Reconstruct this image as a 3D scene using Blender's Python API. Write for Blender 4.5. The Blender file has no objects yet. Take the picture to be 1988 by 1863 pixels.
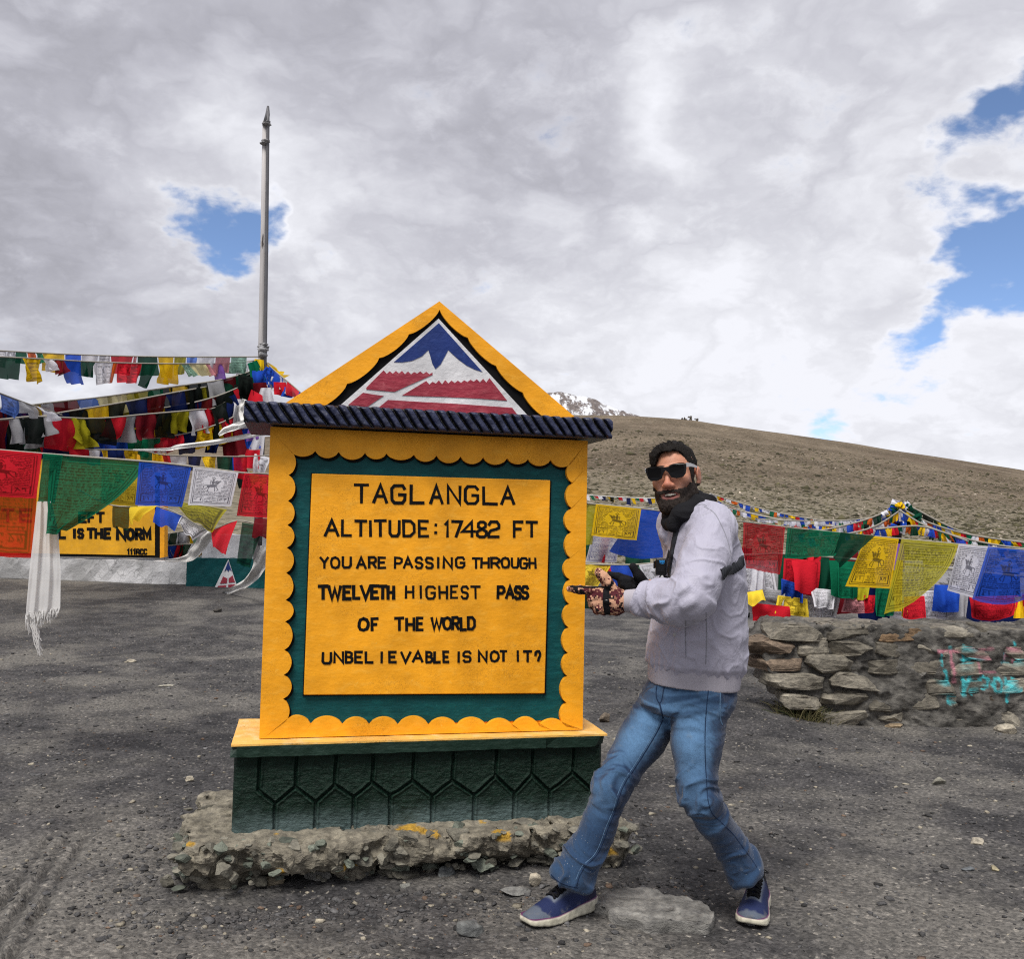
import bpy, bmesh, math, random
import numpy as np
from mathutils import Vector, Matrix, geometry
from mathutils.bvhtree import BVHTree
sc = bpy.context.scene
COL = sc.collection
R = math.radians
# ---------------------------------------------------------------- camera
CAM_H = 1.4; F = 1800.0; IW, IH = 1988.0, 1863.0
PITCH, ROLL = 0.05376, 0.02195
fw = Vector((0, math.cos(PITCH), math.sin(PITCH)))
_up = Vector((0, -math.sin(PITCH), math.cos(PITCH))); _rt = Vector((1, 0, 0))
rt = _rt * math.cos(ROLL) + _up * math.sin(ROLL)
up = -_rt * math.sin(ROLL) + _up * math.cos(ROLL)
cam_d = bpy.data.cameras.new('camera'); cam = bpy.data.objects.new('camera', cam_d); COL.objects.link(cam)
cam_d.sensor_fit = 'HORIZONTAL'; cam_d.sensor_width = 36; cam_d.lens = 36 * F / IW
cam_d.clip_start = 0.05; cam_d.clip_end = 6000
m = Matrix.Identity(4)
for i in range(3):
    m[i][0] = rt[i]; m[i][1] = up[i]; m[i][2] = -fw[i]
m[2][3] = CAM_H
cam.matrix_world = m
sc.camera = cam
ORG = Vector((0, 0, CAM_H))
def ray(dx, dy):
    return (fw * F + rt * (dx - IW / 2) - up * (dy - IH / 2)).normalized()
def P(dx, dy, Y):
    d = ray(dx, dy); return ORG + d * (Y / d.y)
# ---------------------------------------------------------------- view
sc.view_settings.view_transform = 'Standard'; sc.view_settings.look = 'None'
sc.view_settings.exposure = 0.58; sc.view_settings.gamma = 1.0
sc.cycles.use_denoising = False; sc.cycles.filter_width = 1.15
# ---------------------------------------------------------------- sun (veiled by cloud) and sky
SUN_EL, SUN_AZ = R(58), R(200)          # azimuth clockwise from +Y : behind the camera, a little to its left
sd = bpy.data.lights.new('sun', 'SUN'); sd.energy = 2.5; sd.angle = R(24); sd.color = (1.0, 0.96, 0.9)
so = bpy.data.objects.new('sun', sd); COL.objects.link(so)
sdir = Vector((math.sin(SUN_AZ) * math.cos(SUN_EL), math.cos(SUN_AZ) * math.cos(SUN_EL), math.sin(SUN_EL)))
so.rotation_euler = sdir.to_track_quat('Z', 'Y').to_euler(); so.location = (0, -5, 20)

class NT:
    """tiny node-tree writer"""
    def __init__(s, tree): s.t = tree; s.n = tree.nodes; s.l = tree.links
    def put(s, sock, v):
        if hasattr(v, 'is_linked') or isinstance(v, bpy.types.NodeSocket): s.l.new(v, sock)
        else:
            try: sock.default_value = v
            except Exception:
                sock.default_value = (v, v, v) if not hasattr(v, '__len__') else tuple(v) + (1,)
    def node(s, typ, out=0, props=None, **ins):
        nd = s.n.new(typ)
        for k, v in (props or {}).items(): setattr(nd, k, v)
        for k, v in ins.items():
            key = int(k[1:]) if k[0] == 'i' and k[1:].isdigit() else k.replace('_', ' ')
            s.put(nd.inputs[key], v)
        return nd if out is None else nd.outputs[out]
    def math(s, op, a, b=0.0, c=0.0, clamp=False):
        return s.node('ShaderNodeMath', props=dict(operation=op, use_clamp=clamp), i0=a, i1=b, i2=c)
    def vmath(s, op, a, b=(0, 0, 0), out=0):
        return s.node('ShaderNodeVectorMath', out=out, props=dict(operation=op), i0=a, i1=b)
    def mix(s, fac, a, b, mode='MIX'):
        nd = s.n.new('ShaderNodeMix'); nd.data_type = 'RGBA'; nd.blend_type = mode
        def c(v): return v if isinstance(v, bpy.types.NodeSocket) else (tuple(v) + (1,))[:4]
        s.put(nd.inputs[0], fac); s.put(nd.inputs[6], c(a)); s.put(nd.inputs[7], c(b)); return nd.outputs[2]
    def noise(s, vec, scale, detail=4, rough=0.55, dist=0.0, out=0):
        return s.node('ShaderNodeTexNoise', out=out, Vector=vec, Scale=scale, Detail=detail, Roughness=rough, Distortion=dist)
    def ramp(s, fac, lo, hi, a=0.0, b=1.0):
        return s.node('ShaderNodeMapRange', props=dict(interpolation_type='SMOOTHSTEP'), i0=fac, i1=lo, i2=hi, i3=a, i4=b)

W = bpy.data.worlds.new('World'); sc.world = W; W.use_nodes = True
t = NT(W.node_tree); t.n.clear()
gen = t.node('ShaderNodeTexCoord', out='Generated')
dirv = t.vmath('NORMALIZE', gen)
sky = t.node('ShaderNodeTexSky', props=dict(sky_type='NISHITA', sun_disc=False, sun_elevation=SUN_EL, sun_rotation=SUN_AZ, altitude=5300.0, dust_density=0.3))
sep = t.node('ShaderNodeSeparateXYZ', out=None, i0=dirv)
den = t.math('ADD', t.math('MAXIMUM', sep.outputs[2], 0.0), 0.42)
pl = t.node('ShaderNodeCombineXYZ', i0=t.math('DIVIDE', sep.outputs[0], den), i1=t.math('DIVIDE', sep.outputs[1], den), i2=t.math('MULTIPLY', sep.outputs[2], 0.6))
wv = t.noise(pl, 3.2, 5, 0.6, out=1)
warp = t.vmath('SCALE', t.vmath('SUBTRACT', wv, (0.5, 0.5, 0.5))); warp.node.inputs[3].default_value = 0.24
wdir = t.vmath('NORMALIZE', t.vmath('ADD', dirv, warp))
def blobs(lst):
    acc = None
    for dx, dy, r, amp in lst:
        d = ray(dx, dy); k = 1.0 / ((r / F) ** 2)
        dot = t.vmath('DOT_PRODUCT', wdir, tuple(d), out=1)
        e = t.math('MULTIPLY', t.math('EXPONENT', t.math('MULTIPLY', t.math('SUBTRACT', dot, 1.0), k)), amp)
        acc = e if acc is None else t.math('ADD', acc, e)
    return acc
holes = blobs([(395, 410, 34, .60), (452, 420, 34, .58), (505, 378, 34, .70), (545, 362, 22, .45), (418, 468, 26, .48), (600, 465, 28, .34), (525, 545, 30, .22), (355, 435, 24, .35),
    (1965, 232, 40, .66), (2000, 190, 36, .55), (1858, 292, 28, .68), (1838, 392, 34, .50), (1885, 480, 34, .58), (1950, 480, 36, .55), (1908, 548, 40, .66), (1970, 560, 42, .60), (1862, 606, 36, .58),
    (1812, 655, 32, .50), (1745, 705, 32, .42), (1560, 835, 34, .62), (1630, 828, 32, .50), (145, 745, 26, .3), (2120, 250, 70, .6), (2160, 520, 70, .6), (-250, 500, 90, .6)])
lights = blobs([(1290, 150, 50, .20), (1275, 240, 45, .12), (430, 330, 120, .10), (260, 470, 130, .10), (540, 560, 150, .09), (1350, 560, 330, .05), (1150, 700, 260, .06), (1900, 720, 150, .14), (1650, 330, 240, .04), (130, 740, 70, .2), (1500, 760, 160, .08), (1750, 850, 160, .03), (1300, 700, 200, .08), (700, 620, 200, .06), (750, 350, 200, .08)])
darks = blobs([(150, 120, 330, .08), (520, 60, 380, .08), (950, 60, 330, .05), (70, 330, 230, .08), (1060, 360, 150, .08), (1010, 250, 120, .05), (880, 560, 120, .09), (100, 620, 200, .10), (350, 640, 170, .10), (1500, 520, 130, .06), (1640, 120, 200, .06), (700, 160, 200, .06), (1780, 560, 90, .06)])
n1 = t.noise(pl, 2.4, 8, 0.55, 0.3)
wpl = t.vmath('ADD', pl, t.vmath('SCALE', t.vmath('SUBTRACT', wv, (0.5, 0.5, 0.5)))); wpl.node.inputs[1].links[0].from_node.inputs[3].default_value = 0.22
n2 = t.noise(wpl, 5.2, 8, 0.54, 0.2); n3 = t.noise(pl, 15.0, 8, 0.66, 0.2)
puff = t.math('MULTIPLY', t.math('ABSOLUTE', t.math('SUBTRACT', n2, 0.5)), 2.0)
cov = t.math('SUBTRACT', t.math('ADD', 1.10, t.math('MULTIPLY', t.math('SUBTRACT', n1, 0.5), 0.55)), holes)
cov = t.math('ADD', cov, t.math('MULTIPLY', t.math('SUBTRACT', n2, 0.5), 1.15))
cov = t.math('ADD', cov, t.math('MULTIPLY', t.math('SUBTRACT', n3, 0.5), 1.35))
cover = t.ramp(cov, 0.20, 0.84)
br = t.math('ADD', 0.480, t.math('MULTIPLY', t.math('SUBTRACT', n1, 0.5), 0.24))
br = t.math('ADD', br, t.math('MULTIPLY', t.math('SUBTRACT', puff, 0.2), 0.40))
br = t.math('ADD', br, t.math('MULTIPLY', t.math('SUBTRACT', n2, 0.5), 0.26))
br = t.math('ADD', br, t.math('MULTIPLY', t.math('SUBTRACT', n3, 0.5), 0.14))
br = t.math('SUBTRACT', t.math('ADD', br, lights), darks)
br = t.math('ADD', 0.490, t.math('MULTIPLY', t.math('SUBTRACT', br, 0.48), 0.72))
# thin cloud edges are lit through
edge = t.math('MULTIPLY', t.ramp(cov, 1.10, 0.65), 0.10)
br = t.math('ADD', br, edge)
br = t.math('MAXIMUM', t.math('MINIMUM', br, 0.63), 0.17)
ccol = t.mix(t.ramp(br, 0.3, 0.6), (0.945, 0.945, 1.06), (0.975, 0.985, 1.05))
cl = t.vmath('SCALE', ccol); t.put(cl.node.inputs[3], br)
skc = t.vmath('SCALE', sky); skc.node.inputs[3].default_value = 0.135
final = t.mix(cover, skc, cl)
bg = t.node('ShaderNodeBackground', Color=final, Strength=1.0)
wo = t.n.new('ShaderNodeOutputWorld'); t.l.new(bg, wo.inputs[0])
# ---------------------------------------------------------------- helpers
rng = np.random.default_rng(7); random.seed(7)
def tag(o, label=None, cat=None, group=None, kind=None):
    if label: o['label'] = label
    if cat: o['category'] = cat
    if group: o['group'] = group
    if kind: o['kind'] = kind
    return o
def thing(name, label, cat, loc=(0, 0, 0), rz=0.0, group=None):
    o = bpy.data.objects.new(name, None); COL.objects.link(o); o.location = loc; o.rotation_euler = (0, 0, rz)
    o.empty_display_size = 0.1
    return tag(o, label, cat, group)
def mesh_obj(name, V, Fc, mat=None, parent=None, smooth=False, col=None, attrs=None, loc=None, label=None):
    """V (n,3), Fc list / array of faces -> ONE linked mesh object"""
    me = bpy.data.meshes.new(name)
    V = np.asarray(V, float)
    if isinstance(Fc, np.ndarray): 
        k = Fc.shape[1]; nf = len(Fc)
        me.vertices.add(len(V)); me.vertices.foreach_set('co', V.ravel())
        me.loops.add(nf * k); me.loops.foreach_set('vertex_index', Fc.ravel().astype(np.int32))
        me.polygons.add(nf); me.polygons.foreach_set('loop_start', np.arange(0, nf * k, k, dtype=np.int32))
        me.update(calc_edges=True); me.validate()
    else:
        me.from_pydata([tuple(v) for v in V], [], [tuple(int(i) for i in f) for f in Fc]); me.update()
    if smooth: me.polygons.foreach_set('use_smooth', np.ones(len(me.polygons), bool))
    if col is not None:
        col = np.asarray(col, float)
        if col.shape[1] == 3: col = np.hstack([col, np.ones((len(col), 1))])
        a = me.color_attributes.new('col', 'FLOAT_COLOR', 'POINT'); a.data.foreach_set('color', col.ravel())
    for k, v in (attrs or {}).items():
        a = me.attributes.new(k, 'FLOAT', 'POINT'); a.data.foreach_set('value', np.asarray(v, float).ravel())
    if mat: me.materials.append(mat)
    o = bpy.data.objects.new(name, me); COL.objects.link(o)
    if parent: o.parent = parent
    if loc is not None: o.location = loc
    if label: o['label'] = label
    return o
class MB:
    """mesh builder: collects pieces of one object"""
    def __init__(s): s.V = []; s.F = []; s.C = []; s.n = 0
    def add(s, V, Fc, col=None):
        V = np.asarray(V, float); s.V.append(V)
        s.F += [tuple(int(i) + s.n for i in f) for f in Fc]; s.n += len(V)
        s.C.append(np.tile(np.asarray(col if col is not None else (1, 1, 1), float)[:3], (len(V), 1)) if col is None or np.ndim(col) == 1 else np.asarray(col))
    def build(s, name, mat, parent=None, smooth=False, label=None, loc=None):
        return mesh_obj(name, np.vstack(s.V), s.F, mat, parent, smooth, np.vstack(s.C), label=label, loc=loc)
def box_vf(x0, x1, y0, y1, z0, z1):
    V = [(x, y, z) for z in (z0, z1) for y in (y0, y1) for x in (x0, x1)]
    return np.array(V), [(0, 2, 3, 1), (4, 5, 7, 6), (0, 1, 5, 4), (2, 6, 7, 3), (0, 4, 6, 2), (1, 3, 7, 5)]
def bevel(o, w=0.01, seg=2):
    md = o.modifiers.new('bevel', 'BEVEL'); md.width = w; md.segments = seg; md.limit_method = 'ANGLE'; return o
def tube_vf(pts, rad, n=8, cap=True):
    pts = [Vector(p) for p in pts]; V = []; Fc = []
    rad = [rad] * len(pts) if np.isscalar(rad) else list(rad)
    u = None
    for i, p in enumerate(pts):
        d = (pts[min(i + 1, len(pts) - 1)] - pts[max(i - 1, 0)]).normalized()
        if u is None: u = d.orthogonal().normalized()
        u = (u - d * u.dot(d)).normalized(); v = d.cross(u)
        for k in range(n):
            a = 2 * math.pi * k / n; V.append(p + (u * math.cos(a) + v * math.sin(a)) * rad[i])
    for i in range(len(pts) - 1):
        for k in range(n):
            a, b = i * n + k, i * n + (k + 1) % n; Fc.append((a, b, b + n, a + n))
    if cap: Fc.append(tuple(range(n))[::-1]); Fc.append(tuple(range((len(pts) - 1) * n, len(pts) * n)))
    return np.array([tuple(v) for v in V]), Fc
def grid_faces(nu, nv):
    i = np.arange((nu - 1) * (nv - 1)); a = (i // (nv - 1)) * nv + i % (nv - 1)
    return np.stack([a, a + nv, a + nv + 1, a + 1], 1)
# ---- numpy noise
_pm = np.random.default_rng(3).permutation(512).astype(np.int64); _gr = np.random.default_rng(4).normal(size=(512, 3)); _gr /= np.linalg.norm(_gr, axis=1)[:, None]
def perlin(p):
    p = np.asarray(p, float); i = np.floor(p).astype(np.int64); f = p - i; u = f * f * f * (f * (f * 6 - 15) + 10)
    def g(a, b, c):
        h = _pm[(_pm[(_pm[(i[..., 0] + a) & 511] + i[..., 1] + b) & 511] + i[..., 2] + c) & 511]
        q = _gr[h]; return q[..., 0] * (f[..., 0] - a) + q[..., 1] * (f[..., 1] - b) + q[..., 2] * (f[..., 2] - c)
    x = [[g(0, b, c) * (1 - u[..., 0]) + g(1, b, c) * u[..., 0] for c in (0, 1)] for b in (0, 1)]
    y = [x[0][c] * (1 - u[..., 1]) + x[1][c] * u[..., 1] for c in (0, 1)]
    return (y[0] * (1 - u[..., 2]) + y[1] * u[..., 2]) * 1.6
def fbm(p, o=4, g=0.5):
    p = np.asarray(p, float); s = 0; a = 1.0
    for k in range(o): s = s + a * perlin(p * 2 ** k + 17.3 * k); a *= g
    return s
def sstep(a, b, x):
    q = np.clip((np.asarray(x, float) - a) / (b - a), 0, 1); return q * q * (3 - 2 * q)
def segdist(X, Z, segs):
    """distance of points to the nearest of segments [(x0,z0,x1,z1)]"""
    d = np.full(X.shape, 9e9)
    for x0, z0, x1, z1 in segs:
        dx, dz = x1 - x0, z1 - z0; L = dx * dx + dz * dz + 1e-12
        q = np.clip(((X - x0) * dx + (Z - z0) * dz) / L, 0, 1)
        d = np.minimum(d, np.hypot(X - x0 - q * dx, Z - z0 - q * dz))
    return d
# ---- distance-field modelling
class SDF:
    def __init__(s, xs, ys, zs):
        s.xs, s.ys, s.zs = [np.asarray(a, float) for a in (xs, ys, zs)]
        s.F = np.full((len(xs), len(ys), len(zs)), 1.0, np.float32)
    def put(s, lo, hi, fn, k=0.02, op='u'):
        m = k * 1.5 + 0.03
        ix = [np.searchsorted(a, lo[i] - m) for i, a in enumerate((s.xs, s.ys, s.zs))]
        jx = [np.searchsorted(a, hi[i] + m) for i, a in enumerate((s.xs, s.ys, s.zs))]
        if any(j <= i for i, j in zip(ix, jx)): return
        sl = tuple(slice(i, j) for i, j in zip(ix, jx))
        X, Y, Z = np.meshgrid(s.xs[sl[0]], s.ys[sl[1]], s.zs[sl[2]], indexing='ij')
        d = fn(np.stack([X, Y, Z], -1)); f = s.F[sl]
        if op == 'u':
            h = np.maximum(k - np.abs(f - d), 0) / max(k, 1e-6); s.F[sl] = np.minimum(f, d) - h * h * k * 0.25
        elif op == 's':
            d = -d; h = np.maximum(k - np.abs(f - d), 0) / max(k, 1e-6); s.F[sl] = np.maximum(f, d) + h * h * k * 0.25
        elif op == 'i': s.F[sl] = np.maximum(f, d)
    def cap(s, a, b, ra, rb, k=0.02, op='u', sq=None):
        """tapered capsule; sq=(axis vector, factor) squashes it along an axis"""
        a = np.array(a, float); b = np.array(b, float); r = max(ra, rb) * (1.6 if sq else 1)
        def fn(p):
            q = p - a; ab = b - a
            if sq:
                ax = np.array(sq[0], float); ax = ax / np.linalg.norm(ax)
                q = q + (q @ ax)[..., None] * ax * (1 / sq[1] - 1); ab = ab + (ab @ ax) * ax * (1 / sq[1] - 1)
            h = np.clip((q @ ab) / (ab @ ab), 0, 1)
            return np.linalg.norm(q - h[..., None] * ab, axis=-1) - (ra + (rb - ra) * h)
        s.put(np.minimum(a, b) - r, np.maximum(a, b) + r, fn, k, op)
    def chain(s, pts, rad, k=0.02, op='u', sq=None):
        for i in range(len(pts) - 1): s.cap(pts[i], pts[i + 1], rad[i], rad[i + 1], k, op, sq)
    def ell(s, c, r, k=0.02, op='u', M=None):
        c = np.array(c, float); r = np.array(r, float); M = np.eye(3) if M is None else np.array(M, float)
        def fn(p):
            q = (p - c) @ M; k0 = np.linalg.norm(q / r, axis=-1); k1 = np.linalg.norm(q / (r * r), axis=-1) + 1e-9
            return k0 * (k0 - 1) / k1
        m_ = np.full(3, r.max()); s.put(c - m_, c + m_, fn, k, op)
    def mesh(s, iso=0.0):
        Fv = s.F - iso; S = Fv < 0; nx, ny, nz = Fv.shape
        c = S[:-1, :-1, :-1].astype(np.int8)
        tot = np.zeros((nx - 1, ny - 1, nz - 1), np.int8)
        for a in (0, 1):
            for b in (0, 1):
                for e in (0, 1): tot += S[a:nx - 1 + a, b:ny - 1 + b, e:nz - 1 + e]
        act = np.argwhere((tot > 0) & (tot < 8)); idm = np.full(tot.shape, -1, np.int64); idm[tuple(act.T)] = np.arange(len(act))
        acc = np.zeros((len(act), 3)); cnt = np.zeros(len(act)); A = (s.xs, s.ys, s.zs)
        for ax in range(3):
            o1, o2 = [q for q in range(3) if q != ax]
            for a in (0, 1):
                for b in (0, 1):
                    i0 = act.copy(); i0[:, o1] += a; i0[:, o2] += b; i1 = i0.copy(); i1[:, ax] += 1
                    f0 = Fv[tuple(i0.T)]; f1 = Fv[tuple(i1.T)]; mm = (f0 < 0) != (f1 < 0)
                    tt = np.where(mm, f0 / np.where(mm, f0 - f1, 1), 0)
                    p = np.stack([A[q][i0[:, q]] for q in range(3)], 1); p1 = A[ax][i1[:, ax]]
                    p[:, ax] = p[:, ax] + tt * (p1 - p[:, ax]); acc[mm] += p[mm]; cnt[mm] += 1
        V = acc / np.maximum(cnt, 1)[:, None]; Q = []
        for ax in range(3):
            o1, o2 = [(1, 2), (2, 0), (0, 1)][ax]
            sl0 = [slice(None)] * 3; sl1 = [slice(None)] * 3; sl0[ax] = slice(0, -1); sl1[ax] = slice(1, None)
            ch = np.argwhere(S[tuple(sl0)] != S[tuple(sl1)])
            ch = ch[(ch[:, o1] > 0) & (ch[:, o2] > 0) & (ch[:, o1] < Fv.shape[o1] - 1) & (ch[:, o2] < Fv.shape[o2] - 1)]
            if not len(ch): continue
            ins = S[tuple(ch.T)]
            def cid(a, b):
                q = ch.copy(); q[:, o1] -= a; q[:, o2] -= b; return idm[tuple(q.T)]
            q = np.stack([cid(1, 1), cid(0, 1), cid(0, 0), cid(1, 0)], 1)
            Q.append(np.where(ins[:, None], q, q[:, ::-1]))
        Q = np.vstack(Q); return V, Q[(Q >= 0).all(1)]
def vnormals(V, Q):
    n = np.zeros_like(V); a = np.cross(V[Q[:, 2]] - V[Q[:, 0]], V[Q[:, 3]] - V[Q[:, 1]])
    for k in range(4): np.add.at(n, Q[:, k], a)
    return n / (np.linalg.norm(n, axis=1)[:, None] + 1e-12)
def smooth_v(V, Q, it=2, w=0.5):
    e = np.vstack([Q[:, [0, 1]], Q[:, [1, 2]], Q[:, [2, 3]], Q[:, [3, 0]]]); e = np.vstack([e, e[:, ::-1]])
    c = np.bincount(e[:, 0], minlength=len(V))
    for _ in range(it):
        s = np.stack([np.bincount(e[:, 0], V[e[:, 1], k], len(V)) for k in range(3)], 1); V = V * (1 - w) + w * s / np.maximum(c, 1)[:, None]
    return V
# ---- rocks
_ico = {}
def ico(sub):
    if sub not in _ico:
        bm = bmesh.new(); bmesh.ops.create_icosphere(bm, subdivisions=sub, radius=1.0)
        _ico[sub] = (np.array([v.co[:] for v in bm.verts]), np.array([[v.index for v in f.verts] for f in bm.faces])); bm.free()
    return _ico[sub]
def rock_vf(size, seed, sub=3, cuts=9, rough=0.06):
    r_ = np.random.default_rng(seed); V, Fc = ico(sub); V = V.copy() * (1 + 0.0)
    for _ in range(cuts):
        n = r_.normal(size=3); n /= np.linalg.norm(n); d = r_.uniform(0.38, 0.80)
        V = V - np.maximum(V @ n - d, 0)[:, None] * n
    if rough: V = V * (1 + rough * fbm(V * 2.3 + seed % 97, 3)[:, None])
    return V * np.array(size), Fc
def rotz(V, a): c, s = math.cos(a), math.sin(a); return V @ np.array([[c, s, 0], [-s, c, 0], [0, 0, 1]])
# ---- materials
def material(name, fn):
    mt = bpy.data.materials.new(name); mt.use_nodes = True; q = NT(mt.node_tree); q.n.clear()
    o = q.n.new('ShaderNodeOutputMaterial'); sh = fn(q); q.l.new(sh, o.inputs[0]); return mt
def bsdf(q, color, rough=0.8, bump=None, bstr=0.4, bdist=0.01, spec=0.3, **kw):
    nd = q.node('ShaderNodeBsdfPrincipled', out=None)
    q.put(nd.inputs['Base Color'], color if isinstance(color, bpy.types.NodeSocket) else tuple(color) + (1,))
    q.put(nd.inputs['Roughness'], rough); q.put(nd.inputs['Specular IOR Level'], spec)
    for k, v in kw.items(): q.put(nd.inputs[k.replace('_', ' ')], v)
    if bump is not None:
        b = q.node('ShaderNodeBump', Height=bump, Strength=bstr, Distance=bdist); q.l.new(b, nd.inputs['Normal'])
    return nd.outputs[0]
def obj_co(q): return q.node('ShaderNodeTexCoord', out='Object')
def wpos(q): return q.node('ShaderNodeNewGeometry', out='Position')
def attr(q, name, out='Color'): return q.node('ShaderNodeAttribute', out=out, props=dict(attribute_name=name))
def plain(name, color, rough=0.7, var=0.25, scale=20, bs=0.3, bd=0.004, spec=0.3, bscale=None):
    def fn(q):
        co = obj_co(q); n = q.noise(co, scale, 5); c = q.mix(n, [v * (1 - var) for v in color], [min(1, v * (1 + var)) for v in color])
        return bsdf(q, c, rough, q.noise(co, bscale or scale * 5, 4), bs, bd, spec)
    return material(name, fn)
def paint(name, color, worn, worn_amt=0.35, rough=0.55, stroke=(1, 1, 2.4), bs=0.7, spec=0.3, crack=True):
    """brushed, slightly cracked oil paint on plaster"""
    def fn(q):
        co = obj_co(q); st = q.vmath('MULTIPLY', co, stroke)
        n = q.noise(co, 4.5, 6, 0.6); n2 = q.noise(st, 16, 5, 0.6); n3 = q.noise(co, 2.0, 3)
        c = q.mix(q.ramp(n, 0.3, 0.7), [v * 0.78 for v in color], [min(1, v * 1.10) for v in color]); c = q.mix(q.math('MULTIPLY', q.ramp(q.noise(co, 38, 3, .6), .66, .72), .55), c, worn)
        c = q.mix(q.math('MULTIPLY', q.ramp(n2, 0.48, 0.72), worn_amt), c, worn)
        c = q.mix(q.math('MULTIPLY', q.ramp(n3, 0.5, 0.72), 0.30), c, [v * 0.7 for v in color])
        wd = q.vmath('ADD', co, q.vmath('SCALE', q.noise(co, 14, 3, out=1)))
        vo = q.node('ShaderNodeTexVoronoi', out=0, props=dict(feature='DISTANCE_TO_EDGE'), Vector=wd, Scale=11.0)
        ck = q.math('MULTIPLY', q.ramp(vo, 0.022, 0.0), q.ramp(q.noise(co, 3.1, 2), 0.50, 0.62))
        if crack: c = q.mix(q.math('MULTIPLY', ck, 0.65), c, [v * 0.38 for v in color])
        h = q.math('ADD', q.math('MULTIPLY', n2, 0.6), q.math('MULTIPLY', q.noise(co, 60, 4, 0.65), 0.28))
        h = q.math('ADD', h, q.math('MULTIPLY', q.noise(co, 9, 4), 0.8))
        h = q.math('SUBTRACT', h, q.math('MULTIPLY', ck, 0.5 if crack else 0.0))
        return bsdf(q, c, q.math('ADD', rough - 0.1, q.math('MULTIPLY', n2, 0.25)), h, bs, 0.008, spec)
    return material(name, fn)
M = {}
M['yellow'] = paint('yellow_paint', (0.88, 0.375, 0.014), (0.88, 0.47, 0.06), 0.35, 0.5, (1, 1, 2.4), 0.42, 0.25)
M['cream'] = paint('weathered_yellow_paint', (0.74, 0.42, 0.10), (0.72, 0.55, 0.28), 0.7)
M['teal'] = paint('teal_paint', (0.002, 0.062, 0.068), (0.006, 0.110, 0.112), 0.5, 0.55, (1, 1, 3), 0.8, 0.2, False)
M['green'] = paint('dark_green_paint', (0.006, 0.022, 0.014), (0.022, 0.05, 0.036), 0.5, 0.5, (1, 1, 2.5), 1.0, 0.3, False)
M['navy'] = paint('navy_paint', (0.012, 0.016, 0.045), (0.04, 0.05, 0.10), 0.5, 0.45, (1, 1, 1), 0.8, 0.4, False)
M['black'] = paint('black_paint', (0.005, 0.005, 0.006), (0.012, 0.012, 0.012), 0.4, 0.7, (1, 1, 1), 0.4, 0.1, False)
M['blue'] = paint('blue_paint', (0.010, 0.030, 0.16), (0.02, 0.07, 0.28), 0.35, 0.5, (1, 1, 1), 0.8, 0.3, False)
M['red'] = paint('crimson_paint', (0.30, 0.028, 0.05), (0.42, 0.10, 0.12), 0.55, 0.55, (1, 1, 3), 0.9, 0.3, False)
M['white'] = paint('white_paint', (0.66, 0.66, 0.68), (0.45, 0.45, 0.47), 0.45, 0.6, (1, 1, 1), 0.9, 0.3, False)
# ---------------------------------------------------------------- ground, hillside, far mountain
RX = np.array([-900, -200, 0, 200, 500, 900, 1100, 1200, 1350, 1500, 1640, 1800, 1988, 2300, 3200])
RY = np.array([905, 885, 874, 868, 850, 818, 804, 806, 817, 839, 859, 885, 915, 968, 1010])
RA = (1028 + (RX - 994) * 0.022) - RY
def ridge_px(x, y):
    dx = 994 + 1800 * x / np.maximum(y, 0.3 * np.abs(x) + 0.01); return np.interp(dx, RX, RA)
def gh(x, y):
    """ground height"""
    x = np.asarray(x, float); y = np.asarray(y, float); r = np.hypot(x, y)
    p = np.stack([x, y, 0 * x], -1)
    near = 0.30 * sstep(8, 17, y) * sstep(1.0, -4.0, x) + 0.03 * sstep(8, 16, y) + 0.025 * fbm(p * 0.55, 3)
    near = near + 0.10 * np.exp(-(((x - 1.75) / 0.5) ** 2 + ((y - 7.1) / 0.7) ** 2))
    rr = np.maximum(r, 16.0); q = np.log(rr / 16.0) / math.log(190 / 16.0)
    fwd = y / np.maximum(r, 0.01)
    hill = 1.4 + np.maximum(y, 0) / 1800 * ridge_px(x, y) * (-0.55 + 1.55 * np.clip(q, 0, 1) ** 0.8)
    hill = hill - 0.22 * np.maximum(r - 190, 0) - 0.0
    hill = hill + 0.006 * r * fbm(p * np.maximum(0.02, 0.02) + 5, 4) * sstep(25, 60, r) * 0.5
    w = sstep(15, 34, r) * sstep(0.15, 0.5, fwd)
    return near * (1 - w) + hill * w
TR = []                                   # tyre tread lines on the ground, bottom left
def on_ground(dx, dy, z=0.0):
    d = ray(dx, dy); p = ORG + d * ((z - CAM_H) / d.z)
    for _ in range(6):
        zz = float(gh(p.x, p.y)); p = ORG + d * ((zz - CAM_H) / d.z)
    return p
for a, b in [((118, 1610), (-60, 1850)), ((140, 1612), (-20, 1855)), ((166, 1618), (20, 1860))]:
    q0, q1 = on_ground(*a), on_ground(*b); TR.append((q0.x, q0.y, q1.x, q1.y))
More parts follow.
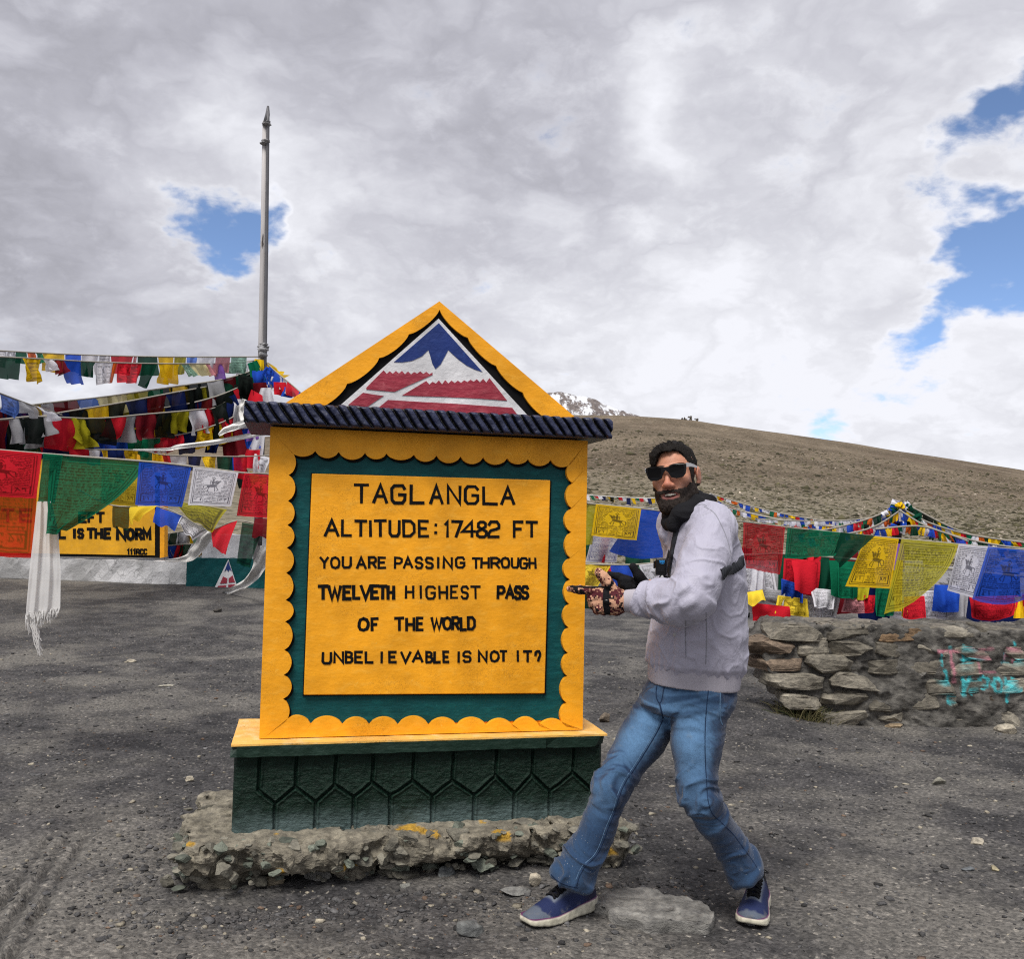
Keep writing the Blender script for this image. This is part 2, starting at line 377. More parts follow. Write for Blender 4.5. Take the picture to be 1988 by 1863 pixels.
def gh_fine(x, y):
    z = gh(x, y); r = np.hypot(x, y); p = np.stack([x, y, 0 * x], -1)
    f = sstep(14, 8, r)
    z = z + f * (0.010 * fbm(p * 3.1, 3) + 0.006 * np.abs(fbm(p * 11.0, 3)) + 0.0035 * fbm(p * 34.0, 2))
    x0, y0, x1, y1 = TR[1]; L = math.hypot(x1 - x0, y1 - y0); ux, uy = (x1 - x0) / L, (y1 - y0) / L
    al = (x - x0) * ux + (y - y0) * uy; ac = (x - x0) * -uy + (y - y0) * ux
    band = np.exp(-(ac / 0.125) ** 4) * sstep(-0.05, 0.15, al) * sstep(L + 0.2, L, al)
    g = 0
    for k in (-0.075, -0.0, 0.075): g = g - 0.026 * np.exp(-((ac - k) / 0.017) ** 2)
    g = g - 0.008 * (np.sin(al * 2 * math.pi / 0.07 + 3 * np.abs(ac) / 0.07) > 0.3)
    global TRK
    global RUT
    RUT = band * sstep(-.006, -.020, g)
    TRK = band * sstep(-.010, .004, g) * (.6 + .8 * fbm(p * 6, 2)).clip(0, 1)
    z = z + band * (1.3 * g + 0.008) * (0.6 + 0.8 * fbm(p * 5 + 3, 2).clip(-0.5, 0.5))
    # scoured hollow along the front of the footing
    return z
az = np.concatenate([np.linspace(-180, -42, 70)[:-1], np.linspace(-42, 42, 440), np.linspace(42, 180, 70)[1:]]); az = np.radians(az)
rs = np.concatenate([[0.02], np.linspace(0.25, 1.5, 12), np.exp(np.arange(math.log(1.6), math.log(24), 0.0042)), [24.0]])
def polar(rs, fn):
    RR, AA = np.meshgrid(rs, az, indexing='ij'); X = RR * np.sin(AA); Y = RR * np.cos(AA)
    return np.stack([X, Y, fn(X, Y)], -1).reshape(-1, 3), grid_faces(len(rs), len(az))[:, ::-1]
def ground_mat(q):
    co = wpos(q)
    n1 = q.noise(co, 0.9, 4, 0.6); n2 = q.noise(co, 4.0, 6, 0.65); n3 = q.noise(co, 45, 5, 0.7); n4 = q.noise(co, 140, 3, 0.7)
    c = q.mix(q.ramp(n2, 0.35, 0.68), (0.047, 0.047, 0.050), (0.094, 0.092, 0.094))
    c = q.mix(q.math('MULTIPLY', q.ramp(q.math('ADD', n1, q.math('MULTIPLY', q.ramp(q.node('ShaderNodeSeparateXYZ', out=1, i0=co), 4.2, 2.4), 0.12)), 0.44, 0.64), 0.75), c, (0.185, 0.178, 0.164))
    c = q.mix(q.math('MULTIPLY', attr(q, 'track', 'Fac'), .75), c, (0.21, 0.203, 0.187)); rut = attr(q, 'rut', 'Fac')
    v = q.node('ShaderNodeTexVoronoi', out=None, Vector=co, Scale=70.0)
    c = q.mix(0.62, c, q.vmath('MULTIPLY', c, q.mix(v.outputs['Color'], (0.45, 0.45, 0.45), (1.7, 1.65, 1.6))))
    lum = q.node('ShaderNodeSeparateColor', out=0, i0=v.outputs['Color'])
    c = q.mix(q.math('MULTIPLY', q.ramp(lum, 0.93, 0.99), q.ramp(n3, 0.4, 0.6)), c, (0.30, 0.28, 0.25))
    c = q.mix(q.ramp(n3, 0.30, 0.75), q.vmath('MULTIPLY', c, (0.55, 0.55, 0.56)), q.vmath('MULTIPLY', c, (1.3, 1.28, 1.25)))
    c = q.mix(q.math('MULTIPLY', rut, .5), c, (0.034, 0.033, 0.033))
    h = q.math('ADD', q.math('MULTIPLY', n3, 1.0), q.math('MULTIPLY', n4, 0.5))
    h = q.math('SUBTRACT', h, q.math('MULTIPLY', v.outputs['Distance'], 0.6))
    return bsdf(q, c, 0.95, h, 0.9, 0.012, 0.15)
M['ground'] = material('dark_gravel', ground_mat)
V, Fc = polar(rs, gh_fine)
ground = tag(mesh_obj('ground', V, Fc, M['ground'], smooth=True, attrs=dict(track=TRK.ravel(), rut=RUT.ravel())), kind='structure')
def hill_mat(q):
    co = wpos(q)
    n0 = q.noise(co, 0.016, 5, 0.6); n1 = q.noise(q.vmath('MULTIPLY', co, (1, 0.5, 2)), 0.12, 6, 0.65); n2 = q.noise(co, 2.6, 4, 0.75)
    far = q.ramp(q.vmath('LENGTH', co, out=1), 35.0, 95.0)
    c = q.mix(q.ramp(n1, 0.35, 0.65), (0.112, 0.088, 0.062), (0.190, 0.152, 0.110))
    c = q.mix(q.math('MULTIPLY', q.math('SUBTRACT', 1.0, far), q.ramp(n1, 0.2, 0.6)), c, (0.200, 0.178, 0.130))
    c = q.mix(q.math('MULTIPLY', q.ramp(n0, 0.5, 0.7), 0.5), c, (0.105, 0.073, 0.055))
    # tufts of dry grass and pale stones, coarser close to
    v = q.node('ShaderNodeTexVoronoi', out=None, Vector=co, Scale=1.9); w = q.node('ShaderNodeTexVoronoi', out=None, Vector=co, Scale=1.1)
    lum = q.node('ShaderNodeSeparateColor', out=None, i0=v.outputs['Color']); lw = q.node('ShaderNodeSeparateColor', out=None, i0=w.outputs['Color'])
    tuft = q.math('MULTIPLY', q.ramp(v.outputs['Distance'], 0.42, 0.22), q.ramp(lum.outputs[0], 0.45, 0.55))
    c = q.mix(q.math('MULTIPLY', tuft, q.math('SUBTRACT', 0.85, q.math('MULTIPLY', far, 0.5))), c, (0.070, 0.066, 0.034))
    st = q.math('MULTIPLY', q.ramp(w.outputs['Distance'], 0.26, 0.14), q.ramp(lw.outputs[1], 0.66, 0.74))
    c = q.mix(q.math('MULTIPLY', st, 0.75), c, (0.33, 0.29, 0.24))
    c = q.mix(0.8, c, q.vmath('MULTIPLY', c, q.mix(q.ramp(n2, .3, .7), (0.40, 0.40, 0.40), (1.6, 1.6, 1.58))))
    return bsdf(q, c, 0.95, q.math('ADD', n2, q.math('MULTIPLY', tuft, 0.6)), 0.9, 0.25, 0.1)
M['hill'] = material('stony_hillside', hill_mat)
hr = np.concatenate([[24.0], np.exp(np.arange(math.log(24.0) + .012, math.log(185), 0.012)), np.linspace(186, 215, 22), np.geomspace(222, 900, 14)])
V, Fc = polar(hr, gh_fine)
tag(mesh_obj('hillside', V, Fc, M['hill'], smooth=True), kind='structure')
big = 4500.0
# snow-streaked mountain beyond the ridge
def mtn():
    px = np.array([600, 820, 940, 1000, 1060, 1085, 1115, 1150, 1190, 1230, 1290, 1400]); py = np.array([960, 880, 815, 782, 762, 760, 766, 774, 792, 806, 826, 880])
    xs_ = np.linspace(640, 1380, 200); tt = np.linspace(0, 1, 60); V = []
    for dx in xs_:
        e = (1028 + (dx - 994) * 0.022) - np.interp(dx, px, py)
        for q in tt:
            r = 760 + 260 * q if q <= 0.7 else 942 + 700 * (q - 0.7)
            e2 = e * (0.45 + 0.55 * sstep(0, 0.7, q) if q <= 0.7 else 1 - 1.5 * (q - 0.7))
            x = (dx - 994) / 1800 * r; V.append((x, r, 1.4 + r * e2 / 1800))
    V = np.array(V); V[:, 2] += 1.8 * fbm(V * np.array([.035, .035, .01]), 4) + .6 * fbm(V * 0.15, 2)
    return V, grid_faces(200, 60)
def mtn_mat(q):
    co = wpos(q); n = q.noise(q.vmath('MULTIPLY', co, (1.6, 0.4, 0.55)), 0.055, 6, 0.65); n2 = q.noise(co, 0.35, 4, 0.7)
    rk = q.mix(q.ramp(n2, 0.35, 0.65), (0.10, 0.085, 0.085), (0.24, 0.20, 0.18))
    return bsdf(q, q.mix(q.ramp(q.math('ADD', n, q.math('MULTIPLY', n2, 0.25)), 0.60, 0.68), rk, (0.78, 0.80, 0.84)), 0.8, n2, 0.8, 4.0)
M['mtn'] = material('snow_and_rock', mtn_mat)
V, Fc = mtn(); tag(mesh_obj('snowy_mountain', V, Fc, M['mtn'], smooth=True), kind='structure')

# tufts and stones scattered over the slope
def scrub(n, seed, kind):
    r_ = np.random.default_rng(seed); r = np.exp(r_.uniform(math.log(24), math.log(150), n)); a = r_.uniform(R(-8), R(38), n); x, y = r * np.sin(a), r * np.cos(a); z = gh_fine(x, y)
    B = np.array([(1, 0, 0), (-1, 0, 0), (0, 1, 0), (0, -1, 0), (0, 0, 1), (0, 0, -.6)], float); Fb = np.array([(0, 2, 4), (2, 1, 4), (1, 3, 4), (3, 0, 4), (2, 0, 5), (1, 2, 5), (3, 1, 5), (0, 3, 5)])
    s = (.009 if kind else .006) * r ** .45 * np.exp(r_.normal(size=n) * .5); V = B[None] * (1 + .4 * r_.normal(size=(n, 6, 1)).clip(-1, 1)) * s[:, None, None] * np.array([1.3, 1.2, .62 if kind else .75])
    V = V + np.stack([x, y, z], 1)[:, None]; C = (np.array([.062, .056, .030]) if kind else np.array([.24, .205, .165]))[None] * np.exp(r_.normal(size=(n, 1)) * .35)
    return V.reshape(-1, 3), (Fb[None] + 6 * np.arange(n)[:, None, None]).reshape(-1, 3), np.repeat(C, 6, 0)
M['scrub'] = material('slope_scrub', lambda q: bsdf(q, attr(q, 'col'), .95))
V, Fc, C = scrub(22000, 1, True); tag(mesh_obj('scrub', V, Fc, M['scrub'], None, False, C), kind='stuff')
V, Fc, C = scrub(6000, 2, False); tag(mesh_obj('slope_stones', V, Fc, M['scrub'], None, False, C), kind='stuff')
# ---------------------------------------------------------------- the pass marker
YAW = 0.22302; SO = Vector((-0.33307, 3.95, 0.0))
sx = Vector((math.cos(YAW), math.sin(YAW), 0)); sy = Vector((-math.sin(YAW), math.cos(YAW), 0))
def S(dx, dy, off=0.0):
    d = ray(dx, dy); o = SO + sy * off; k = (o - ORG).dot(sy) / d.dot(sy); p = ORG + d * k - SO
    return (p.dot(sx), p.z)
def c1(x, y): return (445.6 + x * 0.40031, 541.1 + y * 0.40031)      # photo crop -> picture
def c2(x, y): return (445.6 + x * 0.42712, 1050.4 + y * 0.42712)
def S1(x, y, o=0.0): return S(*c1(x, y), o)
def S2(x, y, o=0.0): return S(*c2(x, y), o)
sign = thing('pass_marker', 'yellow and teal painted concrete pass marker with triangular top, TAGLANGLA lettered on its panel', 'monument', SO, YAW)
def plate(name, loops, y0, y1, mat, parent, label=None, chamfer=0.0):
    """flat plate: outline loops (first outer, others holes) of (s,z), front at y0, back at y1"""
    flat = [p for L in loops for p in L]
    tri = geometry.tessellate_polygon([[Vector((a, b, 0)) for a, b in L] for L in loops])
    V = [(a, y0, b) for a, b in flat]; n = len(V); Fc = []
    for f in tri:
        a, b, c = [Vector((flat[i][0], flat[i][1])) for i in f]
        Fc.append(f if (b - a).cross(c - a) > 0 else f[::-1])
    V += [(a, y1, b) for a, b in flat]; o = 0
    for L in loops:
        k = len(L)
        for i in range(k): j = (i + 1) % k; Fc.append((o + i, o + j, n + o + j, n + o + i))
        o += k
    ob = mesh_obj(name, V, Fc, mat, parent, label=label)
    bm = bmesh.new(); bm.from_mesh(ob.data); bmesh.ops.recalc_face_normals(bm, faces=bm.faces); bm.to_mesh(ob.data); bm.free()
    return ob
def lobes(a, b, n, h, jit=0.08, pts=9):
    """n scallops from a to b, bulging to the left of a->b by h; returns points without the end"""
    a = np.array(a); b = np.array(b); d = b - a; L = np.linalg.norm(d); u = d / L; v = np.array([-u[1], u[0]])
    ks = np.linspace(0, 1, n + 1); ks[1:-1] += rng.uniform(-jit, jit, n - 1) / n; out = []
    for i in range(n):
        hh = h * rng.uniform(0.85, 1.12)
        for j in range(pts):
            t_ = j / pts; k = ks[i] + (ks[i + 1] - ks[i]) * t_
            out.append(tuple(a + u * (k * L) + v * (hh * (math.sin(math.pi * t_) ** 0.62))))
    return out
def ring_plate(name, sides, y0, y1, mat, parent, close=True):
    """frame plate from sides [(inner points, outer start, outer end)]: quads between a scalloped inner edge and a straight outer edge"""
    I, O = [], []
    for pts, a, b in sides:
        k = len(pts); I += list(pts); O += [(a[0] + (b[0] - a[0]) * i / k, a[1] + (b[1] - a[1]) * i / k) for i in range(k)]
    n = len(I); V = [(p[0], y0, p[1]) for p in O] + [(p[0], y0, p[1]) for p in I] + [(p[0], y1, p[1]) for p in O] + [(p[0], y1, p[1]) for p in I]; Fc = []
    for i in range(n if close else n - 1):
        j = (i + 1) % n; Fc += [(i, j, n + j, n + i), (n + i, n + j, 3 * n + j, 3 * n + i), (2 * n + i, 2 * n + j, j, i)]
    ob = mesh_obj(name, V, Fc, mat, parent); bm = bmesh.new(); bm.from_mesh(ob.data); bmesh.ops.recalc_face_normals(bm, faces=bm.faces); bm.to_mesh(ob.data); bm.free(); return ob
# body and frame
BX0, BX1, BZ0, BZ1 = -0.6823, 0.6823, 0.5321, 1.800
ob = mesh_obj('body', *box_vf(BX0 + .003, BX1 - .003, 0.0285, 0.33, BZ0, BZ1), M['yellow'], sign); bevel(ob, 0.008)
TL, TR_, BL, BR = S1(290, 832), S1(1668, 884), S2(240, 836), S2(1530, 846)
sides = [lobes(TL, BL, 11, 0.030), lobes(BL, BR, 10, 0.036), lobes(BR, TR_, 11, 0.030), lobes(TR_, TL, 12, 0.028)]
inner = sum(sides, [])
outer = [(BX0, BZ0), (BX1, BZ0), (BX1, BZ1), (BX0, BZ1)]
def shift(L, dx, dz, g=0.0):
    return [(a + dx, b + dz) for a, b in L]
def cor(e, t_=0.0): return [(BX0 + e, BZ1 - t_), (BX0 + e, BZ0 + e), (BX1 - e, BZ0 + e), (BX1 - e, BZ1 - t_)]
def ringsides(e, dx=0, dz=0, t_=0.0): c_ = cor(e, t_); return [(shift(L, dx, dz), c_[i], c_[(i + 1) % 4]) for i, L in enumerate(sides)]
ring_plate('scalloped_frame', ringsides(0), 0.0, 0.028, M['yellow'], sign)
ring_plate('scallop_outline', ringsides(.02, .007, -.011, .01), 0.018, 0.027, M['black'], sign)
plate('recessed_panel', [[(BX0 + .04, BZ0 + .04), (BX1 - .04, BZ0 + .04), (BX1 - .04, BZ1 - .02), (BX0 + .04, BZ1 - .02)]], 0.024, 0.0282, M['teal'], sign)
q0, q1, q2, q3 = S(589.5, 1350, .01), S(1057, 1347, .01), S(1068, 933, .01), S(605.5, 920, .01)
ob = plate('text_panel', [[q0, q1, q2, q3]], 0.004, 0.0235, M['yellow'], sign); bevel(ob, 0.004)
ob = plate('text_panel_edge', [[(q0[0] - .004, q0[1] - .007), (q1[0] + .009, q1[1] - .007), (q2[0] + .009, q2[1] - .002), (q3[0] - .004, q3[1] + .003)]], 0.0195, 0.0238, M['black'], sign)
# hand-painted lettering
G = {'A': [[(0, 0), (.5, 1), (1, 0)], [(.2, .36), (.8, .36)]], 'T': [[(0, 1), (1, 1)], [(.5, 1), (.5, 0)]], 'L': [[(0, 1), (0, 0), (1, 0)]],
     'G': [[(1, .82), (.82, 1), (.2, 1), (0, .82), (0, .18), (.2, 0), (.82, 0), (1, .18), (1, .48), (.55, .48)]], 'N': [[(0, 0), (0, 1), (1, 0), (1, 1)]],
     'I': [[(.5, 0), (.5, 1)]], 'U': [[(0, 1), (0, .2), (.2, 0), (.8, 0), (1, .2), (1, 1)]], 'D': [[(0, 0), (0, 1), (.65, 1), (1, .75), (1, .25), (.65, 0), (0, 0)]],
     'E': [[(1, 1), (0, 1), (0, 0), (1, 0)], [(0, .52), (.8, .52)]], 'F': [[(1, 1), (0, 1), (0, 0)], [(0, .52), (.8, .52)]], ':': [[(.5, .22), (.5, .3)], [(.5, .72), (.5, .8)]],
     '1': [[(.1, .8), (.6, 1), (.6, 0)]], '7': [[(0, 1), (1, 1), (.4, 0)]], '4': [[(.75, 0), (.75, 1), (0, .35), (1, .35)]],
     '8': [[(.5, .53), (.1, .68), (.1, .9), (.3, 1), (.7, 1), (.9, .9), (.9, .68), (.5, .53), (0, .36), (0, .12), (.25, 0), (.75, 0), (1, .12), (1, .36), (.5, .53)]],
     '2': [[(0, .8), (.2, 1), (.8, 1), (1, .8), (1, .6), (.7, .5), (.2, .42), (0, .25), (0, 0), (1, 0)]], 'Y': [[(0, 1), (.5, .5), (1, 1)], [(.5, .5), (.5, 0)]],
     'O': [[(.5, 1), (.15, .9), (0, .65), (0, .35), (.15, .1), (.5, 0), (.85, .1), (1, .35), (1, .65), (.85, .9), (.5, 1)]],
     'R': [[(0, 0), (0, 1), (.7, 1), (1, .85), (1, .62), (.7, .48), (0, .48)], [(.5, .48), (1, 0)]], 'P': [[(0, 0), (0, 1), (.7, 1), (1, .85), (1, .6), (.7, .45), (0, .45)]],
     'S': [[(1, .82), (.8, 1), (.2, 1), (0, .82), (0, .65), (.2, .53), (.8, .48), (1, .34), (1, .18), (.8, 0), (.2, 0), (0, .16)]],
     'H': [[(0, 0), (0, 1)], [(1, 0), (1, 1)], [(0, .5), (1, .5)]], 'W': [[(0, 1), (.25, 0), (.5, .8), (.75, 0), (1, 1)]], 'V': [[(0, 1), (.5, 0), (1, 1)]],
     'B': [[(0, 0), (0, 1), (.65, 1), (.9, .88), (.9, .65), (.65, .53), (0, .53)], [(.65, .53), (1, .4), (1, .14), (.7, 0), (0, 0)]], '?': [[(0, .62), (0, .85), (.3, 1), (.75, 1), (1, .82), (1, .6), (.75, .35), (.6, .05)]],
     'M': [[(0, 0), (0, 1), (.5, .3), (1, 1), (1, 0)]], 'C': [[(1, .8), (.8, 1), (.2, 1), (0, .8), (0, .2), (.2, 0), (.8, 0), (1, .2)]]}
_dep = [0]
def stroke_vf(mb, pts, w, conv):
    """brush stroke: round-ended ribbon; conv maps (s,z,lift)->xyz"""
    P2 = [np.array(p, float) for p in pts]; n = len(P2); closed = np.linalg.norm(P2[0] - P2[-1]) < 1e-6
    L, Rr = [], []
    for i in range(n):
        a = P2[i] - P2[i - 1] if i else (P2[-1] - P2[-2] if closed else None); b = P2[i + 1] - P2[i] if i < n - 1 else (P2[1] - P2[0] if closed else None)
        a = a if a is not None else b; b = b if b is not None else a
        a = a / np.linalg.norm(a); b = b / np.linalg.norm(b); na = np.array([-a[1], a[0]]); nb = np.array([-b[1], b[0]])
        mvec = na + nb; mvec = mvec / max(np.linalg.norm(mvec), 1e-6); k = 1 / max(0.45, mvec @ na); ww = w * 0.5 * k * rng.uniform(0.9, 1.1)
        e = np.zeros(2)
        if not closed and i == 0: e = -a * w * 0.28
        if not closed and i == n - 1: e = b * w * 0.28
        L.append(P2[i] + e + mvec * ww); Rr.append(P2[i] + e - mvec * ww)
    _dep[0] = (_dep[0] + 1) % 9; lift = 0.0012 + 0.00022 * _dep[0]
    V = [conv(p[0], p[1], lift) for p in L] + [conv(p[0], p[1], lift) for p in Rr] + [conv(p[0], p[1], -0.002) for p in L] + [conv(p[0], p[1], -0.002) for p in Rr]
    Fc = []
    for i in range(n - 1):
        Fc += [(i, n + i, n + i + 1, i + 1), (i, i + 1, 2 * n + i + 1, 2 * n + i), (n + i + 1, n + i, 3 * n + i, 3 * n + i + 1)]
    if not closed: Fc += [(0, 2 * n, 3 * n, n), (n - 1, 2 * n - 1, 4 * n - 1, 3 * n - 1)]
    mb.add(V, Fc)
def text_line(items, yt, yb, w, S_, off, parent, name, mat, front, brk=26):
    """items: [(char, x0, x1)] in crop pixels; yt/yb: (left,right) top and bottom rows"""
    mb = MB(); X0 = items[0][1]; X1 = items[-1][2]; prev = None
    for it in items:
        ch, x0, x1 = it[:3]
        if prev is not None and x0 - prev > brk: mb.build(name, mat, parent); mb = MB()
        prev = x1; ww = it[3] if len(it) > 3 else w; j = rng.uniform(-1.5, 1.5)
        for st in G[ch]:
            pts = []
            for u, v in st:
                x = x0 + (x1 - x0) * u; k = (x - X0) / (X1 - X0); a = yb[0] + (yb[1] - yb[0]) * k; b = yt[0] + (yt[1] - yt[0]) * k
                pts.append(S_(x + rng.uniform(-1, 1), a + (b - a) * v + j + rng.uniform(-1, 1), off))
            stroke_vf(mb, pts, ww, lambda s, z, l: (s, front - l, z))
    ob = mb.build(name, mat, parent)
    return ob
def items(txt, xs, bold=()):
    return [(c, a, b) + ((bold,) if bold else ()) for c, (a, b) in zip(txt.replace(' ', ''), xs)]
def tl(*a, brk=26): return text_line(*a, 0.004, sign, 'lettering', M['black'], 0.004, brk)
tl(items('TAGLANGLA', [(607, 672), (700, 762), (787, 850), (880, 940), (974, 1032), (1060, 1117), (1144, 1203), (1232, 1296), (1320, 1378)]), (1000, 1014), (1086, 1094), .0128, S1, brk=99)
tl(items('ALTITUDE:17482FT', [(464, 527), (547, 588), (610, 662), (677, 690), (704, 757), (777, 823), (844, 895), (919, 962), (994, 1006), (1044, 1065), (1080, 1125), (1130, 1190), (1202, 1245), (1257, 1306), (1380, 1420), (1440, 1490)]), (1174, 1182), (1248, 1254), .0120, S1, brk=50)
tl(items('YOUAREPASSINGTHROUGH', [(414, 448), (462, 498), (515, 550), (579, 618), (634, 665), (679, 708), (752, 782), (792, 830), (847, 875), (893, 923), (944, 954), (974, 1010), (1030, 1066), (1105, 1135), (1145, 1178), (1190, 1225), (1237, 1270), (1283, 1312), (1322, 1352), (1364, 1390)]), (75, 80), (123, 124), .0100, S2, brk=23)
tl(items('TWELVETH', [(406, 445), (452, 505), (519, 550), (564, 590), (597, 640), (647, 675), (680, 712), (720, 746)], .0135) + items('HIGHEST', [(802, 835), (864, 874), (895, 933), (954, 988), (1007, 1035), (1055, 1083), (1098, 1137)], .0095) + items('PASS', [(1220, 1248), (1258, 1290), (1299, 1322), (1331, 1355)], .0135), (206, 209), (263, 261), .01, S2, brk=46)
tl(items('OF', [(589, 630), (647, 673)], .0125) + items('THE', [(752, 790), (804, 838), (852, 878)], .0120) + items('WORLD', [(918, 965), (973, 1005), (1014, 1042), (1052, 1075), (1084, 1114)], .0118), (355, 350), (408, 403), .012, S2, brk=36)
tl(items('UNBELIEVABLEISNOTIT?', [(424, 460), (477, 515), (529, 557), (572, 602), (619, 650), (686, 697), (727, 755), (780, 822), (834, 877), (895, 920), (932, 957), (972, 995), (1035, 1046), (1064, 1095), (1134, 1168), (1187, 1222), (1230, 1258), (1305, 1316), (1337, 1372), (1391, 1411)]), (509, 502), (556, 547), .0105, S2, brk=37.5)
# cornice with rope ribs
CO = -0.11
a, b, c, d = S(475.6, 778, CO), S(1188, 813, CO), S(1190, 851, CO), S(471.6, 821, CO)
CX0, CX1 = (a[0] + d[0]) / 2, (b[0] + c[0]) / 2; CZ1, CZ0 = (a[1] + b[1]) / 2, (c[1] + d[1]) / 2
ns, nz = 640, 44
ss = np.linspace(CX0, CX1, ns); zz = np.linspace(CZ0, CZ1, nz); SS, ZZ = np.meshgrid(ss, zz, indexing='ij')
pp = np.stack([SS, 0 * SS, ZZ], -1)
ph = (SS + (ZZ - CZ0) * 0.72 + 0.006 * perlin(pp * 9)) / 0.0455; fr = ph - np.floor(ph); iw = np.sin(np.floor(ph) * 12.9898) * 43758.5; iw = iw - np.floor(iw)
grv = sstep(0.22 + 0.14 * iw, 0.08, fr) + sstep(0.80, 0.97, fr) * 0.9
grv = np.clip(grv, 0, 1) * sstep(0.0, 0.012, ZZ - CZ0 + 0.004)
edge = np.clip(1 - (CZ1 - ZZ) / 0.012, 0, 1) ** 2 * 0.012 + np.clip(1 - (ZZ - CZ0) / 0.012, 0, 1) ** 2 * 0.010
yy = CO + 0.016 * grv - 0.006 * np.sin(np.pi * np.clip(fr, 0, 1)) + edge + 0.003 * fbm(pp * 25, 3)
zj = ZZ + 0.004 * fbm(pp * np.array([14, 1, 1]), 3) * (ZZ > CZ1 - 0.01)
nv = np.array([0.016, 0.021, 0.055]); bl = np.array([0.0015, 0.0015, 0.002])
colr = nv + (bl - nv) * (sstep(0.25, 0.6, grv))[..., None]; colr = colr * (1 + 0.5 * fbm(pp * 30, 3))[..., None].clip(0.4, 2.2)  # rib grooves go near-black: black paint plus groove shade put into the colour
CD = 0.47
Vc = np.stack([SS, yy, zj], -1).reshape(-1, 3); mb = MB(); mb.add(Vc, grid_faces(ns, nz), colr.reshape(-1, 3))
bx, bf = box_vf(CX0, CX1, CO + 0.024, CD, CZ0 + .004, CZ1 - .004); mb.add(bx, bf, nv * 0.8)
def cornice_mat(q):
    co = obj_co(q); return bsdf(q, q.mix(q.math('MULTIPLY', q.ramp(q.noise(co, 30, 5, .7), .55, .8), .35), attr(q, 'col'), (0.07, 0.08, 0.12)), 0.42, q.noise(co, 60, 5, .65), 0.6, 0.006, 0.45)
M['cornice'] = material('ribbed_navy_paint', cornice_mat)
mb.build('cornice', M['cornice'], sign)
# pediment
A, Bl, Br = S1(1018, 108), S1(270, 605), S1(1676, 672); ZB = CZ1 - 0.01
def ext(p, q, z): k = (z - p[1]) / (q[1] - p[1]); return (p[0] + (q[0] - p[0]) * k, z)
El, Er = ext(A, Bl, ZB), ext(A, Br, ZB)
A0 = [(A[0] - 0.012, A[1] - .010), (A[0], A[1] - 0.002), (A[0] + 0.012, A[1] - .010)]
ia = S1(1019, 150); il = S1(436, 618); ir = S1(1532, 662); il, ir = ext(ia, il, ZB + .004), ext(ia, ir, ZB + .004)
ob = plate('pediment', [[El, Er] + A0[::-1]], 0.0205, 0.30, M['yellow'], sign)
ring_plate('pediment_frame', [(lobes(ir, ia, 4, 0.016, 0.03, 10), Er, A0[1]), (lobes(ia, il, 4, 0.017, 0.03, 10) + [il], A0[1], El)], 0.0, 0.020, M['yellow'], sign, False)
plate('pediment_backing', [[ext(A, Bl, ZB + .005), ext(A, Br, ZB + .005), (A[0], A[1] - .03)]], 0.014, 0.0202, M['black'], sign)
emb = plate('mountain_emblem', [[ext(S1(1015, 192), S1(540, 612), ZB + .008), ext(S1(1015, 192), S1(1445, 660), ZB + .008), S1(1015, 192)]], 0.008, 0.0138, M['white'], sign)
def em(name, pts, mat, y, rag=0): 
    pts = [S1(*p) for p in pts]
    plate(name, [pts], y, 0.0079, mat, emb)
em('blue_sky_field', [(1016, 214), (1228, 452), (1190, 440), (1150, 420), (1110, 390), (1082, 365), (1062, 345), (1045, 378), (1025, 415), (1000, 438), (985, 412), (975, 375), (965, 345), (935, 375), (885, 398), (840, 405), (798, 404)], M['blue'], 0.0060)
def ragged(a, b, n, h):
    return [(a[0] + (b[0] - a[0]) * i / n, a[1] + (b[1] - a[1]) * i / n + (h if i % 2 else -h) * rng.uniform(.3, 1)) for i in range(n + 1)]
em('red_slope', [(664, 528)] + ragged((748, 452), (985, 458), 16, 9) + [(985, 466), (800, 549), (664, 537)], M['red'], 0.0055)
em('red_slope', [(838, 566)] + ragged((955, 505), (1262, 492), 20, 11) + [(1348, 592), (1220, 582), (1060, 574), (900, 569)], M['red'], 0.0055)
em('red_slope', [(576, 612), (648, 553), (700, 562), (748, 568), (668, 622)], M['red'], 0.0055)
em('red_slope', [(704, 640), (770, 588), (900, 596), (1100, 607), (1372, 626), (1398, 660), (1000, 690), (690, 660)], M['red'], 0.0055)
# ledge and base
LO = -0.08
a, b, c, d = S(447, 1445.5, LO), S(1179, 1430, LO), S(1178, 1453, LO), S(448, 1469, LO)
LX0, LX1, LZ1, LZ0 = a[0], b[0] + .005, (a[1] + b[1]) / 2, (c[1] + d[1]) / 2
def wob_box(name, x0, x1, y0, y1, z0, z1, mat, parent, st=0.03, amp=0.004, chip=None):
    bm = bmesh.new(); V, Fc = box_vf(x0, x1, y0, y1, z0, z1); vs = [bm.verts.new(v) for v in V]; [bm.faces.new([vs[i] for i in f]) for f in Fc]
    for ax, L in ((0, x1 - x0), (1, y1 - y0), (2, z1 - z0)):
        for k in range(1, int(L / st)):
            co = [0, 0, 0]; no = [0, 0, 0]; co[ax] = (x0, y0, z0)[ax] + L * k / int(L / st); no[ax] = 1
            bmesh.ops.bisect_plane(bm, geom=bm.verts[:] + bm.edges[:] + bm.faces[:], plane_co=co, plane_no=no)
    bmesh.ops.recalc_face_normals(bm, faces=bm.faces)
    co = np.array([v.co[:] for v in bm.verts]); no = np.array([v.normal[:] for v in bm.verts]); co2 = co + no * (amp * fbm(co * 13, 3))[:, None]
    if chip: co2 = chip(co2)
    for v, c_ in zip(bm.verts, co2): v.co = c_
    ob = mesh_obj(name, [(0, 0, 0)], [], mat, parent); bm.to_mesh(ob.data); bm.free()
    return ob
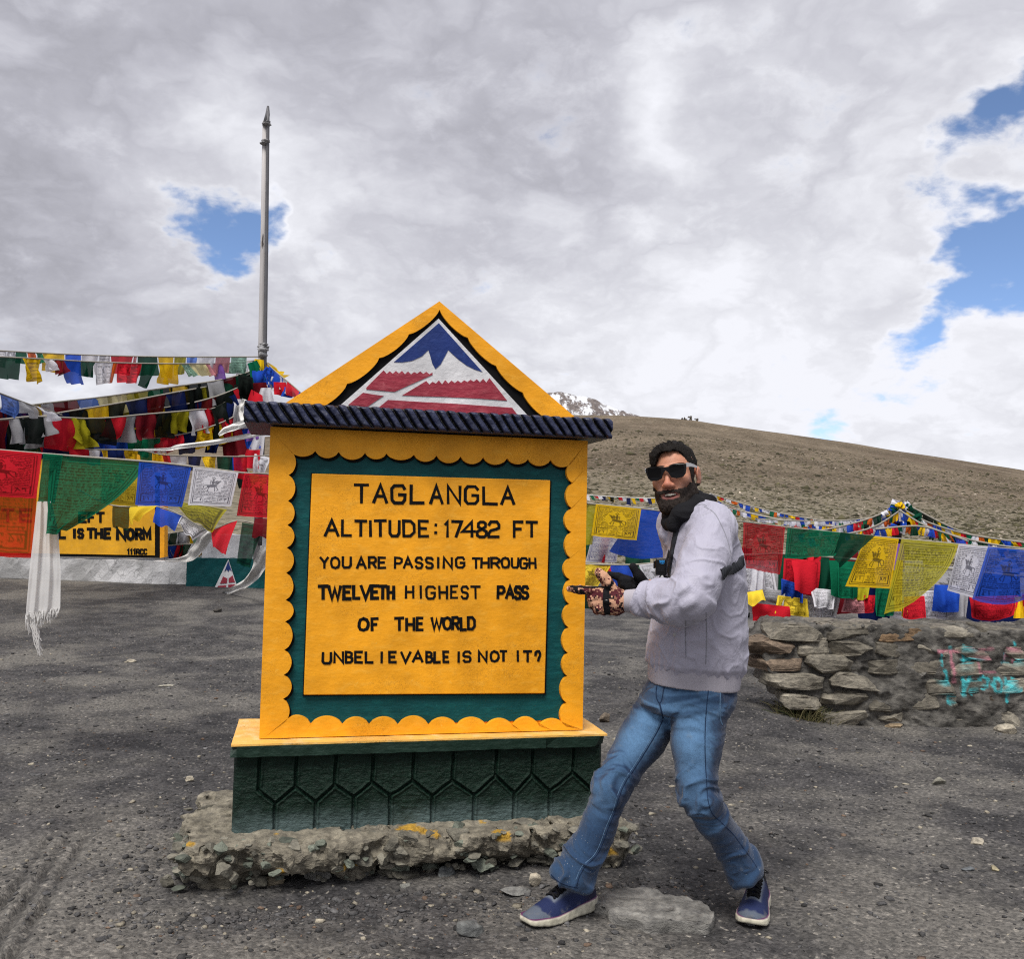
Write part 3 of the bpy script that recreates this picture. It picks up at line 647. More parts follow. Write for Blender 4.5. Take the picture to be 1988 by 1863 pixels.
def chipc(c_):
    for x, y, z, r in ((LX1, LO, LZ0, 0.06), (LX1, LO, LZ1, .03), (LX0, LO, LZ1 - .01, .018), (LX1 - .25, LO, LZ0, .012)):
        d_ = np.linalg.norm(c_ - np.array([x, y, z]), axis=1); k = np.clip(1 - d_ / r, 0, 1)[:, None]; c_ = c_ + k * (np.array([(LX0 + LX1) / 2, .2, LZ0 + .02]) - c_) * 0.06
    return c_
wob_box('ledge', LX0, LX1, LO, 0.42, LZ0, LZ1 - .006, M['green'], sign, 0.025, 0.003, chipc)
wob_box('ledge_top', LX0 + .003, LX1 - .004, LO + .003, 0.418, LZ1 - .0055, LZ1 + .002, M['cream'], sign, 0.04, 0.0015)
PO = -0.045
a, b, c, d = S(452.5, 1469, PO), S(1170, 1454, PO), S(1168, 1575, PO), S(451, 1606, PO)
PX0, PX1, PZ1, PZ0 = (a[0] + d[0]) / 2, b[0], LZ0 + .003, (c[1] + d[1]) / 2 - .03
zg = [(130, 1135), (205, 1195), (300, 1120), (392, 1190), (478, 1110), (565, 1165), (648, 1098), (730, 1160), (833, 1092), (920, 1160), (1012, 1090), (1110, 1157), (1210, 1070), (1292, 1148), (1375, 1065), (1455, 1138), (1560, 1055), (1650, 1135), (1720, 1075)]
zs_ = [S2(x, y, PO) for x, y in zg]
segs = [zs_[i] + zs_[i + 1] for i in range(len(zs_) - 1)]
for i, (x, y) in enumerate(zg):
    s_, z_ = zs_[i]
    segs.append((s_, z_, s_ + .002, PZ1) if (i % 2 == 0) else (s_, z_, s_, PZ0))
ns, nz = 460, 110
ss = np.linspace(PX0, PX1, ns); zz = np.linspace(PZ0, PZ1, nz); SS, ZZ = np.meshgrid(ss, zz, indexing='ij'); pp = np.stack([SS, 0 * SS, ZZ], -1)
gd = segdist(SS + .003 * perlin(pp * 12), ZZ + .003 * perlin(pp * 12 + 7), segs)
yy = PO + 0.013 * sstep(0.0075, 0.002, gd) - 0.006 * sstep(0.019, 0.010, gd) * sstep(.004, .009, gd) + 0.004 * fbm(pp * 8, 3) + 0.0022 * fbm(pp * 45, 3)
yy = yy + 0.02 * np.clip(1 - (SS - PX0) / .02, 0, 1) ** 2 + 0.02 * np.clip(1 - (PX1 - SS) / .02, 0, 1) ** 2
mb = MB(); mb.add(np.stack([SS, yy, ZZ], -1).reshape(-1, 3), grid_faces(ns, nz))
mb.add(*box_vf(PX0, PX1, PO + .024, 0.38, PZ0, PZ1))
def base_mat(q):
    co = obj_co(q); s_ = q.node('ShaderNodeSeparateXYZ', out=None, i0=co); n = q.noise(co, 7, 5, .65); n2 = q.noise(q.vmath('MULTIPLY', co, (1, 1, 3)), 26, 5, .7)
    c_ = q.mix(q.ramp(n2, .4, .7), (0.002, 0.012, 0.007), (0.006, 0.024, 0.015))
    worn = q.ramp(q.math('ADD', s_.outputs[2], q.math('MULTIPLY', q.math('SUBTRACT', n, .5), .16)), PZ0 + 0.115, PZ0 + 0.0)
    c_ = q.mix(q.math('MULTIPLY', worn, .72), c_, (0.10, 0.145, 0.145))
    c_ = q.mix(q.math('MULTIPLY', q.ramp(n2, .60, .74), .35), c_, (0.06, 0.095, 0.08))
    return bsdf(q, c_, 0.46, q.math('ADD', n2, q.math('MULTIPLY', q.noise(co, 90, 4, .7), .7)), 1.0, 0.008, 0.22)
M['base'] = material('worn_green_paint', base_mat)
mb.build('base', M['base'], sign, smooth=True)
# rough concrete footing
FX0, FX1, FY0, FY1, FZ1 = -1.0, 1.02, -0.24, 0.62, PZ0 + 0.022
g = SDF(np.arange(-1.25, 1.25, .014), np.arange(-.5, .75, .014), np.arange(-.12, .30, .012))
def foot(p):
    n = fbm(p * np.array([4.2, 4.2, 5]), 3) * .055 + fbm(p * 15, 4, .6) * .034
    q = np.abs(p - np.array([-.06, .19, .06])) - np.array([0.86, .36, FZ1 - .07]); d = np.linalg.norm(np.maximum(q, 0), axis=-1) + np.minimum(q.max(-1), 0) - .03
    under = np.exp(-((p[..., 2] - .00) / .055) ** 2) * .10 * (1 + 1.2 * fbm(p[..., [0, 0, 1]] * 3.0, 2))
    return np.maximum(d + n + under, p[..., 2] - (FZ1 - .012 + n * .3))
g.put((-1.2, -.45, -.1), (1.2, .7, .28), foot, 0.001)
V, Q = g.mesh(); V = V + vnormals(V, Q) * (0.006 * fbm(V * 40, 3))[:, None]
mb = MB(); base_c = np.array([0.20, 0.182, 0.145])
vc = base_c * (1 + .45 * fbm(V * 14, 4))[:, None].clip(.45, 1.6); sp = perlin(V * 9 + 31) > .52
vc[sp & (V[:, 1] < .1) & (V[:, 2] > .06)] = np.array([.50, .30, .05]) * .8
mb.add(V, Q, vc)
r_ = np.random.default_rng(11)
for i in range(250):
    f = r_.random()
    if f < .72: x, y = r_.uniform(-1.0, .86), -.20 + r_.normal() * .018
    elif f < .88: x, y = -.96 + r_.normal() * .03, r_.uniform(-.2, .5)
    else: x, y = r_.uniform(-1.0, .86), r_.uniform(-.2, -.1)
    z = r_.uniform(.0, FZ1 - .015) if f < .88 else FZ1 - .02
    if z < .07 and f < .88: y += .06
    s_ = .014 + .036 * r_.random() ** 2
    v, fc = rock_vf((s_ * r_.uniform(.9, 1.7), s_, s_ * r_.uniform(.5, .9)), 100 + i, 3, 16, .04); v = rotz(v, r_.uniform(0, 6.28))
    cc = np.array([.185, .175, .145]) * r_.uniform(.6, 1.35) * (np.array([.85, 1.0, 1.0]) if r_.random() < .3 else 1)
    mb.add(v + np.array([x, y, z]), fc, cc)
def stone_mat(q, sc_=22):
    co = obj_co(q); n = q.noise(q.vmath('MULTIPLY', co, (1, 1, 2.2)), sc_, 6, .7)
    c_ = q.vmath('MULTIPLY', attr(q, 'col'), q.mix(q.ramp(n, .3, .7), (.55, .55, .56), (1.35, 1.34, 1.3)))
    return bsdf(q, c_, .9, q.math('ADD', n, q.math('MULTIPLY', q.noise(co, sc_ * 5, 4, .7), .5)), .9, .012, .2)
M['stone'] = material('rough_stone', stone_mat)
mb.build('rubble_footing', M['stone'], sign)
# ---------------------------------------------------------------- prayer flags
def cloth_mat(sheer, trans):
    def fn(q):
        c = attr(q, 'col'); co = obj_co(q); n = q.noise(co, 60, 4, .6)
        w = q.noise(co, 420, 2); c = q.vmath('MULTIPLY', c, q.mix(w, (.82, .82, .82), (1.15, 1.15, 1.15)))
        b = q.node('ShaderNodeBump', Height=q.math('ADD', n, q.math('MULTIPLY', q.noise(co, 16, 3), 1.5)), Strength=.35, Distance=.01)
        d = q.node('ShaderNodeBsdfDiffuse', Color=c, Normal=b); tr = q.node('ShaderNodeBsdfTranslucent', Color=c, Normal=b)
        s = q.node('ShaderNodeMixShader', i0=trans, i1=d, i2=tr)
        if sheer: s = q.node('ShaderNodeMixShader', i0=sheer, i1=s, i2=q.node('ShaderNodeBsdfTransparent', Color=q.mix(.55, c, (1, 1, 1))))
        return s
    return material('flag_cloth', fn)
M['cloth'] = cloth_mat(0.08, 0.42); M['sheer'] = cloth_mat(0.22, 0.42); M['thick'] = cloth_mat(0.0, 0.25)
M['cord'] = plain('cord_fibre', (0.30, 0.28, 0.24), .9, .3, 80); M['rope'] = plain('white_cotton', (0.70, 0.69, 0.67), .9, .12, 25, .8, .01)
FC = dict(r=(.64, .020, .036), b=(.022, .085, .52), g=(.008, .150, .075), y=(.86, .55, .016), w=(.76, .76, .82), n=(.010, .018, .085), d=(.16, .012, .018), o=(.40, .36, .02), k=(.012, .016, .014),
          p=(.60, .25, .28), G=(.008, .060, .035), l=(.10, .19, .55), c=(.28, .48, .38), Y=(.85, .62, .05), t=(.62, .56, .30), v=(.22, .10, .40), f=(.66, .13, .02), s=(.36, .36, .38))
def ink_table(seed, horse=True, N=150):
    r_ = np.random.default_rng(seed); U, Vv = np.meshgrid((np.arange(N) + .5) / N, (np.arange(N) + .5) / N, indexing='ij'); ink = np.zeros((N, N))
    def line(segs, w): 
        nonlocal ink; ink = np.maximum(ink, sstep(w, w * .45, segdist(U, Vv, segs)))
    for e in (.055, .085): line([(e, e, 1 - e, e), (1 - e, e, 1 - e, 1 - e), (1 - e, 1 - e, e, 1 - e), (e, 1 - e, e, e)], .009)
    hx, hy, hr = .5, .40, .21; bxs = [(.10, .74, .33, .91), (.67, .74, .90, .91)]
    for x0, y0, x1, y1 in bxs:
        line([(x0, y0, x1, y0), (x1, y0, x1, y1), (x1, y1, x0, y1), (x0, y1, x0, y0)], .008)
        for k in range(2):
            cx = x0 + (x1 - x0) * (.3 + .42 * k); s_ = []
            p = (cx - .035, y0 + .04)
            for j in range(6):
                q = (cx + r_.uniform(-.04, .04), y0 + .03 + r_.uniform(0, .11)); s_.append(p + q); p = q
            line(s_[:4] + [(cx - .04, y0 + .04, cx + .045, y0 + .04)], .010)
    for row in np.arange(.115, .90, .037):
        u = .105
        while u < .885:
            L = r_.uniform(.03, .11); x1 = min(u + L, .89); mid = (u + x1) / 2
            blocked = any(x0 - .02 < x1 and u < x2 + .02 and y0 - .03 < row < y1 + .01 for x0, y0, x2, y1 in bxs) or (horse and ((mid - hx) / .25) ** 2 + ((row - hy) / .22) ** 2 < 1)
            if not blocked:
                s_ = [(u, row, x1, row)]
                for x in np.arange(u, x1, .014):
                    if r_.random() < .8: s_.append((x, row, x + r_.uniform(-.006, .008), row + r_.uniform(.008, .023)))
                line(s_, .0062)
            u = x1 + r_.uniform(.008, .03)
    if horse:
        def el(x, y, a, b, rot=0):
            nonlocal ink; c_, s_ = math.cos(rot), math.sin(rot); X = (U - x) * c_ + (Vv - y) * s_; Y = -(U - x) * s_ + (Vv - y) * c_
            ink = np.maximum(ink, sstep(1.15, .85, np.hypot(X / a, Y / b)) * .9)
        el(.50, .45, .105, .042, .1); el(.395, .36, .030, .062, -.5); el(.355, .315, .034, .018, .5); el(.585, .47, .045, .04)
        line([(.42, .47, .36, .55), (.36, .55, .39, .58), (.45, .48, .43, .60), (.58, .49, .60, .60), (.60, .60, .57, .61), (.61, .49, .68, .57), (.62, .44, .70, .46), (.70, .46, .71, .56), (.41, .30, .45, .38)], .012)
        el(.50, .36, .035, .05); el(.50, .285, .026, .03); line([(.46, .25, .50, .21), (.50, .21, .54, .25), (.44, .33, .56, .33), (.45, .40, .44, .31), (.56, .40, .56, .31)], .011)
    return ink
INK = [ink_table(1), ink_table(2), ink_table(3, False)]
def flag(parent, tl, tr, bl, br, colour, n=8, billow=.0, fold=.02, nf=1.3, seed=0, ink=None, inkcol=None, mat='cloth', curve=(0, 0), flip=False, label=None, name='flag', sagx=0.0):
    """one cloth flag as a curved sheet between four corners"""
    r_ = np.random.default_rng(seed); tl, tr, bl, br = [np.array(p, float) for p in (tl, tr, bl, br)]
    u = np.linspace(0, 1, n); U, Vv = np.meshgrid(u, np.linspace(0, 1, n), indexing='ij'); U3, V3 = U[..., None], Vv[..., None]
    p = tl * (1 - U3) * (1 - V3) + tr * U3 * (1 - V3) + bl * (1 - U3) * V3 + br * U3 * V3
    nn = np.cross(tr - tl + br - bl, bl - tl + br - tr); nn = nn / (np.linalg.norm(nn) + 1e-9)
    if nn[1] > 0: nn = -nn
    w = np.linalg.norm(tr - tl) + 1e-6; dn = (bl + br - tl - tr); dn = dn / (np.linalg.norm(dn) + 1e-9)
    ph = r_.uniform(0, 6.28); q = billow * w * np.sin(math.pi * Vv) * np.sin(math.pi * (.15 + .7 * U))
    q = q + fold * np.sin(2 * math.pi * nf * (U + .25 * Vv * r_.uniform(-1, 1)) + ph) * Vv ** .7 + fold * .5 * perlin(np.stack([U * 3 + seed, Vv * 2, 0 * U + ph], -1)) * (.2 + .8 * Vv)
    p = p + nn * q[..., None]
    p = p + dn * (curve[0] * w * np.sin(math.pi * U) * Vv + sagx * w * np.sin(math.pi * U) * (1 - Vv) + .012 * w * perlin(np.stack([U * 6 + seed, 0 * U, Vv * 0], -1)) * Vv)[..., None]
    sd_ = (tr - tl) / w; p = p + sd_ * (curve[1] * w * np.sin(math.pi * Vv) * U)[..., None]
    col_ = np.tile(np.array(FC[colour] if isinstance(colour, str) else colour), (n, n, 1))
    col_ = col_ * (1 + .12 * perlin(np.stack([U * 2 + seed, Vv * 2, 0 * U], -1)))[..., None]
    if ink is not None:
        N = ink.shape[0]; uu = 1 - U if flip else U; x = np.clip(uu * N - .5, 0, N - 1.001); y = np.clip(Vv * N - .5, 0, N - 1.001); i = x.astype(int); j = y.astype(int); fx = x - i; fy = y - j
        k = ink[i, j] * (1 - fx) * (1 - fy) + ink[i + 1, j] * fx * (1 - fy) + ink[i, j + 1] * (1 - fx) * fy + ink[i + 1, j + 1] * fx * fy
        ic = np.array(inkcol) if inkcol is not None else np.array(FC[colour] if isinstance(colour, str) else colour) * .12 + .004
        col_ = col_ + (ic - col_) * (k * .88)[..., None]
    return mesh_obj(name, p.reshape(-1, 3), grid_faces(n, n), M[mat], parent, True, col_.reshape(-1, 3), label=label)
def spline(pts, n=8):
    pts = [np.array(p, float) for p in pts]; out = []
    for i in range(len(pts) - 1):
        a = pts[max(i - 1, 0)]; b = pts[i]; c = pts[i + 1]; d = pts[min(i + 2, len(pts) - 1)]
        for k in range(n):
            q = k / n; out.append(.5 * (2 * b + (c - a) * q + (2 * a - 5 * b + 4 * c - d) * q * q + (3 * b - a - 3 * c + d) * q ** 3))
    out.append(pts[-1]); return np.array(out)
def cordline(parent, pts, rad=.006, mat='cord', name='cord'):
    """pts: (dx,dy,Y) in picture coordinates with their own distance"""
    sp = spline([tuple(P(*p)) for p in pts], 6); return mesh_obj(name, *tube_vf(sp, rad, 6), M[mat], parent, True)
def flag_string(label, pts, seq, group, seed=0, gap=0.08, n=7, dark=1.0, inks=0.4, rad=.006, skew=(-4, 6), fold=.03, jit=.3, cord='cord', mat='cloth'):
    """a cord with its flags; seq = [(colour, width, height)] in picture units along the cord"""
    r_ = np.random.default_rng(seed); c = P(*pts[len(pts) // 2])
    root = thing('prayer_flag_string', label, 'prayer flags', (0, 0, 0), group=group)
    dense = spline(pts, 10); cordline(root, pts, rad, cord)
    X = dense[:, 0]; order = np.argsort(X); x = X.min(); k = 0
    for colour, w, h in seq:
        x0 = x + w * gap * .5; x1 = x + w * (1 - gap * .5); x += w
        if x1 > X.max() + .5: break
        y0, y1 = np.interp([x0, x1], X[order], dense[order, 1]); Y = float(np.interp((x0 + x1) / 2, X[order], dense[order, 2])); Ya, Yb = np.interp([x0, x1], X[order], dense[order, 2])
        sk = r_.uniform(*skew) * (2.2 if r_.random() < .25 else 1); h0 = h * r_.uniform(.82, 1.12); h1 = h0 * r_.uniform(.85, 1.15); dy = r_.uniform(-.12, .22) * h / 60; sq = r_.uniform(-.1, .16) * w
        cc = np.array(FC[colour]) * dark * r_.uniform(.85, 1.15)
        ink = INK[k % 3] if r_.random() < inks and colour in 'wyYlroc' else None
        flag(root, P(x0, y0, Ya), P(x1, y1, Yb), P(x0 + sk + sq, y0 + h0, Ya + dy), P(x1 + sk - sq, y1 + h1, Yb + dy * .6), tuple(cc), n if ink is None else max(n, 22), r_.uniform(-.15, .25), fold * r_.uniform(.4, 1.4), r_.uniform(.8, 2.0), seed * 50 + k, ink, tuple(cc * .25), mat=mat)
        k += 1
    return root
def rseq(seed, n, w, h, cols, jw=.25, jh=.25):
    r_ = np.random.default_rng(seed); return [(cols[(i + int(r_.random() < .3)) % len(cols)], w * r_.uniform(1 - jw, 1 + jw), h * r_.uniform(1 - jh, 1 + jh)) for i in range(n)]
def S_(txt):
    """'g40x50 y..' -> sequence"""
    return [(a[0], float(a[1:].split('x')[0]), float(a[1:].split('x')[1])) for a in txt.split()]
GS = 'prayer flag strings tied to the tall pole'
flag_string('high thin string of pale backlit prayer flags running left from the pole', [(-40, 679, 13), (144, 688.6, 14), (317, 693, 14.8), (505, 693, 15.4)],
    S_('w54x34 w16x18 g22x20 f16x20 g14x20 y44x32 b32x30 w34x36 w22x34 r46x36 p6x20 G40x40 y32x38 o24x34 l22x24 w34x22 p30x30 c32x30 y38x14 n22x26 c20x30 w34x34'), GS, 1, .06, 8, 1, .5, .01, (-3, 3), .06)
flag_string('second high string of large backlit prayer flags, below the topmost', [(-40, 691, 12), (58, 696, 12.6), (187, 703, 13.6), (288, 706, 14.2), (432, 706, 15.3), (500, 700, 15.4)],
    S_('f38x40 G44x42 y38x46 w26x24 d16x30 b34x44 G30x30 w34x46 f8x36 r48x42 G30x46 y44x42 c16x22 t32x26 p18x24 v18x30 c26x20 w28x30 p24x24'), GS, 2, .03, 9, 1, .5, .01, (-6, 8), .08)
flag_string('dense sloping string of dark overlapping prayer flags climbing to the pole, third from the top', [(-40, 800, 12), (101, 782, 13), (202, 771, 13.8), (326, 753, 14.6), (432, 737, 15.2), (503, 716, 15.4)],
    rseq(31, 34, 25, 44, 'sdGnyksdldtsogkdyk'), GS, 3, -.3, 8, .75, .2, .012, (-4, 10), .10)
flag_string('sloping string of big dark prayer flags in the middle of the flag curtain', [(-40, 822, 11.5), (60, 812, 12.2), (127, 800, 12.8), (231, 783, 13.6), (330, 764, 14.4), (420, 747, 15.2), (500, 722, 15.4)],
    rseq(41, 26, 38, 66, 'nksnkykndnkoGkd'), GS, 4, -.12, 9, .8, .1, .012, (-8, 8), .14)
flag_string('string of dark red and black prayer flags hung across the lower flag curtain', [(-50, 812, 11), (0, 815, 11.4), (72, 809, 12), (184, 813, 13), (280, 805, 13.8), (380, 796, 14.6), (424, 789, 15), (500, 740, 15.4)],
    S_('d40x52 d30x50 s22x46 k36x54 s16x42 r46x70 o26x58 k42x56 r34x38 s26x50 d38x60 k30x52 o30x46 w26x46 r22x54 k30x66 n30x64 l14x50'), GS, 5, -.3, 10, .9, .15, .012, (-8, 4), .14)
flag_string('low string of bunched coloured prayer flags just above the yellow board', [(-40, 858, 12), (57, 858, 12.8), (140, 855, 13.4), (240, 854, 14), (330, 848, 14.4), (420, 825, 14.8), (490, 790, 15.3)],
    rseq(61, 30, 34, 34, 'bwGrwkybwgrbnywr'), GS, 6, -.35, 9, 1, .5, .012, (-6, 8), .1)
flag_string('string of small bright prayer flags below the white rope, white blue yellow and green', [(130, 868, 12.6), (173, 873, 12.9), (271, 875, 13.4), (323, 884, 13.8), (461, 887, 14.4), (530, 884, 14.8)],
    S_('r42x28 w24x28 y12x30 n32x26 y30x30 g26x30 y18x34 r16x26 w34x30 n28x28 y28x30 G32x32 r28x40'), GS, 7, .04, 10, 1, .6, .01, (-3, 4), .06)
flag_string('backmost string of white and navy prayer flags beside the pole foot', [(240, 800, 15.6), (330, 812, 15.5), (420, 800, 15.5), (515, 780, 15.5)],
    S_('d34x54 n30x60 w34x50 r30x62 y30x64 k36x70 w40x84 r30x80 n34x70'), GS, 8, -.3, 10, .8, .3, .01, (-6, 6), .14)
flag_string('string of blue and white prayer flags cutting the left edge of the picture', [(-60, 742, 10), (0, 764, 10.4), (64, 788, 11), (120, 806, 11.6)], S_('b60x36 l34x30 s32x20 w34x24'), GS, 9, -.05, 10, 1, .3, .01, (-2, 8), .06)
flag_string('short string of red white and blue prayer flags falling right from the pole', [(512, 700, 15.5), (540, 726, 15.3), (565, 746, 15.1), (600, 775, 14.8), (680, 830, 14.2)],
    S_('y14x24 b20x34 w16x26 r22x30 b18x20 r14x12 g14x16 w20x20 r20x22 b20x22'), GS, 10, -.3, 8, .9, .2, .01, (-4, 10), .1)
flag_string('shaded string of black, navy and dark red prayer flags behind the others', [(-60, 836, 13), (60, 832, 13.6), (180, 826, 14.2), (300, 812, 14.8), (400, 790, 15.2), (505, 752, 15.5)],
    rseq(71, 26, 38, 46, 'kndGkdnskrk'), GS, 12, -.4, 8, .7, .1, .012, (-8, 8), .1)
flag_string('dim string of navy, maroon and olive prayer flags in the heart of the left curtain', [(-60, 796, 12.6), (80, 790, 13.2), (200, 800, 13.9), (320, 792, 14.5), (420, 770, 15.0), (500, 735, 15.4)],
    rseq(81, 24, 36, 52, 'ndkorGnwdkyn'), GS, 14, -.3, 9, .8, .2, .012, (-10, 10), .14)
flag_string('bright mixed string of prayer flags low in the left curtain behind the white rope', [(-60, 846, 13.4), (120, 842, 14.0), (260, 836, 14.6), (380, 822, 15.0), (505, 790, 15.45)],
    rseq(91, 30, 30, 40, 'rwbyGrwnyg'), GS, 15, -.3, 9, .9, .3, .012, (-8, 8), .1)
flag_string('heap-like string of crumpled prayer flags lying behind the wall, right of the yellow board', [(312, 1040, 17.2), (345, 1034, 17.2), (380, 1030, 17.2), (420, 1024, 17.2)], S_('s16x30 G18x34 w16x30 y14x32 c18x36 r16x30 b14x30 o16x34'), GS, 16, -.4, 9, .6, .3, .012, (-8, 8), .2)
flag_string('lowest crumpled flag string, touching the white wall right of the yellow board', [(312, 1062, 16.8), (350, 1058, 16.8), (385, 1056, 16.8), (420, 1050, 16.8)], S_('w14x26 b16x30 r12x28 G18x30 w14x28 y12x28 n16x30 g14x30 w14x26'), GS, 17, -.4, 9, .75, .3, .012, (-8, 8), .2)
# pole with its lashings
pole = thing('flag_pole', 'tall weathered grey wooden pole with a metal tip, lashed with cloth, rising above the flags', 'pole', P(512, 1120, 15.5))
def wl(*pts): return [P(*p) for p in pts]
def padd(name, mb_or, mat, smooth=True, label=None):
    V, Fc = mb_or; return mesh_obj(name, V - np.array(pole.location), Fc, M[mat], pole, smooth, label=label)
def pole_mat(q):
    co = obj_co(q); n = q.noise(q.vmath('MULTIPLY', co, (8, 8, .6)), 3, 6, .65); k = q.noise(q.vmath('MULTIPLY', co, (3, 3, .5)), 2.2, 5, .7)
    c = q.mix(n, (.30, .285, .285), (.58, .56, .56)); c = q.mix(q.ramp(k, .62, .68), c, (.06, .05, .045)); return bsdf(q, c, .75, n, .5, .01)
M['pole'] = material('weathered_pole', pole_mat); M['dull'] = plain('dull_metal', (.10, .10, .11), .5, .4, 8); M['rag'] = plain('grey_rags', (.30, .30, .31), .9, .5, 12, .8, .02)
padd('pole', tube_vf(wl((498, 1090, 15.5), (507, 690, 15.5), (511, 480, 15.5), (515, 236, 15.5)), [.056, .051, .048, .046], 12), 'pole')
padd('metal_rod', tube_vf(wl((505, 1060, 15.44), (514.5, 690, 15.44), (517.5, 480, 15.44), (520.2, 238, 15.44), (520.6, 216, 15.44)), [.034, .032, .030, .028, .024], 8), 'dull')
padd('metal_tip', tube_vf(wl((515, 244, 15.46), (519.5, 222, 15.46), (520.4, 206, 15.46)), [.055, .04, .02], 8), 'dull')
rb = MB(); r_ = np.random.default_rng(5)
for cx, cy, h, rr, nn in ((510, 682, 26, .10, 10), (515, 273, 14, .075, 5), (517, 238, 8, .08, 3)):
    for i in range(nn):
        c = np.array(P(cx + r_.uniform(-2, 2), cy + r_.uniform(-.5, .5) * h, 15.45 + r_.uniform(-.03, .03)))
        v, f = rock_vf((rr * r_.uniform(.7, 1.1), rr, rr * r_.uniform(.3, .6)), 900 + i, 2, 5, .35); rb.add(v + c - np.array(pole.location), f)
    rb.build('cloth_lashing', M['rag'], pole, True); rb = MB()
# bundle of flags wound round the pole foot
bun = thing('flag_bundle', 'thick bundle of crumpled prayer flags draped round the lower part of the tall pole', 'prayer flags', P(500, 900, 15.3))
r_ = np.random.default_rng(23); bl_ = np.array(bun.location)
for i, (dx, dy, w, h, colr_) in enumerate([(505, 715, 26, 34, 'y'), (497, 722, 30, 40, 'g'), (520, 728, 34, 30, 'b'), (505, 740, 40, 40, 'b'), (528, 745, 40, 26, 'w'), (545, 755, 36, 24, 'r'), (560, 762, 26, 18, 'b'), (500, 762, 46, 40, 'd'), (480, 752, 40, 46, 'k'), (515, 775, 40, 40, 'w'), (470, 775, 44, 56, 'k'), (495, 790, 44, 60, 'r'),
    (455, 800, 40, 60, 'n'), (440, 815, 42, 78, 'w'), (470, 815, 36, 56, 's'), (495, 830, 40, 60, 'v'), (480, 855, 40, 44, 'b'), (500, 865, 40, 50, 'w'), (450, 860, 44, 44, 'd'), (485, 895, 40, 40, 'r'), (505, 905, 36, 40, 'w'), (460, 905, 36, 36, 'b'), (500, 940, 40, 40, 'y'), (430, 840, 34, 50, 'd'), (415, 862, 30, 36, 'n'), (475, 930, 36, 30, 'k')]):
    Y = 15.35 - .02 * i + r_.uniform(-.05, .05); a = r_.uniform(-.35, .35); c = math.cos(a); s = math.sin(a)
    def pt(u, v): x = u * w * .5; y = v * h * .5; return np.array(P(dx + x * c - y * s, dy + x * s + y * c, Y)) - bl_
    j_ = lambda: r_.uniform(-.35, .35)
    flag(bun, pt(-.7 + j_(), -1), pt(.7 + j_(), -1 + j_() * .5), pt(-.9 + j_(), 1 + j_()), pt(.9 + j_(), .9 + j_()), tuple(np.array(FC[colr_]) * .85), 14, r_.uniform(-.1, .3), .045, r_.uniform(1, 2.4), 700 + i, INK[1] if i % 6 == 2 else None, mat='thick')
# white ropes and knotted scarves
def ribbon(name, pts, wid, mat, parent, seed=0, crump=.3, n=7, col_=(1, 1, 1)):
    """rolled / creased cloth band along (dx,dy,Y) with width list in metres"""
    sp = spline([tuple(P(*p)) for p in pts], 10); m_ = len(sp); wd = .75 * np.interp(np.linspace(0, 1, m_), np.linspace(0, 1, len(wid)), wid); V = []
    for i, p in enumerate(sp):
        d = sp[min(i + 1, m_ - 1)] - sp[max(i - 1, 0)]; d /= np.linalg.norm(d); s = np.cross(d, (0, 1, 0)); s /= np.linalg.norm(s); f = np.cross(s, d)
        for k in range(n):
            u = k / (n - 1) - .5; V.append(p + s * u * wd[i] + f * wd[i] * crump * (.5 * math.sin(u * 9 + seed + i * .12) + float(perlin(np.array([u * 3 + seed, i * .15, 0])))))
    return mesh_obj(name, V, grid_faces(m_, n), M[mat], parent, True, np.tile(np.array(col_), (len(V), 1)))
def scarf(label, pts, wid, seed=0, crump=.3, cat='scarf'):
    o = ribbon('white_scarf', pts, wid, 'rope', None, seed, crump); return tag(o, label, cat)
scarf('long white scarf stretched like a rope from the marker cornice down to the left', [(258, 874, 13.2), (326, 873, 13.5), (345, 868, 13.5), (409, 860, 13.6), (487, 846, 13.8), (530, 838, 14)], [.03, .06, .09, .10, .09, .06], 1, .35)
scarf('short knotted white cloth pulled tight beside the left end of the cornice', [(425, 846, 13.6), (437, 836, 13.6), (455, 829, 13.6), (474, 822, 13.7), (500, 812, 13.9)], [.05, .13, .15, .12, .06], 2, .3)
scarf('white cloth strip hanging in a knot at the left end of the cornice', [(476, 776, 13.9), (470, 790, 13.9), (468, 806, 13.9), (474, 822, 13.8)], [.10, .14, .10, .06], 3, .3)
scarf('white cloth band draped from the flags down onto the whitewashed wall', [(410, 1032, 12.5), (395, 1050, 12.8), (372, 1078, 13.5), (350, 1087, 14.6), (320, 1089, 15.2)], [.16, .26, .22, .10, .05], 4, .3)
scarf('white scarf trailing over the green block to the gravel', [(520, 1068, 13.0), (500, 1105, 13.4), (478, 1132, 14.0), (448, 1149, 14.6), (428, 1157, 15.0)], [.26, .30, .18, .14, .08], 5, .3)
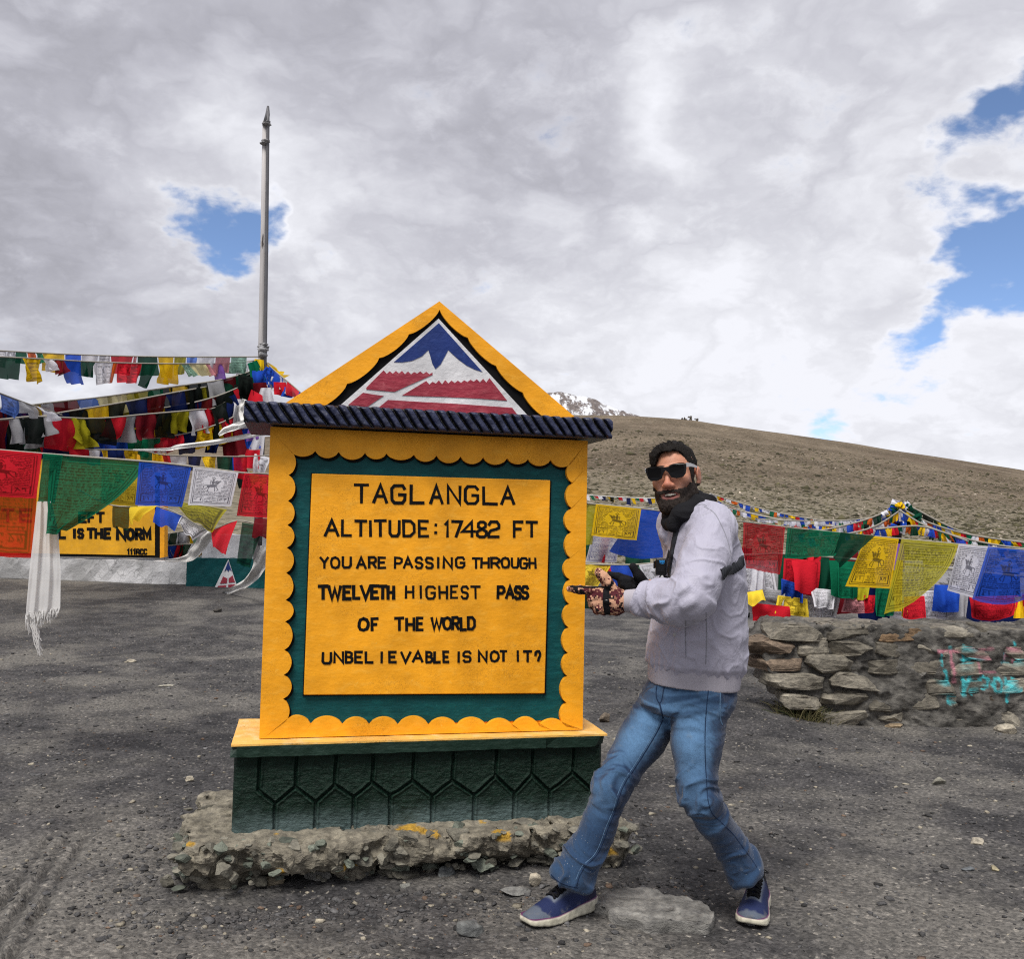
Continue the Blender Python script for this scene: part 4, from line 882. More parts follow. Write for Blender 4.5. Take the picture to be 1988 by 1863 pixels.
# ---- near string on the left
near = thing('prayer_flag_string', 'nearest string of large printed prayer flags on the left', 'prayer flags', (0, 0, 0), group='large prayer flags in front')
cordline(near, [(-300, 848, 5.2), (-60, 869, 5.2), (80, 881, 5.2), (290, 897, 5.2), (372, 906, 5.2), (475, 919, 5.25), (540, 923, 5.4), (800, 955, 6.0), (1140, 977, 6.4)], .006)
def pf(parent, Y, tl, tr, bl, br, colour, dY=(0, 0, 0, 0), **kw):
    pts = [P(p[0], p[1], Y + d) for p, d in zip((tl, tr, bl, br), dY)]; return flag(parent, *pts, colour, **kw)
pf(near, 5.23, (-90, 868), (77, 882), (-90, 1078), (62, 1084), (.62, .02, .015), n=60, fold=.010, nf=1.5, seed=2, mat='sheer', ink=INK[2], label='long sheer red flag at the left edge')
pf(near, 5.19, (-70, 868), (81, 881), (-80, 962), (70, 968), 'r', dY=(0, 0, -.05, -.03), n=110, fold=.010, nf=1.2, seed=1, ink=INK[0], label='red printed flag')
pf(near, 5.21, (98, 883), (289, 897), (86, 1042), (126, 1030), 'g', dY=(0, 0, -.10, -.14), n=80, fold=.022, nf=1.8, seed=3, mat='cloth', ink=INK[2], curve=(0, .10), label='green flag blown into a triangle')
pf(near, 5.18, (84, 881), (122, 884), (73, 974), (106, 978), 'g', n=60, fold=.012, nf=1, seed=4, ink=INK[2], label='narrow green flag above the long scarf')
pf(near, 5.30, (195, 890), (272, 899), (195, 978), (267, 985), 'Y', n=100, fold=.008, nf=1, seed=5, ink=INK[0], label='yellow printed flag')
pf(near, 5.20, (270, 896), (372, 906), (263, 981), (353, 985), 'b', dY=(0, 0, -.05, -.02), n=110, fold=.010, nf=1.1, seed=6, ink=INK[0], label='blue printed flag')
pf(near, 5.18, (375, 907), (463, 918), (364, 981), (448, 984), 'w', n=120, fold=.007, nf=.9, seed=7, ink=INK[1], inkcol=(.04, .04, .07), flip=True, label='white printed flag')
pf(near, 5.24, (474, 919), (545, 925), (459, 1002), (540, 1008), 'r', n=90, fold=.010, nf=1.2, seed=8, ink=INK[1], label='red flag cut off by the marker')
low = thing('prayer_flag_string', 'tangled lower string of blown prayer flags under the near row, olive blue white and red', 'prayer flags', (0, 0, 0), group='large prayer flags in front')
cordline(low, [(150, 950, 6.0), (219, 982, 6.0), (305, 984, 6.0), (355, 1003, 6.0), (404, 1030, 6.0), (460, 1012, 6.0), (530, 1020, 6.1), (700, 1010, 6.3)], .005)
for i, a in enumerate([((219, 982), (254, 985), (219, 1024), (249, 1029), 'G', 2), ((253, 985), (306, 982), (252, 1016), (270, 1008), 'Y', None), ((303, 984), (356, 1003), (298, 1018), (338, 1028), 'b', None), ((352, 1003), (404, 1031), (345, 1017), (374, 1051), 'w', 2),
    ((330, 972), (441, 990), (362, 1004), (412, 1033), 'o', 2), ((411, 1031), (461, 1011), (411, 1060), (440, 1080), 'r', None), ((470, 1015), (513, 1022), (459, 1094), (486, 1104), 'G', 2), ((495, 1006), (540, 1010), (488, 1042), (535, 1048), 'd', None)]):
    pf(low, 6.0 - .02 * i, a[0], a[1], a[2], a[3], a[4], dY=(0, 0, -.06, -.08), n=36, fold=.02, nf=1.5, seed=90 + i, ink=INK[a[5]] if a[5] else None, mat='sheer' if a[4] in 'oG' else 'cloth', billow=.12)
# long white scarf
kh = thing('ceremonial_scarf', 'long white silk scarf hanging from the near flag string with a frayed end', 'scarf', P(92, 930, 5.16))
kl = np.array(kh.location)
def scarf_mesh(name, edges, n, m_, fold, seed, frays=0):
    ys = [e[0] for e in edges]; yy = np.linspace(ys[0], ys[-1], m_); L = np.interp(yy, ys, [e[1] for e in edges]); Rr = np.interp(yy, ys, [e[2] for e in edges]); V = []
    for j, y in enumerate(yy):
        for k in range(n):
            u = k / (n - 1); q = fold * (math.sin(u * 17 + seed + .25 * math.sin(j * .09)) + .6 * math.sin(u * 31 + 2 * seed + j * .03) + .7 * float(perlin(np.array([u * 2, j * .07, seed]))))
            yv = y + (frays * (float(perlin(np.array([u * 14, 0.5, seed]))) if j == m_ - 1 else 0))
            V.append(np.array(P(L[j] + (Rr[j] - L[j]) * u, yv, 5.16 + q)) - kl)
    return mesh_obj(name, V, grid_faces(m_, n), M['silk'], kh, True)
def silk(q):
    co = obj_co(q); d = q.node('ShaderNodeBsdfDiffuse', Color=(.74, .73, .72, 1)); tr = q.node('ShaderNodeBsdfTranslucent', Color=(.74, .73, .72, 1)); s = q.node('ShaderNodeMixShader', i0=.3, i1=d, i2=tr)
    return q.node('ShaderNodeMixShader', i0=.12, i1=s, i2=q.node('ShaderNodeBsdfTransparent'))
M['silk'] = material('white_silk', silk)
scarf_mesh('scarf_cloth', [(974, 72, 100), (1030, 66, 113), (1110, 57, 118), (1180, 51, 117), (1200, 50, 110)], 40, 70, .009, 1, 10)
r_ = np.random.default_rng(8); fr = MB()
for i in range(150):
    u = r_.random(); x = 50 + 62 * u; y = 1190 + r_.uniform(0, 10) - 10 * u; L = r_.uniform(12, 34) * (1.2 - .8 * u); Y = 5.16 + r_.uniform(-.012, .012); tx = r_.uniform(-4, 4) + (4 if u < .4 else -2)
    pts = [np.array(P(x, y, Y)) - kl, np.array(P(x + tx * .4, y + L * .5, Y + r_.uniform(-.01, .01))) - kl, np.array(P(x + tx, y + L, Y)) - kl]; fr.add(*tube_vf(pts, [.0035, .003, .0012], 4))
for i in range(40):
    y0 = 1210 + i % 10; L = r_.uniform(30, 66); x = 66 + r_.uniform(-6, 6); tx = 78 - x + r_.uniform(-4, 3); Y = 5.16 + r_.uniform(-.01, .01)
    pts = [np.array(P(x + tx * q + 3 * math.sin(q * 7 + i), y0 + L * q, Y)) - kl for q in (0, .3, .6, 1)]; fr.add(*tube_vf(pts, [.004, .0035, .003, .001], 4))
fr.build('fringe', M['silk'], kh)
# ---- whitewashed wall, boards and green block behind
WY = 16.0
def wallx(dx, Y=WY): return P(dx, 1100, Y).x
M['lime'] = None
def lime(q):
    co = wpos(q); n = q.noise(co, 1.3, 6, .65); n2 = q.noise(co, 7, 5, .7)
    wd = q.vmath('ADD', co, q.vmath('SCALE', q.noise(co, 2.2, 3, out=1))); vo = q.node('ShaderNodeTexVoronoi', props=dict(feature='DISTANCE_TO_EDGE'), Vector=wd, Scale=1.1)
    c = q.mix(q.ramp(n, .35, .65), (.30, .30, .30), (.58, .58, .59)); c = q.mix(q.math('MULTIPLY', q.ramp(n2, .58, .7), .5), c, (.25, .235, .22))
    c = q.mix(q.math('MULTIPLY', q.ramp(vo, .014, .003), .4), c, (.12, .12, .12)); return bsdf(q, c, .9, n2, .7, .03)
M['lime'] = material('cracked_whitewash', lime)
def rough_block(name, x0, x1, y0, y1, z0, z1, mat, parent=None, amp=.02, st=.12):
    return wob_box(name, x0, x1, y0, y1, z0, z1, mat, parent, st, amp)
zt = P(200, 1087.5, WY).z
wl_ = rough_block('low_wall', wallx(-420), wallx(364), WY, WY + .45, .0, zt, M['lime'], None, .03, .15)
tag(wl_, 'low cracked whitewashed wall under the yellow board', 'wall')
gb = thing('memorial_plinth', 'low teal painted block with a small triangle emblem at the end of the white wall', 'plinth', (0, 0, 0))
gx0, gx1 = wallx(363, 15.6), wallx(560, 15.6)
rough_block('block', gx0, gx1, 15.6, 17, .0, P(440, 1085.5, 15.6).z, M['teal'], gb, .02, .12)
rough_block('upper_step', wallx(391, 15.8), wallx(560, 15.8), 15.8, 17, P(440, 1085.5, 15.6).z - .03, P(450, 1040, 15.8).z, M['white'], gb, .02, .12)
def wplate(name, pts, Y, mat, parent, th=.02):
    q = [P(x, y, Y) for x, y in pts]; V = [(p.x, Y, p.z) for p in q] + [(p.x, Y + th, p.z) for p in q]; k = len(q)
    tri = geometry.tessellate_polygon([[Vector((p.x, p.z, 0)) for p in q]]); Fc = list(tri) + [(i, (i + 1) % k, k + (i + 1) % k, k + i) for i in range(k)]
    ob = mesh_obj(name, V, Fc, mat, parent); bm = bmesh.new(); bm.from_mesh(ob.data); bmesh.ops.recalc_face_normals(bm, faces=bm.faces); bm.to_mesh(ob.data); bm.free(); return ob
te = wplate('triangle_emblem', [(443, 1087), (461, 1143), (414, 1147)], 15.56, M['white'], gb)
wplate('blue_peak', [(443, 1090), (449.5, 1110), (446, 1106), (443, 1111), (440, 1106), (435.5, 1111)], 15.55, M['blue'], te, .009)
for pts in ([(433, 1120), (441, 1124), (440, 1133), (427, 1134)], [(444, 1124), (451, 1118), (456, 1131), (444, 1132)], [(424, 1138), (439, 1137), (438, 1144), (419, 1145)], [(443, 1136), (457, 1135), (459, 1141), (443, 1143)]): wplate('red_patch', pts, 15.55, M['red'], te, .009)
bd = thing('sign_board', 'large yellow roadside board with black border reading IS THE NORM behind the flags', 'sign board', (0, 0, 0))
BY = 16.12
M['board'] = paint('board_yellow', (.72, .36, .015), (.60, .33, .05), .4, .55, (1, 4, 1), .3, .3, False)
wplate('board_border', [(-230, 842), (302 + 9, 868), (310, 1084), (-230, 1076)], BY, M['black'], bd, .10)
wplate('board_post', [(310.5, 866), (320, 866), (319, 1082), (310.5, 1084)], BY - .02, M['yellow'], bd, .16)
wplate('board_panel', [(-222, 866), (301, 872), (300.5, 1079), (-222, 1070)], BY - .012, M['board'], bd, .011)
wplate('header_panel', [(60, 861), (140, 863), (140, 880), (60, 880)], BY - .10, M['board'], bd, .07)
def wtext(txt, xs, yt, yb, w, Y, mat, parent, name='lettering'):
    mb = MB()
    for ch, (x0, x1) in zip(txt, xs):
        for st in G[ch]:
            pts = [P(x0 + (x1 - x0) * u, yb + (yt - yb) * v, Y) for u, v in st]; stroke_vf(mb, [(p.x, p.z) for p in pts], w, lambda s, z, l: (s, Y - l * 3, z))
    return mb.build(name, mat, parent)
def w3(x, y): return (x * .3588, 636.6 + y * .3588)
def X3(*a): return [(p * .3588, q * .3588) for p, q in a]
tY = BY - .014
wtext('EFT', X3((430, 465), (480, 510), (525, 562)), w3(0, 1003)[1], w3(0, 1052)[1], .045, tY, M['black'], bd)
wtext('IS', X3((398, 408), (425, 448)), w3(0, 1092)[1], w3(0, 1137)[1], .048, tY, M['black'], bd); wtext('L', X3((320, 352)), w3(0, 1095)[1], w3(0, 1137)[1], .048, tY, M['black'], bd)
wtext('THE', X3((474, 508), (518, 550), (568, 596)), w3(0, 1090)[1], w3(0, 1139)[1], .050, tY, M['black'], bd)
wtext('NORM', X3((636, 676), (690, 722), (738, 766), (778, 812)), w3(0, 1092)[1], w3(0, 1145)[1], .056, tY, M['black'], bd)
wtext('111', X3((690, 700), (706, 716), (722, 732)), w3(0, 1200)[1], w3(0, 1226)[1], .026, tY, M['black'], bd); wtext('RCC', X3((738, 754), (760, 774), (780, 793)), w3(0, 1200)[1], w3(0, 1226)[1], .026, tY, M['black'], bd)
M['faint'] = plain('faded_lettering', (.30, .12, .02), .7, .2)
wtext('TE', [(4, 26), (40, 60)], 990, 1012, .045, tY, M['faint'], bd)
M['rust'] = plain('red_lettering', (.35, .05, .02), .6, .2)
wtext('ORG', [(72, 84), (88, 99), (103, 114)], 866, 880, .035, BY - .103, M['rust'], bd)
# ---------------------------------------------------------------- right-hand flags
def k6(x, y): return (1400.5 + x * .2956, 923 + y * .2956)
rn = thing('prayer_flag_string', 'string of large printed prayer flags behind the man and above the stone wall', 'prayer flags', (0, 0, 0), group='large prayer flags in front')
cordline(rn, [(1100, 974, 6.40), (1245, 988, 6.45), (1300, 995, 6.5), (1440, 1013, 6.9), (1524, 1024, 7.6), (1690, 1041, 7.8), (1861, 1057, 7.8), (2010, 1070, 7.8), (2300, 1092, 7.8)], .006)
pf(rn, 6.42, (1120, 977), (1161, 980), (1110, 1060), (1150, 1058), 'o', n=40, fold=.02, seed=20, mat='sheer', label='olive flag half hidden by the marker')
pf(rn, 6.40, (1157, 979), (1245, 989), (1148, 1041), (1236, 1050), 'y', n=120, fold=.006, nf=.8, seed=21, ink=INK[0], inkcol=(.03, .02, .01), label='yellow printed flag beside the marker')
pf(rn, 6.52, (1236, 989), (1301, 995), (1182, 1071), (1300, 1080), 'b', dY=(0, 0, -.05, .05), n=50, fold=.012, nf=1, seed=22, curve=(.16, 0), mat='cloth', label='blue flag bellying out behind the man')
pf(rn, 6.60, (1150, 1040), (1205, 1044), (1137, 1092), (1196, 1093), 'w', n=60, fold=.02, nf=1.5, seed=23, ink=INK[2], inkcol=(.1, .1, .3))
pf(rn, 6.62, (1168, 1040), (1184, 1042), (1160, 1092), (1174, 1094), 'r', n=14, fold=.01, seed=24)
pf(rn, 7.0, (1443, 1013), (1524, 1024), (1440, 1102), (1513, 1116), 'r', dY=(0, .5, 0, .5), n=100, fold=.012, nf=1.2, seed=25, ink=INK[0], mat='sheer', label='sheer red printed flag')
pf(rn, 7.7, (1529, 1024), (1645, 1036), (1523, 1086), (1622, 1080), 'g', dY=(0, 0, 0, -.08), n=90, fold=.012, nf=1.4, seed=26, ink=INK[2], label='green printed flag')
pf(rn, 7.62, (1632, 1034), (1699, 1041), (1619, 1082), (1632, 1104), 'G', n=40, fold=.02, nf=1.2, seed=27, label='dark folded corner of a green flag')
pf(rn, 7.72, (1682, 1040), (1745, 1047), (1641, 1139), (1730, 1144), 'y', n=120, fold=.008, nf=.9, seed=28, ink=INK[0], inkcol=(.04, .03, .01), label='bright yellow printed flag above the wall')
pf(rn, 7.68, (1750, 1047), (1861, 1057), (1716, 1194), (1772, 1172), (.42, .38, .03), dY=(0, 0, -.1, -.22), n=80, fold=.02, nf=1.2, seed=29, ink=INK[2], curve=(.02, .14), mat='sheer', label='olive yellow flag blown to the left')
pf(rn, 7.74, (1861, 1057), (1928, 1063), (1838, 1147), (1891, 1162), 'w', n=110, fold=.008, nf=.9, seed=30, ink=INK[1], inkcol=(.05, .05, .08), label='white printed flag')
pf(rn, 7.68, (1918, 1062), (2012, 1071), (1889, 1164), (2004, 1160), 'b', dY=(0, 0, -.12, 0), n=100, fold=.014, nf=1.1, seed=31, ink=INK[0], mat='sheer', curve=(.14, 0), label='sheer blue printed flag')
pf(rn, 7.7, (2014, 1071), (2110, 1078), (2002, 1160), (2100, 1166), 'r', n=50, fold=.014, nf=1.1, seed=32, ink=INK[1])
# bunched flags behind the wall and behind the man
pile = thing('prayer_flag_string', 'sagging string of bunched folded prayer flags hanging just behind the stone wall', 'prayer flags', (0, 0, 0), group='bunched prayer flags behind the wall')
cordline(pile, [(1380, 1070, 8.7), (1440, 1078, 8.7), (1530, 1076, 8.7), (1650, 1086, 8.7), (1800, 1100, 8.7), (1988, 1120, 8.7), (2150, 1130, 8.7)], .012)
def box6(x0, y0, x1, y1, c, d=0.0, a=0.0, ink=None, n=22):
    J = lambda: r_.uniform(-.14, .14) * min(x1 - x0, 200); tl, tr, bl_, br = k6(x0 + J() * .6, y0), k6(x1 + J() * .6, y0 + a * (x1 - x0)), k6(x0 + J(), y1 + J() * .5), k6(x1 + J(), y1 + a * (x1 - x0) + J() * .5)
    if ink is None and r_.random() < .45 and c in 'wsrbgYp': ink = INK[int(r_.integers(0, 3))]
    pf(pile, 8.5 + d, tl, tr, bl_, br, c, dY=(0, 0, r_.uniform(-.1, .05), r_.uniform(-.1, .05)), n=26 if ink is None else 50, fold=.026, nf=r_.uniform(.8, 2.2), billow=r_.uniform(0, .15), seed=int(200 + x0 + y0), ink=ink, mat='thick', curve=(r_.uniform(-.05, .12), 0))
r_ = np.random.default_rng(77)
for a in [(-60, 480, 200, 940, 'k', .5), (120, 560, 420, 900, 's', .45), (380, 520, 700, 900, 'G', .45), (650, 500, 900, 900, 'd', .45), (870, 520, 1100, 930, 'n', .45), (1060, 560, 1330, 930, 'w', .4, 0, INK[2]), (1300, 600, 1640, 930, 's', .4), (1600, 640, 1960, 930, 'n', .4), (1900, 640, 2300, 930, 'w', .4),
    (120, 590, 350, 770, 'w', .2, 0, INK[2]), (200, 600, 300, 760, 'w', .15), (400, 545, 650, 770, 'r', .1, .08), (470, 560, 610, 760, 'r', .05, .1), (390, 680, 530, 785, 'b', .05, .3), (640, 560, 760, 790, 'G', .15), (700, 560, 880, 800, 'g', .05, .05), (760, 600, 870, 800, 'g', 0, .1), (850, 740, 965, 815, 'o', .1), (430, 760, 770, 905, 'w', .2, .05, INK[2]), (590, 740, 750, 860, 'w', .05, .1, INK[2]),
    (370, 790, 570, 915, 'Y', .05, .12), (205, 840, 450, 960, 'r', 0, .1), (160, 770, 275, 850, 'Y', -.05, -.15), (270, 750, 425, 845, 's', .1, .05, INK[2]), (795, 800, 1000, 905, 'p', .1, .02), (940, 790, 1010, 900, 'r', .05), (1010, 740, 1115, 925, 'g', .1), (1120, 560, 1190, 900, 'y', .15), (1205, 800, 1330, 940, 'r', .05, -.05), (1180, 840, 1230, 930, 'Y', .1),
    (1300, 760, 1500, 935, 'w', .12, -.02, INK[2]), (1480, 790, 1630, 935, 's', .12, -.1), (1390, 720, 1560, 885, 'b', .05, .03), (1640, 800, 1940, 940, 'r', .1, -.03), (1920, 800, 1985, 940, 'y', .05), (1980, 780, 2060, 940, 'r', .03), (2050, 760, 2250, 940, 'b', .1), (560, 480, 640, 570, 'r', .2), (480, 470, 600, 540, 'd', .25), (1090, 450, 1200, 620, 'v', .2), (1000, 560, 1110, 780, 'b', .25)]: box6(*a)
gap = thing('prayer_flag_string', 'low string of yellow blue and white prayer flags seen between the marker and the man', 'prayer flags', (0, 0, 0), group='bunched prayer flags behind the wall')
cordline(gap, [(1040, 1094, 8.0), (1137, 1096, 8.0), (1230, 1097, 8.0), (1300, 1090, 8.1), (1400, 1080, 8.4)], .008)
for i, (a, b, c, d, co_, ik) in enumerate([((1120, 1096), (1188, 1096), (1118, 1138), (1160, 1139), 'Y', 0), ((1184, 1097), (1228, 1097), (1192, 1142), (1230, 1146), 'b', None), ((1170, 1096), (1192, 1096), (1166, 1128), (1180, 1130), 'r', None), ((1240, 1098), (1300, 1090), (1258, 1142), (1300, 1150), 'w', 0), ((1214, 1078), (1262, 1082), (1214, 1100), (1262, 1104), 'G', None), ((1228, 1094), (1252, 1094), (1236, 1118), (1254, 1120), 'c', None), ((1280, 1085), (1310, 1084), (1280, 1130), (1320, 1140), 'y', None),
    ((1110, 1150), (1152, 1150), (1100, 1180), (1156, 1184), 'G', None), ((1120, 1045), (1180, 1050), (1120, 1080), (1172, 1085), 'G', None), ((1300, 1080), (1420, 1084), (1310, 1190), (1430, 1196), 'n', None)]):
    pf(gap, 8.0 + .1 * (i % 3), a, b, c, d, co_, n=50 if ik is not None else 20, fold=.03, nf=1.4, seed=300 + i, ink=INK[ik] if ik is not None else None, mat='cloth', billow=.1)
# ---- far strings on the hillside
GF = 'small prayer flag strings on the hillside'
flag_string('thin far string of tiny pennants crossing the slope left of the man', [(1120, 960, 20), (1190, 965, 20), (1275, 968, 20), (1380, 962, 20.5)], S_(' '.join(c + '8x%d' % h for c, h in zip('nywgrwnykgrwnygrwnykgrwnkygrwbnyr', [7, 8, 12, 11, 6] * 7))), GF, 11, .1, 3, 1, 0, .008, (0, 6), .01, .3, 'rope')
for j, (pts, lab) in enumerate([([(1378, 958, 20.5), (1440, 978, 20), (1520, 998, 19.5), (1610, 1012, 19), (1720, 1016, 18.5)], 'upper of the far dotted flag strings running right from behind the man'), ([(1370, 962, 20), (1430, 988, 19.5), (1500, 1006, 19), (1600, 1020, 18.5), (1690, 1024, 18)], 'middle of the far dotted flag strings running right from behind the man'), ([(1376, 975, 19), (1450, 996, 18.6), (1530, 1012, 18.2), (1640, 1026, 17.5)], 'lowest of the far dotted flag strings running right from behind the man'), ([(1470, 1008, 17), (1560, 1012, 17), (1650, 1010, 17), (1740, 1000, 17)], 'pale far string of mostly white flags below the dotted strings'),
    ([(1230, 985, 18), (1275, 988, 18), (1340, 1000, 18), (1420, 1010, 18)], 'far string of small pale flags passing behind the chin of the man')]):
    flag_string(lab, pts, rseq(400 + j, 48, 7.0, 9, 'bwyrbwgfbw' if j != 3 else 'wwwbwwtw', .2, .4), GF, 12 + j, -.1, 4, 1, 0, .012, (-2, 4), .03)
AP = (1748, 984)
for j, (pts, lab) in enumerate([([(1540, 1038, 15), (1600, 1030, 14.6), (1680, 1010, 14.2), (1748, 982, 14)], 'flag string climbing from the left to the flag heap, upper one'), ([(1560, 1046, 14.4), (1640, 1038, 14), (1700, 1022, 13.8), (1750, 990, 13.6)], 'flag string climbing from the left to the flag heap, lower one'), ([(1742, 982, 14), (1800, 1014, 14), (1880, 1038, 14), (1990, 1054, 14.2), (2100, 1064, 14.2)], 'flag string falling right from the flag heap, nearest the slope'), ([(1745, 990, 13.6), (1790, 1018, 13.5), (1850, 1040, 13.4), (1930, 1058, 13.4), (2040, 1072, 13.4)], 'flag string falling right from the flag heap, second down'), ([(1700, 1028, 13), (1780, 1022, 13), (1830, 1034, 13), (1880, 1052, 13)], 'slack flag string looped across the front of the flag heap'),
    ([(1770, 985, 14.6), (1850, 1026, 14.6), (1920, 1046, 14.8), (2020, 1056, 15)], 'dark green flag string behind the right side of the flag heap')]):
    flag_string(lab, pts, rseq(500 + j, 40, 9.5, 15 if j != 3 else 18, 'wbyrgwfGby' if j != 5 else 'GGgkGyGb', .2, .3), GF, 30 + j, -.15, 6, 1, 0, .014, (-3, 7), .05)
heap = thing('flag_heap', 'peaked heap of prayer flags on a dark post on the hillside above the stone wall', 'prayer flags', P(1748, 1060, 14.2)); hl = np.array(heap.location); r_ = np.random.default_rng(66)
M['post'] = plain('dark_wood', (.04, .03, .03), .9, .4, 10)
V, Fc = tube_vf([P(1736, 1085, 14.2), P(1741, 1030, 14.2), P(1747, 975, 14.2)], [.10, .08, .05], 8); mesh_obj('post', V - hl, Fc, M['post'], heap, True)
for i in range(60):
    q = r_.random(); dx = 1748 + r_.normal() * (5 + 22 * q); dy = 978 + 52 * q + r_.uniform(-3, 3); w = r_.uniform(8, 15); h = r_.uniform(8, 18); Y = 14.2 - .25 * r_.random(); a = r_.uniform(-.7, .7) + (.6 if dx > 1748 else -.6); c, s = math.cos(a), math.sin(a)
    def pt(u, v): x = u * w * .5; y = v * h * .5; return np.array(P(dx + x * c - y * s, dy + x * s + y * c, Y)) - hl
    cl_ = 'bwyrGgGbwGkG'[i % 12] if q > .15 else 'byw'[i % 3]
    flag(heap, pt(-1, -1), pt(1, -1), pt(-1, 1), pt(1, .8), cl_, 6, .3, .06, 1.5, 800 + i, mat='thick')
# ---------------------------------------------------------------- stone wall
wall = thing('stone_wall', 'low dry grey stone wall with rough mortar and faded pink and turquoise graffiti', 'wall', (0, 0, 0))
WYR = 7.0
def wx(dx, dy=1300): p = P(dx, dy, WYR); return p.x
def wz(dx, dy): return P(dx, dy, WYR).z
ZT = wz(1750, 1203)
r_ = np.random.default_rng(42)
G2 = []
def gr(pts, col_, w):
    q = [P(*k6(x, y), WYR) for x, y in pts]; G2.append(([(q[i].x, q[i].z, q[i + 1].x, q[i + 1].z) for i in range(len(q) - 1)], np.array(col_), w))
pk, cy = (.52, .20, .26), (.05, .50, .56)
for pts in ([(1428, 1165), (1580, 1163)], [(1525, 1168), (1535, 1260), (1548, 1370)]): gr(pts, pk, .017)
for pts in ([(1455, 1180), (1462, 1255)], [(1520, 1130), (1520, 1150)], [(1612, 1130), (1610, 1280)], [(1655, 1180), (1660, 1270)], [(1600, 1220), (1665, 1215)], [(1755, 1180), (1750, 1200)], [(1880, 1180), (1870, 1240)], [(1940, 1100), (1965, 1180)], [(1960, 1220), (2000, 1250)]): gr(pts, cy, .014)
for pts in ([(1600, 1165), (1650, 1165)], [(1710, 1300), (1705, 1150), (1790, 1145)], [(1705, 1220), (1780, 1215)], [(1710, 1305), (1820, 1305)], [(1870, 1240), (1890, 1140), (1930, 1140), (1935, 1250)], [(1880, 1195), (1930, 1195)]): gr(pts, (.42, .17, .22), .011)
for pts in ([(1478, 1290), (1495, 1350), (1505, 1420), (1508, 1500)], [(1600, 1325), (1605, 1450)], [(1650, 1330), (1608, 1390), (1655, 1440)], [(1722, 1340), (1708, 1380), (1730, 1410), (1760, 1400), (1775, 1350), (1740, 1330)], [(1815, 1340), (1798, 1385), (1815, 1425), (1845, 1430), (1855, 1380), (1835, 1340), (1815, 1340)], [(1880, 1435), (1890, 1350), (1915, 1400), (1940, 1345), (1955, 1430), (1985, 1420)], [(1900, 1450), (1892, 1500)]): gr(pts, cy, .019)
def graffiti(V, C):
    m_ = V[:, 1] < WYR + .12
    if not m_.any(): return C
    X, Z = V[:, 0], V[:, 2]; nz_ = perlin(V * 55) * .5 + perlin(V * 16) * .5
    for segs, c, w in G2:
        d = segdist(X, Z, segs); w = w * .62; k = sstep(w * 1.3, w * .7, d + .004 * nz_) * np.clip(1.0 + .9 * nz_, 0, 1) * m_ * .85; C = C + (c - C) * k[:, None]
    return C
mb = MB(); rows = [(wx(1600), .05, .13), (wx(1520), .17, .13), (wx(1492), .30, .13), (wx(1472), .43, .13), (wx(1458), .555, .125), (wx(1495), .675, .125)]
XE = 5.6; seed = 1000
def boxrock(sz, seed, sub=4):
    v, f = ico(sub); r2 = np.random.default_rng(seed); v = np.sign(v) * np.abs(v) ** .30; v = v / np.abs(v).max(0)
    for _ in range(10):
        n_ = r2.normal(size=3); n_ /= np.linalg.norm(n_); v = v - np.maximum(v @ n_ - r2.uniform(.80, 1.25), 0)[:, None] * n_
    lay = fbm(v * np.array([1.2, 1.2, 5]) + seed, 3)
    v = v * np.array(sz); return v * (1 + .05 * fbm(v * 9 + seed, 3) + .04 * lay)[:, None], f
for ri, (x0, zc, h) in enumerate(rows):
    x = x0
    while x < XE:
        w = r_.uniform(.20, .46) if ri < 5 else r_.uniform(.26, .55); hh = h * r_.uniform(.47, .56); dep = r_.uniform(.12, .2)
        v, f = boxrock((w * .49, dep, hh), seed, 4 if x < 4.6 else 3); seed += 1
        a = r_.normal() * .05; v = v @ np.array([[math.cos(a), 0, math.sin(a)], [0, 1, 0], [-math.sin(a), 0, math.cos(a)]])
        v = v + np.array([x + w / 2, WYR + dep + r_.uniform(.005, .045), zc + r_.normal() * .012])
        rust = r_.random(); c = np.array([.175, .160, .132]) * r_.uniform(.65, 1.45)
        if ri == 5 and rust < .4 or rust < .04: c = np.array([.30, .20, .12]) * r_.uniform(.7, 1.2)
        elif rust > .88: c = np.array([.21, .16, .12]) * r_.uniform(.7, 1.2)
        C = c * (1 + .5 * fbm(v * np.array([6, 6, 16]) + seed, 4))[:, None].clip(.45, 1.8)
        mb.add(v, f, graffiti(v, C)); x += w * r_.uniform(.94, 1.01)
for yb in (.30, .55):
    for ri, (x0, zc, h) in enumerate(rows):
        x = x0 + .05
        while x < XE:
            w = r_.uniform(.25, .5)
            if ri >= 4 or x < x0 + .3: v, f = boxrock((w * .49, .16, h * .47), seed, 3); mb.add(v + np.array([x + w / 2, WYR + yb, zc]), f, np.array([.16, .145, .125]) * r_.uniform(.7, 1.3))
            seed += 1; x += w
mb.build('stonework', M['stone'], wall)
g = SDF(np.arange(wx(1452) - .05, XE + .05, .016), np.arange(WYR - .08, WYR + .75, .03), np.arange(-.12, ZT + .03, .014))
def mort(p):
    xl = np.interp(p[..., 2], [0, .1, .3, .45, .6, .78], [wx(1620), wx(1560), wx(1505), wx(1480), wx(1470), wx(1530)]) + .05
    d = np.maximum(np.maximum(WYR + .085 - .05 * sstep(2.3, 3.4, p[..., 0]) + .03 * perlin(p * 2.1) - p[..., 1], p[..., 1] - WYR - .6), np.maximum(xl - p[..., 0], p[..., 2] - ZT + .07 + .03 * perlin(p * 3)))
    return np.maximum(d, p[..., 0] - XE) + .035 * fbm(p * 4.2, 3) + .022 * fbm(p * 15, 3)
g.put((wx(1452), WYR - .05, -.1), (XE, WYR + .7, ZT), mort, .001)
